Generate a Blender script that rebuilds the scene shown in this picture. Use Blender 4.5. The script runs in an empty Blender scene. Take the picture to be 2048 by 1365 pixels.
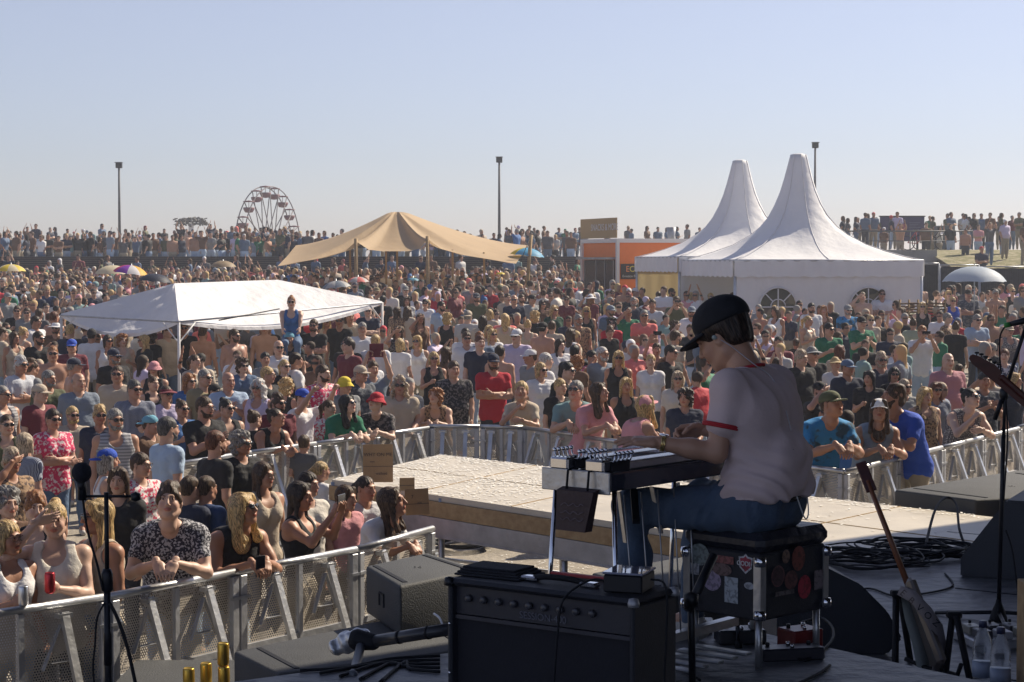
import bpy, bmesh, math, random
import numpy as np
from mathutils import Vector, Matrix

# ------------------------------------------------------------------ camera, sky, sun, exposure
sc = bpy.context.scene
COL = sc.collection
CAMZ = 3.35
FPX = 3800.0                       # focal length in photo pixels (2048 wide)
PITCH = math.atan(162.5 / FPX)
cam_d = bpy.data.cameras.new('camera'); cam = bpy.data.objects.new('camera', cam_d); COL.objects.link(cam)
cam_d.sensor_width = 36; cam_d.lens = FPX / 2048 * 36; cam_d.clip_start = 0.1; cam_d.clip_end = 6000
cam.location = (0, 0, CAMZ); cam.rotation_euler = (math.pi / 2 - PITCH, 0, 0)
sc.camera = cam
SUN_AZ, SUN_EL = math.radians(50), math.radians(40)
w = bpy.data.worlds.new('World'); sc.world = w; w.use_nodes = True
wn = w.node_tree.nodes; wl = w.node_tree.links
sky = wn.new('ShaderNodeTexSky'); sky.sky_type = 'NISHITA'; sky.sun_disc = False
sky.sun_elevation = SUN_EL; sky.sun_rotation = SUN_AZ; sky.air_density = 1.0; sky.dust_density = 0.35; sky.ozone_density = 4.5
hs_ = wn.new('ShaderNodeHueSaturation'); hs_.inputs['Saturation'].default_value = 0.66; wl.new(sky.outputs[0], hs_.inputs['Color'])
tn = wn.new('ShaderNodeMix'); tn.data_type = 'RGBA'; tn.blend_type = 'MULTIPLY'; tn.inputs[0].default_value = 1.0; tn.inputs[7].default_value = (0.98, 0.93, 1.04, 1); wl.new(hs_.outputs[0], tn.inputs[6])
bg = wn['Background']; bg.inputs['Strength'].default_value = 0.070
wl.new(tn.outputs[2], bg.inputs['Color'])
sun_d = bpy.data.lights.new('sun', 'SUN'); sun_d.energy = 5.0; sun_d.angle = math.radians(0.6); sun_d.color = (1.0, 0.88, 0.70)
sun = bpy.data.objects.new('sun', sun_d); COL.objects.link(sun)
SUNV = Vector((math.sin(SUN_AZ) * math.cos(SUN_EL), math.cos(SUN_AZ) * math.cos(SUN_EL), math.sin(SUN_EL)))
sun.rotation_euler = SUNV.to_track_quat('Z', 'Y').to_euler(); sun.location = (20, 20, 40)
sc.view_settings.view_transform = 'Standard'; sc.view_settings.look = 'None'
sc.view_settings.exposure = 0.60; sc.view_settings.gamma = 1.0
sc.render.engine = 'CYCLES'; sc.cycles.max_bounces = 6; sc.cycles.transparent_max_bounces = 24
sc.cycles.diffuse_bounces = 3; sc.cycles.use_denoising = True

cp, sp = math.cos(PITCH), math.sin(PITCH)
def ray(px, py):
    u, v = (px - 1024) / FPX, -(py - 682.5) / FPX
    return Vector((u, cp + v * sp, -sp + v * cp))
def PY(px, py, Y):                 # photo pixel on the upright plane at distance Y
    r = ray(px, py); t = Y / r.y
    return Vector((r.x * t, Y, CAMZ + r.z * t))
def PZ(px, py, z):                 # photo pixel on the level plane at height z
    r = ray(px, py); t = (z - CAMZ) / r.z
    return Vector((r.x * t, r.y * t, z))
def sstep(a, b, x):
    t = np.clip((x - a) / (b - a), 0, 1); return t * t * (3 - 2 * t)
def G(x, y):                       # height of the sand / paving
    x = np.asarray(x, float); y = np.asarray(y, float)
    base = 0.035 * np.clip(y - 24, 0, 16) + 0.02 * np.clip(y - 40, 0, 36)
    top = 3.4 + 0.38 * sstep(11, 17, x)
    wall = sstep(79.6, 80.4, y)
    slope = sstep(62, 84, y)
    rise = np.where(x > 17.0, slope, wall)
    h = base + (top - base) * rise
    fall = sstep(126, 165, y)
    return h * (1 - fall) - 4.5 * fall
STAGE, RISER = 1.35, 1.75

# ------------------------------------------------------------------ small helpers
def tag(o, label=None, cat=None, group=None, kind=None):
    if label: o['label'] = label
    if cat: o['category'] = cat
    if group: o['group'] = group
    if kind: o['kind'] = kind
    return o
def empty(name, loc, label, cat, group=None, rz=0.0):
    o = bpy.data.objects.new(name, None); COL.objects.link(o); o.location = loc; o.rotation_euler = (0, 0, rz)
    o.empty_display_size = 0.2
    return tag(o, label, cat, group)
def link(name, me, mat=None, parent=None):
    o = bpy.data.objects.new(name, me); COL.objects.link(o)
    if mat is not None:
        if len(me.materials) == 0: me.materials.append(mat)
        elif me.materials[0] != mat:
            o.material_slots[0].link = 'OBJECT'; o.material_slots[0].material = mat
    if parent is not None: o.parent = parent
    return o
def np_mesh(name, V, Q, smooth=True, col=None):
    V = np.asarray(V, np.float32); Q = np.asarray(Q, np.int32)
    me = bpy.data.meshes.new(name); n = Q.shape[1]
    me.vertices.add(len(V)); me.vertices.foreach_set('co', V.ravel())
    me.loops.add(Q.size); me.loops.foreach_set('vertex_index', Q.ravel())
    me.polygons.add(len(Q)); me.polygons.foreach_set('loop_start', np.arange(0, Q.size, n, dtype=np.int32))
    me.polygons.foreach_set('use_smooth', np.full(len(Q), smooth, bool))
    me.update(calc_edges=True)
    if col is not None:
        a = me.color_attributes.new('tint', 'FLOAT_COLOR', 'POINT')
        c = np.ones((len(V), 4), np.float32); c[:, :3] = col
        a.data.foreach_set('color', c.ravel())
    return me

class MB:
    """collects shapes and builds one mesh"""
    def __init__(s): s.v = []; s.f = []; s.sm = []
    def add(s, vs, fs, smooth=False):
        b = len(s.v); s.v += [tuple(v) for v in vs]; s.f += [tuple(b + i for i in f) for f in fs]; s.sm += [smooth] * len(fs); return s
    def box(s, lo, hi, M=None, bev=0.0):
        x0, y0, z0 = lo; x1, y1, z1 = hi
        if bev > 0:
            b = min(bev, (x1 - x0) / 2.1, (y1 - y0) / 2.1, (z1 - z0) / 2.1); vs = []; idx = {}
            for i, x in enumerate((x0, x1)):
                for j, y in enumerate((y0, y1)):
                    for k, z in enumerate((z0, z1)):
                        sx, sy, sz = (1, -1)[i], (1, -1)[j], (1, -1)[k]
                        idx[i, j, k] = len(vs)
                        vs += [(x, y + sy * b, z + sz * b), (x + sx * b, y, z + sz * b), (x + sx * b, y + sy * b, z)]
            I = lambda i, j, k, a: idx[i, j, k] + a
            fs = []
            for i in (0, 1):
                q = [I(i, 0, 0, 0), I(i, 0, 1, 0), I(i, 1, 1, 0), I(i, 1, 0, 0)]; fs.append(q if i == 0 else q[::-1])
                q = [I(0, i, 0, 1), I(1, i, 0, 1), I(1, i, 1, 1), I(0, i, 1, 1)]; fs.append(q if i == 0 else q[::-1])
                q = [I(0, 0, i, 2), I(0, 1, i, 2), I(1, 1, i, 2), I(1, 0, i, 2)]; fs.append(q if i == 0 else q[::-1])
            for i in (0, 1):
                for j in (0, 1):
                    q = [I(i, j, 0, 0), I(i, j, 0, 1), I(i, j, 1, 1), I(i, j, 1, 0)]; fs.append(q if (i + j) % 2 else q[::-1])
                    q = [I(i, 0, j, 0), I(i, 1, j, 0), I(i, 1, j, 2), I(i, 0, j, 2)]; fs.append(q if (i + j) % 2 else q[::-1])
                    q = [I(0, i, j, 1), I(0, i, j, 2), I(1, i, j, 2), I(1, i, j, 1)]; fs.append(q if (i + j) % 2 else q[::-1])
            for i in (0, 1):
                for j in (0, 1):
                    for k in (0, 1):
                        q = [I(i, j, k, 0), I(i, j, k, 1), I(i, j, k, 2)]; fs.append(q if (i + j + k) % 2 else q[::-1])
        else:
            vs = [(x, y, z) for z in (z0, z1) for y in (y0, y1) for x in (x0, x1)]
            fs = [(0, 2, 3, 1), (4, 5, 7, 6), (0, 1, 5, 4), (2, 6, 7, 3), (0, 4, 6, 2), (1, 3, 7, 5)]
        if M is not None: vs = [M @ Vector(v) for v in vs]
        return s.add(vs, fs)
    def bar(s, a, b, w, h=None, up=(0, 0, 1), bev=0.0):
        a = Vector(a); b = Vector(b); h = h or w; d = b - a; L = d.length; d.normalize()
        u = Vector(up)
        if abs(d.dot(u)) > 0.99: u = Vector((0, 1, 0))
        x = u.cross(d).normalized(); y = d.cross(x)
        M = Matrix((( x.x, y.x, d.x, a.x), (x.y, y.y, d.y, a.y), (x.z, y.z, d.z, a.z), (0, 0, 0, 1)))
        return s.box((-w / 2, -h / 2, 0), (w / 2, h / 2, L), M, bev)
    def tube(s, pts, r, n=8, cap=True, spline=False, sub=6):
        P = [Vector(p) for p in pts]
        R = list(r) if isinstance(r, (list, tuple)) else [r] * len(P)
        if spline and len(P) > 2:
            Q = []; RR = []
            for i in range(len(P) - 1):
                p0 = P[max(i - 1, 0)]; p1 = P[i]; p2 = P[i + 1]; p3 = P[min(i + 2, len(P) - 1)]
                for k in range(sub):
                    t = k / sub
                    Q.append(0.5 * ((2 * p1) + (p2 - p0) * t + (2 * p0 - 5 * p1 + 4 * p2 - p3) * t * t + (3 * p1 - p0 - 3 * p2 + p3) * t ** 3)); RR.append(R[i] * (1 - t) + R[i + 1] * t)
            Q.append(P[-1]); RR.append(R[-1]); P, R = Q, RR
        up = None; vs = []; fs = []
        for i, p in enumerate(P):
            d = (P[min(i + 1, len(P) - 1)] - P[max(i - 1, 0)])
            if d.length < 1e-9: d = Vector((0, 0, 1))
            d.normalize()
            if up is None: up = Vector((0, 0, 1)) if abs(d.z) < 0.9 else Vector((0, 1, 0))
            x = up.cross(d)
            if x.length < 1e-6: x = Vector((1, 0, 0)).cross(d)
            x.normalize(); y = d.cross(x).normalized(); up = y
            for k in range(n):
                a = 2 * math.pi * k / n; vs.append(p + (x * math.cos(a) + y * math.sin(a)) * R[i])
        for i in range(len(P) - 1):
            for k in range(n):
                a = i * n + k; b = i * n + (k + 1) % n; fs.append((a, b, b + n, a + n))
        if cap: fs += [tuple(range(n))[::-1], tuple(range((len(P) - 1) * n, len(P) * n))]
        return s.add(vs, fs, True)
    def lathe(s, prof, c=(0, 0, 0), n=20, sy=1.0, M=None):
        c = Vector(c); vs = []; fs = []
        for (r, z) in prof:
            for k in range(n):
                a = 2 * math.pi * k / n; v = Vector((r * math.cos(a), r * math.sin(a) * sy, z)) + c
                vs.append(M @ v if M is not None else v)
        for i in range(len(prof) - 1):
            for k in range(n):
                a = i * n + k; b = i * n + (k + 1) % n; fs.append((a, b, b + n, a + n))
        if prof[0][0] > 1e-5: fs.append(tuple(range(n))[::-1])
        if prof[-1][0] > 1e-5: fs.append(tuple(range((len(prof) - 1) * n, len(prof) * n)))
        return s.add(vs, fs, True)
    def build(s, name, mat=None, parent=None, off=None):
        me = bpy.data.meshes.new(name); me.from_pydata(s.v, [], s.f); me.polygons.foreach_set('use_smooth', s.sm); me.update()
        return link(name, me, mat, parent)
    def mesh(s, name):
        me = bpy.data.meshes.new(name); me.from_pydata(s.v, [], s.f); me.polygons.foreach_set('use_smooth', s.sm); me.update(); return me
def frame(o, x, z=(0, 0, 1)):      # matrix with origin o, local x along x
    x = Vector(x).normalized(); z = Vector(z); y = z.cross(x).normalized(); z = x.cross(y)
    return Matrix(((x.x, y.x, z.x, o[0]), (x.y, y.y, z.y, o[1]), (x.z, y.z, z.z, o[2]), (0, 0, 0, 1)))
def cut_box(parent_mat, o, x, dims): pass

# ------------------------------------------------------------------ materials
_M = {}
def mat(name, col, rough=0.7, metal=0.0, bump=0.0, bscale=40.0, var=0.0, vscale=6.0, trans=0.0, spec=0.5, tint=False, kind=None, col2=None, pscale=30.0, coat=0.0):
    """principled material with noise variation, bump and optional pattern"""
    if name in _M: return _M[name]
    m = bpy.data.materials.new(name); m.use_nodes = True; nt = m.node_tree; N = nt.nodes; L = nt.links
    b = N['Principled BSDF']; out = N['Material Output']
    b.inputs['Roughness'].default_value = rough; b.inputs['Metallic'].default_value = metal
    b.inputs['Specular IOR Level'].default_value = spec; b.inputs['Coat Weight'].default_value = coat
    tc = N.new('ShaderNodeTexCoord')
    rgb = N.new('ShaderNodeRGB'); rgb.outputs[0].default_value = (*col, 1); cur = rgb.outputs[0]
    def mixc(fac, a, bb, mode='MIX'):
        x = N.new('ShaderNodeMix'); x.data_type = 'RGBA'; x.blend_type = mode
        if isinstance(fac, float): x.inputs[0].default_value = fac
        else: L.new(fac, x.inputs[0])
        for s_, v in ((6, a), (7, bb)):
            if isinstance(v, tuple): x.inputs[s_].default_value = (*v, 1)
            else: L.new(v, x.inputs[s_])
        return x.outputs[2]
    def ramp(inp, p0, p1, c0=0.0, c1=1.0):
        r = N.new('ShaderNodeMapRange'); L.new(inp, r.inputs[0]); r.inputs[1].default_value = p0; r.inputs[2].default_value = p1
        r.inputs[3].default_value = c0; r.inputs[4].default_value = c1; return r.outputs[0]
    def noise(scale, detail=3, vec=None):
        n = N.new('ShaderNodeTexNoise'); n.inputs['Scale'].default_value = scale; n.inputs['Detail'].default_value = detail
        L.new(vec or tc.outputs['Object'], n.inputs['Vector']); return n.outputs[0]
    if kind == 'stripes':
        wv = N.new('ShaderNodeTexWave'); wv.wave_type = 'BANDS'; wv.bands_direction = 'Z'; wv.inputs['Scale'].default_value = pscale; wv.inputs['Distortion'].default_value = 0.3
        L.new(tc.outputs['Object'], wv.inputs[0]); cur = mixc(ramp(wv.outputs[1], 0.45, 0.55), cur, col2)
    elif kind == 'vstripes':
        wv = N.new('ShaderNodeTexWave'); wv.wave_type = 'BANDS'; wv.bands_direction = 'X'; wv.inputs['Scale'].default_value = pscale; wv.inputs['Distortion'].default_value = 0.5
        L.new(tc.outputs['Object'], wv.inputs[0]); cur = mixc(ramp(wv.outputs[1], 0.42, 0.58), cur, col2)
    elif kind == 'floral':
        f = noise(pscale, 2); cur = mixc(ramp(f, 0.5, 0.56), cur, col2)
    elif kind == 'dots':
        v = N.new('ShaderNodeTexVoronoi'); v.inputs['Scale'].default_value = pscale; v.inputs['Randomness'].default_value = 0.3
        L.new(tc.outputs['Object'], v.inputs[0]); cur = mixc(ramp(v.outputs[0], 0.34, 0.4), col2, cur)
    elif kind == 'hair':
        mp = N.new('ShaderNodeMapping'); mp.inputs['Scale'].default_value = (1, 1, 0.12); L.new(tc.outputs['Object'], mp.inputs[0])
        st = noise(170, 3, mp.outputs[0]); cur = mixc(ramp(st, 0.38, 0.64), tuple(c * 0.42 for c in col), tuple(min(1, c * 2.0 + 0.014) for c in col))
        bm = N.new('ShaderNodeBump'); bm.inputs['Strength'].default_value = 0.8; bm.inputs['Distance'].default_value = 0.006; L.new(st, bm.inputs['Height']); L.new(bm.outputs[0], b.inputs['Normal'])
    elif kind == 'wood':
        mp = N.new('ShaderNodeMapping'); mp.inputs['Scale'].default_value = (0.15, 1, 1); L.new(tc.outputs['Object'], mp.inputs[0])
        st = noise(pscale, 5, mp.outputs[0]); cur = mixc(ramp(st, 0.3, 0.7), cur, col2)
    if var > 0:
        f = noise(vscale, 5); cur = mixc(ramp(f, 0.3, 0.7), cur, tuple(c * (1 - var) for c in col) if kind is None else mixc(0.6, cur, tuple(c * (1 - var) for c in col)))
    if tint:
        at = N.new('ShaderNodeVertexColor'); at.layer_name = 'tint'; cur = mixc(1.0, cur, at.outputs[0], 'MULTIPLY')
    if bump > 0 and kind != 'hair':
        f = noise(bscale, 4); bm = N.new('ShaderNodeBump'); bm.inputs['Strength'].default_value = min(1, bump); bm.inputs['Distance'].default_value = 0.6 / bscale
        L.new(f, bm.inputs['Height']); L.new(bm.outputs[0], b.inputs['Normal'])
    L.new(cur, b.inputs['Base Color'])
    if trans > 0:
        tr = N.new('ShaderNodeBsdfTranslucent'); L.new(cur, tr.inputs[0]); mx = N.new('ShaderNodeMixShader'); mx.inputs[0].default_value = trans
        L.new(b.outputs[0], mx.inputs[1]); L.new(tr.outputs[0], mx.inputs[2]); L.new(mx.outputs[0], out.inputs[0])
    _M[name] = m; return m

def perforated(name, col, pitch=0.016, hole=0.0056, metal=0.7, rough=0.45):
    """sheet metal with a hexagonal pattern of round holes, laid in the sheet's own X-Z plane"""
    if name in _M: return _M[name]
    m = mat(name, col, rough=rough, metal=metal, var=0.35, vscale=5, bump=0.1, bscale=30); nt = m.node_tree; N = nt.nodes; L = nt.links
    tc = N.new('ShaderNodeTexCoord'); sx = N.new('ShaderNodeSeparateXYZ'); L.new(tc.outputs['Object'], sx.inputs[0])
    def m2(op, a, b_=None):
        n = N.new('ShaderNodeMath'); n.operation = op
        for i, v in enumerate((a, b_)):
            if v is None: continue
            if isinstance(v, (int, float)): n.inputs[i].default_value = v
            else: L.new(v, n.inputs[i])
        return n.outputs[0]
    def cell(ox, oz):
        a = m2('SUBTRACT', m2('FRACT', m2('ADD', m2('DIVIDE', sx.outputs[0], pitch), ox + 50)), 0.5)
        c = m2('SUBTRACT', m2('FRACT', m2('ADD', m2('DIVIDE', sx.outputs[2], pitch * 1.732), oz + 50)), 0.5)
        c = m2('MULTIPLY', c, 1.732)
        return m2('SQRT', m2('ADD', m2('MULTIPLY', a, a), m2('MULTIPLY', c, c)))
    d = m2('MINIMUM', cell(0, 0), cell(0.5, 0.5))
    msk = m2('LESS_THAN', d, hole / pitch)
    tr = N.new('ShaderNodeBsdfTransparent'); mx = N.new('ShaderNodeMixShader'); L.new(msk, mx.inputs[0])
    L.new(N['Principled BSDF'].outputs[0], mx.inputs[1]); L.new(tr.outputs[0], mx.inputs[2]); L.new(mx.outputs[0], N['Material Output'].inputs[0])
    return m
# ------------------------------------------------------------------ distance-field modelling of people
# a primitive is ('c', a, b, ra, rb, k, n, fl) a round cone flattened along n, or ('e', c, r, k, R) an ellipsoid
def V3(*a): return np.array(a, float)
def C(a, b, ra, rb=None, k=0.02, n=None, fl=1.0): return ('c', np.array(a, float), np.array(b, float), ra, ra if rb is None else rb, k, None if n is None else np.array(n, float), fl)
def E(c, r, k=0.02, R=None): return ('e', np.array(c, float), np.array(r, float), k, R)
def pd(p, X, Y, Z):
    if p[0] == 'c':
        _, a, b, ra, rb, k, n, fl = p
        ba = b - a; x, y, z = X - a[0], Y - a[1], Z - a[2]
        h = np.clip((x * ba[0] + y * ba[1] + z * ba[2]) / max(ba @ ba, 1e-9), 0, 1)
        x, y, z = x - h * ba[0], y - h * ba[1], z - h * ba[2]
        q = x * x + y * y + z * z
        if n is not None:
            dn = x * n[0] + y * n[1] + z * n[2]; q = q + dn * dn * (fl * fl - 1)
            return (np.sqrt(q) - (ra + (rb - ra) * h)) / (1 + (fl - 1) * 0.45)
        return np.sqrt(q) - (ra + (rb - ra) * h)
    _, c, r, k, R = p
    x, y, z = X - c[0], Y - c[1], Z - c[2]
    if R is not None:
        x, y, z = R[0, 0] * x + R[1, 0] * y + R[2, 0] * z, R[0, 1] * x + R[1, 1] * y + R[2, 1] * z, R[0, 2] * x + R[1, 2] * y + R[2, 2] * z
    k0 = np.sqrt((x / r[0]) ** 2 + (y / r[1]) ** 2 + (z / r[2]) ** 2); k1 = np.sqrt((x / r[0] ** 2) ** 2 + (y / r[1] ** 2) ** 2 + (z / r[2] ** 2) ** 2)
    return k0 * (k0 - 1) / np.maximum(k1, 1e-6)
def pbox(p):
    if p[0] == 'c': m = max(p[3], p[4]); return np.minimum(p[1], p[2]) - m, np.maximum(p[1], p[2]) + m
    m = p[2] if p[4] is None else np.full(3, p[2].max()); return p[1] - m, p[1] + m
def smin(a, b, k):
    if k <= 0: return np.minimum(a, b)
    h = np.maximum(k - np.abs(a - b), 0) / k; return np.minimum(a, b) - h * h * k * 0.25
def field(prims, ax, infl=0.0):
    F = np.full([len(a) for a in ax], 0.5, np.float32)
    for p in prims:
        neg = isinstance(p, tuple) and p[0] == '-'
        q = p[1] if neg else p
        k = q[5] if q[0] == 'c' else q[3]
        lo, hi = pbox(q); m = k + 0.035 + infl
        s = [slice(max(0, np.searchsorted(a, l - m) - 1), np.searchsorted(a, h + m) + 1) for a, l, h in zip(ax, lo, hi)]
        if any(t.stop <= t.start for t in s): continue
        d = pd(q, ax[0][s[0]][:, None, None], ax[1][s[1]][None, :, None], ax[2][s[2]][None, None, :])
        B = F[tuple(s)]
        F[tuple(s)] = -smin(-B, d + 0 * B, k) if neg else smin(B, d - infl, k)
    return F
def axes(lo, hi, h): return [np.arange(l, u + h, h) for l, u in zip(lo, hi)]
_CO = np.array([[i, j, k] for i in (0, 1) for j in (0, 1) for k in (0, 1)])
_ED = [(a, b) for a in range(8) for b in range(a + 1, 8) if np.abs(_CO[a] - _CO[b]).sum() == 1]
def surfnet(F, ax):
    S = F < 0; nx, ny, nz = F.shape
    c = np.zeros((nx - 1, ny - 1, nz - 1), np.int8)
    for i, j, k in _CO: c += S[i:nx - 1 + i, j:ny - 1 + j, k:nz - 1 + k]
    idx = np.argwhere((c > 0) & (c < 8))
    if len(idx) == 0: return np.zeros((0, 3)), np.zeros((0, 4), int)
    fv = np.stack([F[idx[:, 0] + o[0], idx[:, 1] + o[1], idx[:, 2] + o[2]] for o in _CO], 1)
    P = np.zeros((len(idx), 3)); n = np.zeros(len(idx))
    for a, b in _ED:
        fa, fb = fv[:, a], fv[:, b]; m = (fa < 0) != (fb < 0)
        t = np.where(m, fa / np.where(m, fa - fb, 1), 0)[:, None]
        P += m[:, None] * (_CO[a] * (1 - t) + _CO[b] * t); n += m
    P = P / n[:, None] + idx
    V = np.stack([np.interp(P[:, d], np.arange(len(ax[d])), ax[d]) for d in range(3)], 1)
    im = np.full(c.shape, -1, np.int32); im[tuple(idx.T)] = np.arange(len(idx))
    Q = []
    for d in range(3):
        e = np.zeros(3, int); e[d] = 1; u = np.roll(e, 1); v = np.roll(e, 2)
        A = S[tuple(slice(0, F.shape[i] - e[i]) for i in range(3))]; B = S[tuple(slice(e[i], None) for i in range(3))]
        g = np.argwhere(A != B)
        ok = np.all([(g[:, i] >= (u + v)[i]) & (g[:, i] < c.shape[i]) for i in range(3)], 0); g = g[ok]
        q = np.stack([im[tuple((g - u - v).T)], im[tuple((g - v).T)], im[tuple(g.T)], im[tuple((g - u).T)]], 1)
        s = A[tuple(g.T)]; q[~s] = q[~s][:, ::-1]; Q.append(q)
    Q = np.concatenate(Q); return V, Q[(Q >= 0).all(1)]
def vnorm(V, Q):
    n = np.cross(V[Q[:, 2]] - V[Q[:, 0]], V[Q[:, 3]] - V[Q[:, 1]]); N = np.zeros_like(V)
    for i in range(4): np.add.at(N, Q[:, i], n)
    return N / np.maximum(np.linalg.norm(N, axis=1, keepdims=True), 1e-9)
def snoise(V, f, seed=0, n=5, sc3=(1, 1, 1)):
    r = np.random.RandomState(seed); o = np.zeros(len(V))
    for i in range(n):
        d = r.randn(3) * f * np.array(sc3); o += np.sin(V @ d + r.rand() * 6.28)
    return o / math.sqrt(n)
def isurf(prims, h, infl=0.0, pad=0.03, extra=None):
    pos = [q for q in prims if q[0] != '-']; bb = [pbox(q) for q in pos]
    lo = np.min([b[0] for b in bb], 0) - pad - infl; hi = np.max([b[1] for b in bb], 0) + pad + infl
    ax = axes(lo, hi, h); F = field(prims, ax, infl)
    if extra is not None: F = extra(F, ax[0][:, None, None], ax[1][None, :, None], ax[2][None, None, :])
    F[0] = F[-1] = 0.5; F[:, 0] = F[:, -1] = 0.5; F[:, :, 0] = F[:, :, -1] = 0.5
    return surfnet(F, ax)
def join(parts):
    V = []; Q = []; T = []; b = 0
    for v, q, t in parts:
        V.append(v); Q.append(q + b); T.append(t if t is not None else np.ones((len(v), 3))); b += len(v)
    return np.concatenate(V), np.concatenate(Q), np.concatenate(T)
def rot(yaw, pitch, roll=0.0):     # columns are the local axes; yaw>0 turns a face looking along -Y towards +X
    y, p, r = map(math.radians, (yaw, pitch, roll))
    return np.array(Matrix.Rotation(y, 3, 'Z') @ Matrix.Rotation(p, 3, 'X') @ Matrix.Rotation(r, 3, 'Y'))

# --- head, in its own frame: face along -Y
def head_prims(f=0):
    j = 0.93 if f else 1.0
    P = [E((0, .016, .032), (.076, .094, .088)), E((0, -.026, -.030), (.061 * j, .066, .084), .03), E((0, .02, -.02), (.068, .075, .075), .02),
         C((0, -.058, -.094 * (j + .02)), (0, -.06, -.094), .022 * j, .022 * j, .025), E((.036, -.056, -.032), (.026, .026, .03), .02), E((-.036, -.056, -.032), (.026, .026, .03), .02),
         C((-.032, -.082, .026), (.032, -.082, .026), .0105 if not f else .008, None, .018),
         C((.06 * j, .01, -.062), (.02, -.055, -.09), .02 * j, .016, .025), C((-.06 * j, .01, -.062), (-.02, -.055, -.09), .02 * j, .016, .025),
         ('-', E((.031, -.106, .009), (.019, .018, .013), .012)), ('-', E((-.031, -.106, .009), (.019, .018, .013), .012)),
         E((.030, -.079, .008), (.0125, .012, .011), .003), E((-.030, -.079, .008), (.0125, .012, .011), .003),
         C((0, -.088, .018), (0, -.109, -.026), .0075, .0115, .012), E((.010, -.098, -.031), (.008, .010, .007), .006), E((-.010, -.098, -.031), (.008, .010, .007), .006),
         E((0, -.088, -.053), (.023, .0095, .0055), .004), E((0, -.086, -.0635), (.021, .0105, .0065), .004),
         E((.079, .012, -.004), (.009, .019, .031), .008, rot(14, 0)), E((-.079, .012, -.004), (.009, .019, .031), .008, rot(-14, 0)),
         ('-', E((.087, .006, 0), (.006, .010, .018), .006)), ('-', E((-.087, .006, 0), (.006, .010, .018), .006))]
    return P
_HC = {}
def head_mesh(f=0, h=.0055, mouth=0):
    k = (f, h, mouth)
    if k in _HC: return _HC[k]
    P = head_prims(f) + [C((0, .018, -.04), (0, .035, -.15), .052 if f else .060, .05 if f else .06, .03)]
    if mouth: P += [('-', E((0, -.094, -.060), (.015, .018, .009), .004)), E((0, -.080, -.060), (.014, .008, .007), .002)]
    V, Q = isurf(P, h)
    T = np.ones((len(V), 3)); x, y, z = V[:, 0], V[:, 1], V[:, 2]
    lip = ((x / .024) ** 2 + ((z + .058) / .0125) ** 2 < 1) & (y < -.082); T[lip] = (.82, .48, .46)
    brow = (np.abs(np.abs(x) - .034) < .019) & (np.abs(z - .030 + (np.abs(x) - .034) ** 2 * 12) < .0055) & (y < -.06); T[brow] = (.36, .28, .22)
    ex = np.abs(x) - .030; eye = (ex ** 2 / .0125 ** 2 + (z - .008) ** 2 / .0072 ** 2 < 1) & (y < -.07); T[eye] = (1.25, 1.3, 1.4)
    iris = (ex ** 2 + (z - .008) ** 2 < .0062 ** 2) & (y < -.07); T[iris] = (.12, .09, .08)
    lash = (ex ** 2 / .0155 ** 2 + (z - .010) ** 2 / .011 ** 2 < 1) & ~eye & (z > .008) & (y < -.07); T[lash] = (.45, .34, .30)
    ck = np.exp(-((np.abs(x) - .04) ** 2 + (z + .03) ** 2) / .0006) * (y < -.02); T[:, 1] *= 1 - .14 * ck; T[:, 2] *= 1 - .14 * ck
    _HC[k] = (V, Q, T); return _HC[k]
# --- hand: wrist at origin, fingers +X, palm faces -Z, thumb +Y
CURL = {'relax': (18, 34, 26), 'flat': (4, 6, 4), 'grip': (58, 72, 45), 'point': (62, 80, 50), 'claw': (30, 48, 34)}
_HD = {}
def hand_mesh(kind, h=.0042):
    if (kind, h) in _HD: return _HD[kind, h]
    P = [C((-.03, 0, 0), (.015, 0, 0), .026, .026, .02, (0, 0, 1), 1.25), C((.02, .022, 0), (.080, .026, 0), .019, .015, .015, (0, 0, 1), 1.2), C((.02, 0, 0), (.086, 0, .002), .020, .015, .015, (0, 0, 1), 1.2), C((.02, -.02, 0), (.078, -.026, 0), .018, .014, .015, (0, 0, 1), 1.2)]
    for i, (y, L, r) in enumerate(((.030, .072, .0085), (.0105, .080, .0088), (-.0095, .074, .0084), (-.029, .058, .0074))):
        cu = CURL[kind] if not (kind == 'point' and i == 0) else (2, 4, 2)
        a = 0; p = V3(.084 - .004 * abs(i - 1), y, .001); sp_ = (1.5 - i) * 2.6
        for s, (fr, an) in enumerate(zip((.45, .30, .25), cu)):
            a += math.radians(an + i * 1.5); q = p + V3(math.cos(a) * math.cos(math.radians(sp_)), math.sin(math.radians(sp_)) * .9, -math.sin(a)) * L * fr
            P.append(C(p, q, r * (1 - .07 * s), r * (.93 - .07 * s), .004)); p = q
    t = {'relax': (.062, .058, -.022), 'flat': (.060, .066, -.008), 'grip': (.072, .034, -.046), 'point': (.075, .024, -.040), 'claw': (.068, .052, -.036)}[kind]
    t = np.array(t); P += [C((.012, .022, -.004), (.038, .044, -.014), .015, .012, .012), C((.038, .044, -.014), t, .011, .0095, .006), C(t, t + V3(.018, .004 if kind in ('relax', 'flat') else -.012, -.010), .0095, .0078, .004)]
    V, Q = isurf(P, h, pad=.02)
    T = np.ones((len(V), 3)); _HD[kind, h] = (V, Q, T); return _HD[kind, h]

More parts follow.
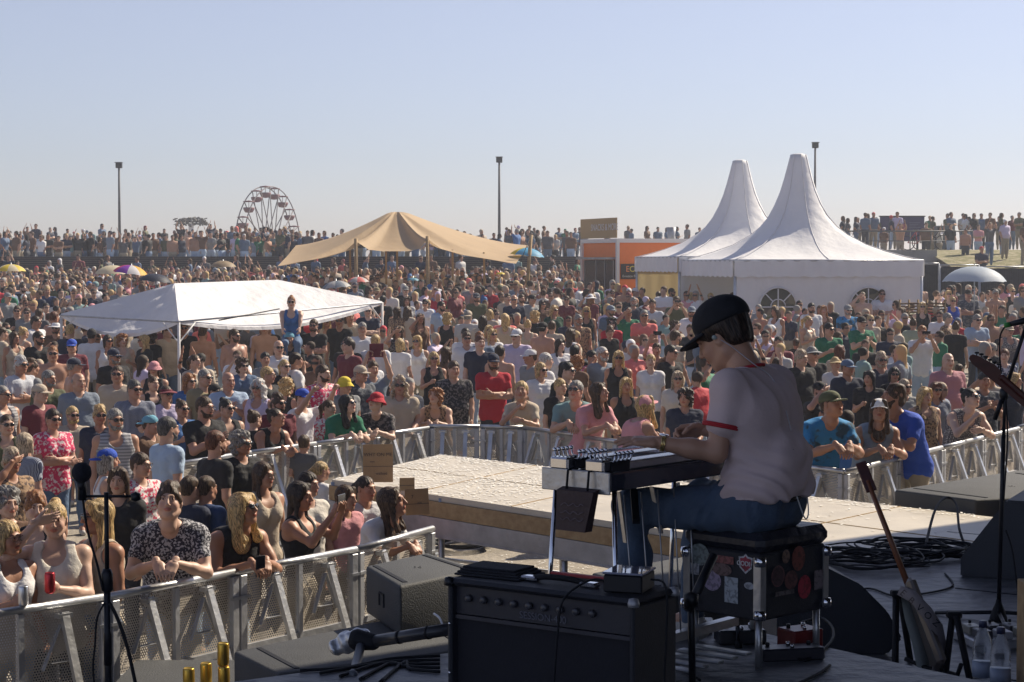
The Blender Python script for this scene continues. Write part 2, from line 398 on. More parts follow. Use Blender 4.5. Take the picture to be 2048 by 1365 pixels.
def posed_hand(kind, w, d, t, side, h=.0042, s=1.0):
    """w wrist, d finger direction, t direction the thumb points, side +1 / -1 which hand"""
    V, Q, T = hand_mesh(kind, h); d = d / np.linalg.norm(d); t = t - d * (t @ d); t = t / np.linalg.norm(t)
    z = np.cross(d, t)
    V2 = V * s
    # palm must face -z for the right-handed frame; the mirrored hand flips it
    if side > 0: z = -z; Q = Q[:, ::-1]
    return V2[:, :1] * d + V2[:, 1:2] * t + V2[:, 2:] * z + w, Q, T

# --- poses: arm = (elbow, wrist, thumb, hand) for a 1.75 m figure, x given for the +X side
def _lean(z): return z
POSES = {
 'A': dict(arms=[((.235, .03, 1.15), (.25, -.08, .91), (-.3, -1, 0), 'relax')] * 2),
 'B': dict(arms=[((.225, .03, 1.15), (.20, -.16, .95), (-.6, -.6, .3), 'relax'), ((.24, .04, 1.16), (.16, -.20, 1.06), (-.3, -.3, 1), 'relax')]),
 'X': dict(arms=[((.225, -.07, 1.16), (-.10, -.225, 1.15), (0, .1, 1), 'flat'), ((.225, -.07, 1.17), (-.08, -.245, 1.205), (0, .1, 1), 'flat')]),
 'H': dict(arms=[((.225, -.02, 1.15), (.10, -.27, 1.25), (0, .2, 1), 'grip'), ((.225, .02, 1.15), (.22, -.14, .93), (-.4, -.8, 0), 'relax')]),
 'E': dict(arms=[((.30, -.20, 1.44), (.10, -.20, 1.655), (0, -.4, 1), 'flat'), ((.225, .02, 1.15), (.20, -.16, .95), (-.4, -.8, 0), 'relax')]),
 'Z': dict(arms=[((.30, -.20, 1.44), (.10, -.20, 1.655), (0, -.4, 1), 'flat'), ((.225, -.12, 1.17), (.04, -.30, 1.24), (-.1, -.2, 1), 'grip')]),
 'P': dict(arms=[((.235, -.20, 1.30), (.095, -.33, 1.53), (-.6, .3, .5), 'claw')] * 2),
 'U': dict(arms=[((.27, -.19, 1.50), (.22, -.36, 1.74), (-1, 0, .3), 'point')] * 2),
 'O': dict(arms=[((.25, -.10, 1.55), (.14, -.16, 1.83), (-1, 0, 0), 'claw')] * 2),
 'C': dict(arms=[((.215, -.14, 1.17), (.035, -.30, 1.30), (-.2, .4, 1), 'flat')] * 2),
 'L': dict(lean=1, arms=[((.245, -.26, 1.12), (.06, -.455, 1.215), (-1, .2, .4), 'relax')] * 2),
 'K': dict(lean=1, arms=[((.26, -.36, 1.17), (.06, -.375, 1.35), (0, 1, .6), 'grip'), ((.245, -.28, 1.13), (.03, -.42, 1.215), (-.2, .2, 1), 'relax')]),
 'M': dict(lean=1, arms=[((.25, -.40, 1.20), (.105, -.50, 1.43), (-.5, .3, .6), 'claw')] * 2),
 'S': dict(sit=1, arms=[((.20, -.08, .52), (.17, -.22, .30), (-.5, -1, 0), 'relax')] * 2),
}
BUILDS = {  # shoulder half-width, girth, waist, bust, neck/head scale, female
 'm': (.185, 1.0, 1.0, 0, 1.0, 0), 'h': (.195, 1.18, 1.28, 0, 1.02, 0), 'w': (.158, .88, .82, 1, .96, 1), 'v': (.172, 1.05, 1.05, 1.15, .98, 1), 'k': (.150, .80, .86, 0, 1.10, 1)}
def skeleton(build, pose, hy, hp):
    sw, g, wa, bu, hs, fem = BUILDS[build]; po = POSES[pose]
    if po.get('lean'):
        pel, wai, che, nek, hed = V3(0, .10, .93), V3(0, .06, 1.07), V3(0, -.06, 1.27), V3(0, -.145, 1.41), V3(0, -.21, 1.555)
        shz, shy = 1.325, -.11
    elif po.get('sit'):
        pel, wai, che, nek, hed = V3(0, .02, .08), V3(0, .02, .22), V3(0, .0, .45), V3(0, -.01, .61), V3(0, -.03, .765); shz, shy = .555, .005
    else:
        pel, wai, che, nek, hed = V3(0, .01, .94), V3(0, .0, 1.08), V3(0, .005, 1.31), V3(0, .015, 1.475), V3(0, -.012, 1.635); shz, shy = 1.408, .012
    J = dict(pel=pel, wai=wai, che=che, nek=nek, hed=hed, sw=sw, g=g, wa=wa, bu=bu, hs=hs, fem=fem)
    J['sh'] = [V3(sw * s, shy, shz) for s in (-1, 1)]
    if po.get('sit'): J['leg'] = [(V3(.09 * s, .0, .06), V3(.12 * s, -.36, .02), V3(.10 * s, -.30, -.38)) for s in (-1, 1)]
    else: J['leg'] = [(V3(.088 * s, pel[1], .90), V3(.105 * s, pel[1] * .5 - .01, .50), V3(.115 * s, pel[1] * .5 + .03, .09)) for s in (-1, 1)]
    J['arm'] = []
    for s, (e, w_, t, hk) in zip((-1, 1), po['arms']):
        k = np.array([s, 1, 1.]); dx = (sw - .185) * s
        J['arm'].append((np.array(e) * k + V3(dx, 0, 0), np.array(w_) * k + V3(dx * .6, 0, 0), np.array(t, float) * k, hk))
    J['R'] = rot(hy, hp + (-14 if po.get('lean') else 0)); J['H'] = hs
    return J
def torso_prims(J, sh=True):
    g, wa, sw = J['g'], J['wa'], J['sw']; P = []
    a = J['che'] - J['pel']; a = a / np.linalg.norm(a); n = np.cross(V3(1, 0, 0), a)
    hw = .078 if J['fem'] else .062
    P += [C(J['pel'] + V3(-hw, 0, -.03), J['pel'] + V3(hw, 0, -.03), .100 * (.6 + .4 * g) * (1.04 if J['fem'] else 1), None, .05, n, 1.12),
          C(J['pel'] + V3(-.05, 0, 0), J['wai'] + V3(-.05, 0, 0), .100 * g, .098 * g * wa, .05, n, 1.12), C(J['pel'] + V3(.05, 0, 0), J['wai'] + V3(.05, 0, 0), .100 * g, .098 * g * wa, .05, n, 1.12)]
    cx = sw * .42
    for s in (-1, 1): P.append(C(J['wai'] + V3(.052 * s, 0, 0), J['che'] + V3(cx * s, 0, .02), .100 * g * wa, .115 * (.5 + .5 * g), .05, n, 1.10))
    if wa > 1.1: P.append(E(J['wai'] + V3(0, -.05, .01), (.15, .12, .14), .06))
    up = J['nek'] - J['che']
    P.append(C(J['che'] + V3(-cx, 0, .02), J['che'] + V3(cx, 0, .02) , .112 * (.5 + .5 * g), None, .05, n, 1.12))
    for s, sh_ in zip((-1, 1), J['sh']):
        P.append(C(J['nek'] + V3(.03 * s, .012, -.025), sh_ * .96 + J['nek'] * .04, .050, .050 * (.6 + .4 * g), .04))
        P.append(C(J['che'] + V3(cx * s, 0, .03), sh_, .085, .056, .04))
    if J['bu']:
        for s in (-1, 1): P.append(E(J['che'] + n * (-.085 if n[1] > 0 else .085) * 1.0 + V3(.068 * s, 0, -.02), (.058 * J['bu'], .056 * J['bu'], .06 * J['bu']), .035))
    return P
def arm_prims(J, part='all', s=None):
    P = []; g = .5 + .5 * J['g']; q = .88 if J['fem'] else 1.0
    for i, ((e, w_, t, hk), sh) in enumerate(zip(J['arm'], J['sh'])):
        if s is not None and i != s: continue
        if part in ('all', 'up'): P += [C(sh, e, .054 * g * q, .041 * g * q, .03), C(sh * .6 + e * .4, sh * .4 + e * .6, .047 * g * q, None, .02)]
        if part in ('all', 'fore'):
            P += [C(e, e * .55 + w_ * .45, .041 * g * q, .040 * g * q, .02), C(e * .6 + w_ * .4, w_, .039 * g * q, .026 * q, .02)]
        if part == 'sleeve': P += [C(sh, sh * .46 + e * .54, .050 * g * q, .050 * g * q, .03)]
    return P
def leg_prims(J, short=False):
    P = []; g = .55 + .45 * J['g']
    for h_, k_, a_ in J['leg']:
        P += [C(h_, k_, .088 * g, .056 * g, .03)]
        if not short: P += [C(k_, k_ * .6 + a_ * .4, .055 * g, .056 * g, .03), C(k_ * .62 + a_ * .38 + V3(0, .012, 0), a_, .054 * g, .037, .03)]
    return P
def hmat(J): return J['R'] * J['H'] * .98
_TPL = {}
def template(build, pose, hy=0, hp=0, h=.0125):
    key = (build, pose, hy, hp)
    if key in _TPL: return _TPL[key]
    J = skeleton(build, pose, hy, hp); T = {'J': J}
    neckup = J['hed'] + hmat(J) @ V3(0, .022, -.075)
    feet = []
    for (h_, k_, a_) in J['leg']: feet += [C(a_, a_ + V3(.01 * np.sign(a_[0]), -.13, -.055), .036, .030, .02), C(a_, a_ + V3(0, .03, -.05), .036, .032, .02)]
    P = torso_prims(J) + arm_prims(J) + leg_prims(J) + feet + [C(J['nek'] - V3(0, 0, .03), neckup, .066 if not J['fem'] else .056, .054 if not J['fem'] else .047, .03)]
    V, Q = isurf(P, h)
    parts = [(V, Q, None)]
    hv, hq, ht = head_mesh(J['fem'], mouth=0); parts.append((hv @ hmat(J).T + J['hed'], hq, ht))
    for i, (e, w_, t, hk) in enumerate(J['arm']):
        d = w_ - e; d = d / np.linalg.norm(d)
        if pose in ('X',): d = V3(-(1, -1)[i] * -1, -.05, .1)
        if pose == 'L': d = V3((-1, 1)[i] * -.35, -.8, -.75)
        if pose == 'K' and i == 1: d = V3(-1, -.2, -.1)
        if pose in 'EZ' and i == 0: d = V3(.9, .25, .15)
        if pose in ('P', 'M', 'O'): d = V3((-1, 1)[i] * -.45, -.15, .85)
        parts.append(posed_hand(hk, w_, d, t, (-1, 1)[i], .0055, .98 if not J['fem'] else .9))
    V, Q, TT = join(parts); T['body'] = np_mesh('body', V, Q, True, TT)
    _TPL[key] = T; T['hand'] = [a[1] for a in J['arm']]; return T
def fold(V, Q, amp, seed, soft=1.0):
    N = vnorm(V, Q); d = snoise(V, 16, seed, 5, (1.3, 1.3, .6)) * amp + np.abs(snoise(V, 30, seed + 1, 4, (1, 1, 1.2))) * -amp * .7
    return V + N * d[:, None]
def garment(T, kind):
    if kind in T: return T[kind]
    J = T['J']; seed = hash((kind, round(J['sw'] * 1000))) % 999; nk = J['nek']; dn = nk - J['che']; dn = dn / np.linalg.norm(dn)
    fr = np.cross(V3(1, 0, 0), dn)
    if fr[1] > 0: fr = -fr
    ln = J['fem']
    if kind in ('tee', 'tank', 'strap', 'long'):
        P = torso_prims(J)
        if not (POSES_sit(J)): P.append(C(J['pel'] + V3(-.075, 0, -.06), J['pel'] + V3(.075, 0, -.06), .112 * (.5 + .5 * J['g']), None, .05, (0, 1, 0), 1.1))
        if kind == 'tee': P += arm_prims(J, 'sleeve')
        if kind in ('tee', 'long', 'tank'):
            hx = J['sw'] * .38; gg = (.3 + .7 * J['g']) * (1 if kind != 'tank' else .9)
            for s_ in (-1, 1): P.append(C(J['che'] + V3(hx * s_, 0, -.04), J['pel'] + V3((hx + .012) * s_, 0, -.03), .088 * gg, .096 * gg, .05, (0, 1, 0) if not POSES_lean(J) else fr * -1, 1.05))
        if kind == 'long': P += arm_prims(J, 'up') + arm_prims(J, 'fore')
        infl = .013 if kind in ('tee', 'long') else .012
        cuts = [E(nk + fr * .015 + dn * .035, (.078, .078, .050), .006), E(nk + fr * .075 + dn * -.0, (.052, .07, .055 if kind == 'tee' else .085), .01)]
        if kind in ('tank', 'strap'):
            for s_ in J['sh']: cuts.append(E(s_ + V3(np.sign(s_[0]) * .035, 0, .015), (.062 if kind == 'tank' else .085, .12, .12), .01))
            cuts.append(E(nk + fr * .09 - dn * .05, (.075, .08, .085), .01)); cuts.append(E(nk - fr * .06 - dn * (.02 if kind == 'tank' else .07), (.075, .06, .06 if kind == 'tank' else .11), .01))
            if kind == 'strap': cuts.append(E(nk - dn * .005, (.060, .14, .07), .01))
        if kind == 'strap':
            P = P
        lo_cut = None
        P2 = P + [('-', c) for c in cuts]
        if kind == 'tee':
            pass
        V, Q = isurf(P2, .0115, infl)
        if kind == 'strap':
            st = []
            for s in (-1, 1):
                a = nk + V3(.075 * s, 0, 0) + fr * .065 - dn * .16; b = nk + V3(.072 * s, 0, 0) - dn * .028; c = nk + V3(.06 * s, 0, 0) - fr * .085 - dn * .15
                mid = b + dn * .03; m = MB().tube([a, a * .5 + mid * .5 + fr * .025, mid, c * .5 + mid * .5 - fr * .03, c], .009, 6, True, True, 4)
                q = [f for f in m.f if len(f) == 4]; st.append((np.array(m.v), np.array(q), None))
            V, Q, _ = join([(V, Q, None)] + st)
        V = fold(V, Q, .0036 if kind in ('tee', 'long') else .0016, seed)
    elif kind in ('pants', 'shorts'):
        P = leg_prims(J, kind == 'shorts'); a = J['pel']
        P += [C(a + V3(-.08, 0, -.06), a + V3(.08, 0, -.06), .108, None, .04, (0, 1, 0), 1.08), C(a + V3(-.07, 0, .0), a + V3(.07, 0, .0), .10 * (.5 + .5 * J['g']), None, .04, (0, 1, 0), 1.1)]
        V, Q = isurf(P, .014, .008 if kind == 'pants' else .016); V = fold(V, Q, .004, seed)
    elif kind == 'shoes':
        P = []
        for (h_, k_, a_) in J['leg']: P += [C(a_ + V3(.01 * np.sign(a_[0]), -.13, -.055), a_ + V3(0, .04, -.05), .04, .042, .02), C(a_ + V3(0, .01, -.02), a_ + V3(0, .02, -.04), .045, .045, .02)]
        V, Q = isurf(P, .012)
    T[kind] = np_mesh(kind, V, Q); return T[kind]
def POSES_lean(J): return J['nek'][1] < -.1
def POSES_sit(J): return J['pel'][2] < .5

# --- hair, hats, glasses: in the head frame, shared by everyone
_HR = {}
def facecut(z0=-.012, w=1.0): return [('-', E((0, -.105, -.032), (.066 * w, .085, .085), .014)), ('-', E((0, -.06, -.14), (.10, .085, .09), .012))]
def hair_mesh(st):
    if st in _HR: return _HR[st]
    cap = E((0, .022, .040), (.084, .102, .092), .02); P = [cap]; h = .0052; amp = .0022; f = 120; sc3 = (1, 1, .25); ex = None
    def low(z_back, z_front=.0):
        def fn(F, X, Y, Z):
            cut = (z_back + np.clip(.035 - Y, 0, 1) * .62) - Z
            return np.maximum(F, cut + 0 * F)
        return fn
    if st == 's': P += [E((0, .06, -.02), (.068, .050, .060), .03)] + facecut(); ex = low(-.055)
    elif st == 'r': P += [E((0, .012, .085), (.074, .085, .050), .02), E((0, .06, -.02), (.070, .052, .066), .03)] + facecut(); ex = low(-.06); amp = .0065; f = 75; sc3 = (1, 1, .8)
    elif st == 't': P = [E((0, .020, .034), (.0795, .098, .090), .02), E((0, .06, -.02), (.066, .046, .060), .03)] + facecut(); ex = low(-.05); amp = .001
    elif st == 'g': # grey fringe round a bald crown
        P = [E((0, .035, .005), (.089, .092, .055), .02), ('-', E((0, -.045, .07), (.12, .10, .10), .01)), ('-', E((0, .0, .09), (.09, .12, .055), .01))] + facecut(); ex = low(-.05)
    elif st in ('l', 'w', 'x'):
        wd = {'l': 0, 'w': .012, 'x': .03}[st]
        P += [C((0, .055, .0), (0, .082, -.24), .072 + wd, .062 + wd, .04, (0, 1, 0), 1.45)]
        for s in (-1, 1): P += [C((.066 * s, .005, .01), (.085 * s, -.012, -.22), .030 + wd * .6, .026 + wd * .5, .03), C((.05 * s, -.045, .085), (.072 * s, -.03, .0), .028, .026, .02)]
        P += facecut(); amp = {'l': .0022, 'w': .0055, 'x': .010}[st]; f = {'l': 150, 'w': 75, 'x': 95}[st]; sc3 = {'l': (1, 1, .10), 'w': (1, 1, .5), 'x': (1, 1, .9)}[st]
    elif st == 'o':
        P += [C((0, .04, .0), (0, .055, -.09), .080, .070, .04, (0, 1, 0), 1.2)]
        for s in (-1, 1): P += [C((.068 * s, .0, .02), (.078 * s, -.016, -.095), .032, .026, .03)]
        P += facecut(); f = 130; sc3 = (1, 1, .15); amp = .003
    elif st == 'b': P = [E((0, .020, .034), (.080, .099, .090), .02), E((0, .05, -.01), (.070, .052, .055), .03), E((0, .085, .105), (.040, .038, .038), .01)] + facecut(); ex = low(-.055)
    elif st == 'p': P = [E((0, .020, .034), (.080, .099, .090), .02), E((0, .05, -.01), (.070, .052, .055), .03), C((0, .11, .055), (0, .155, .0), .022, .032, .01), C((0, .155, .0), (0, .150, -.19), .034, .014, .02)] + facecut(); ex = None; f = 150; sc3 = (1, 1, .12)
    elif st == 'c': P = [E((0, .03, .045), (.108, .115, .105), .03), E((0, .05, -.05), (.105, .08, .09), .03)] + facecut(); amp = .009; f = 110; sc3 = (1, 1, 1)
    elif st == 'beard': P = [E((0, -.030, -.078), (.064, .062, .046), .02), C((.064, -.005, -.03), (.050, -.04, -.07), .016, .02, .02), C((-.064, -.005, -.03), (-.050, -.04, -.07), .016, .02, .02), C((-.022, -.092, -.046), (.022, -.092, -.046), .007, .007, .01), ('-', E((0, -.10, -.060), (.019, .03, .007), .003))]; amp = .0016
    V, Q = isurf(P, h, extra=ex)
    N = vnorm(V, Q); d = snoise(V, f, 7, 6, sc3) * amp
    if st in ('r', 'c', 'x', 'w'): d += snoise(V, f * .45, 9, 4, sc3) * amp
    V = V + N * d[:, None]; _HR[st] = np_mesh('hair', V, Q); return _HR[st]
def hat_mesh(st):
    k = 'hat' + st
    if k in _HR: return _HR[k]
    h = .0056; ex = None
    if st in ('cap', 'capb'):
        P = [E((0, .016, .048), (.088, .106, .082), .01)]; s = -1 if st == 'cap' else 1
        def ex(F, X, Y, Z, s=s):
            F = np.maximum(F, .030 - Z + 0 * F)
            yy = (Y - .016) * s; br = np.sqrt((X / .082) ** 2 + ((yy - .075) / .105) ** 2) - 1
            zc = .034 - (X ** 2) * 2.6 - np.clip(yy - .08, 0, 1) * .18
            b = np.maximum(np.maximum(br * .08, np.abs(Z - zc) - .0052), -(yy - .05))
            return np.minimum(F, b)
        P.append(E((0, s * .12, .03), (.08, .10, .01), .0))
        P[-1] = E((0, s * .125 + .016, .047), (.006, .006, .006), .0)
        pad = .10
    elif st in ('bucket', 'sunhat', 'straw', 'visor'):
        P = [E((0, .014, .060), (.088, .104, .078), .01)]; pad = .13
        R0, R1, dz = {'bucket': (.092, .132, .055), 'sunhat': (.092, .175, .03), 'straw': (.092, .165, .012), 'visor': (.09, .16, .02)}[st]
        def ex(F, X, Y, Z):
            F = np.maximum(F, .040 - Z + 0 * F)
            if st == 'straw': F = np.maximum(F, Z - .115)
            r = np.sqrt(X ** 2 + ((Y - .014) * .88) ** 2); t = np.clip((r - R0) / (R1 - R0), 0, 1.2)
            zc = .046 - dz * t + .006 * np.sin(np.arctan2(Y, X) * 3 + 1)
            b = np.maximum(np.maximum(r - R1, R0 - .025 - r), np.abs(Z - zc) - .0055)
            if st == 'visor': F = np.maximum(F, Z - .075); b = np.maximum(b, Y + .02)
            return np.minimum(F, b)
    elif st == 'beanie':
        P = [E((0, .018, .045), (.088, .106, .092), .01), E((0, .02, .022), (.090, .108, .03), .005)]; pad = .03
        def ex(F, X, Y, Z): return np.maximum(F, .0 - Z + 0 * F)
    V, Q = isurf(P, h, pad=pad, extra=ex); _HR[k] = np_mesh('hat', V, Q); return _HR[k]
def glasses_mesh(st):
    if st in _HR: return _HR[st]
    if st == 'sun':
        P = [E((.034, -.100, .006), (.029, .0075, .021), .002, rot(12, 0)), E((-.034, -.100, .006), (.029, .0075, .021), .002, rot(-12, 0)), C((-.012, -.107, .014), (.012, -.107, .014), .0042, None, .002)]
        for s in (-1, 1): P.append(C((.062 * s, -.094, .013), (.083 * s, .005, .012), .0042, None, .002))
        V, Q = isurf(P, .0036, pad=.02)
    else:
        m = MB()
        for s in (-1, 1):
            m.tube([(s * (.033 + .026 * math.cos(a)), -.103 + .006 * math.cos(a) * 1, .006 + .018 * math.sin(a)) for a in [i * math.pi / 7 for i in range(15)]], .0022, 5, False)
            m.tube([(.060 * s, -.098, .012), (.083 * s, .005, .012)], .0022, 5)
        m.tube([(-.010, -.106, .012), (.010, -.106, .012)], .0022, 5); _HR[st] = m.mesh('glasses'); return _HR[st]
    _HR[st] = np_mesh('sunglasses', V, Q); return _HR[st]
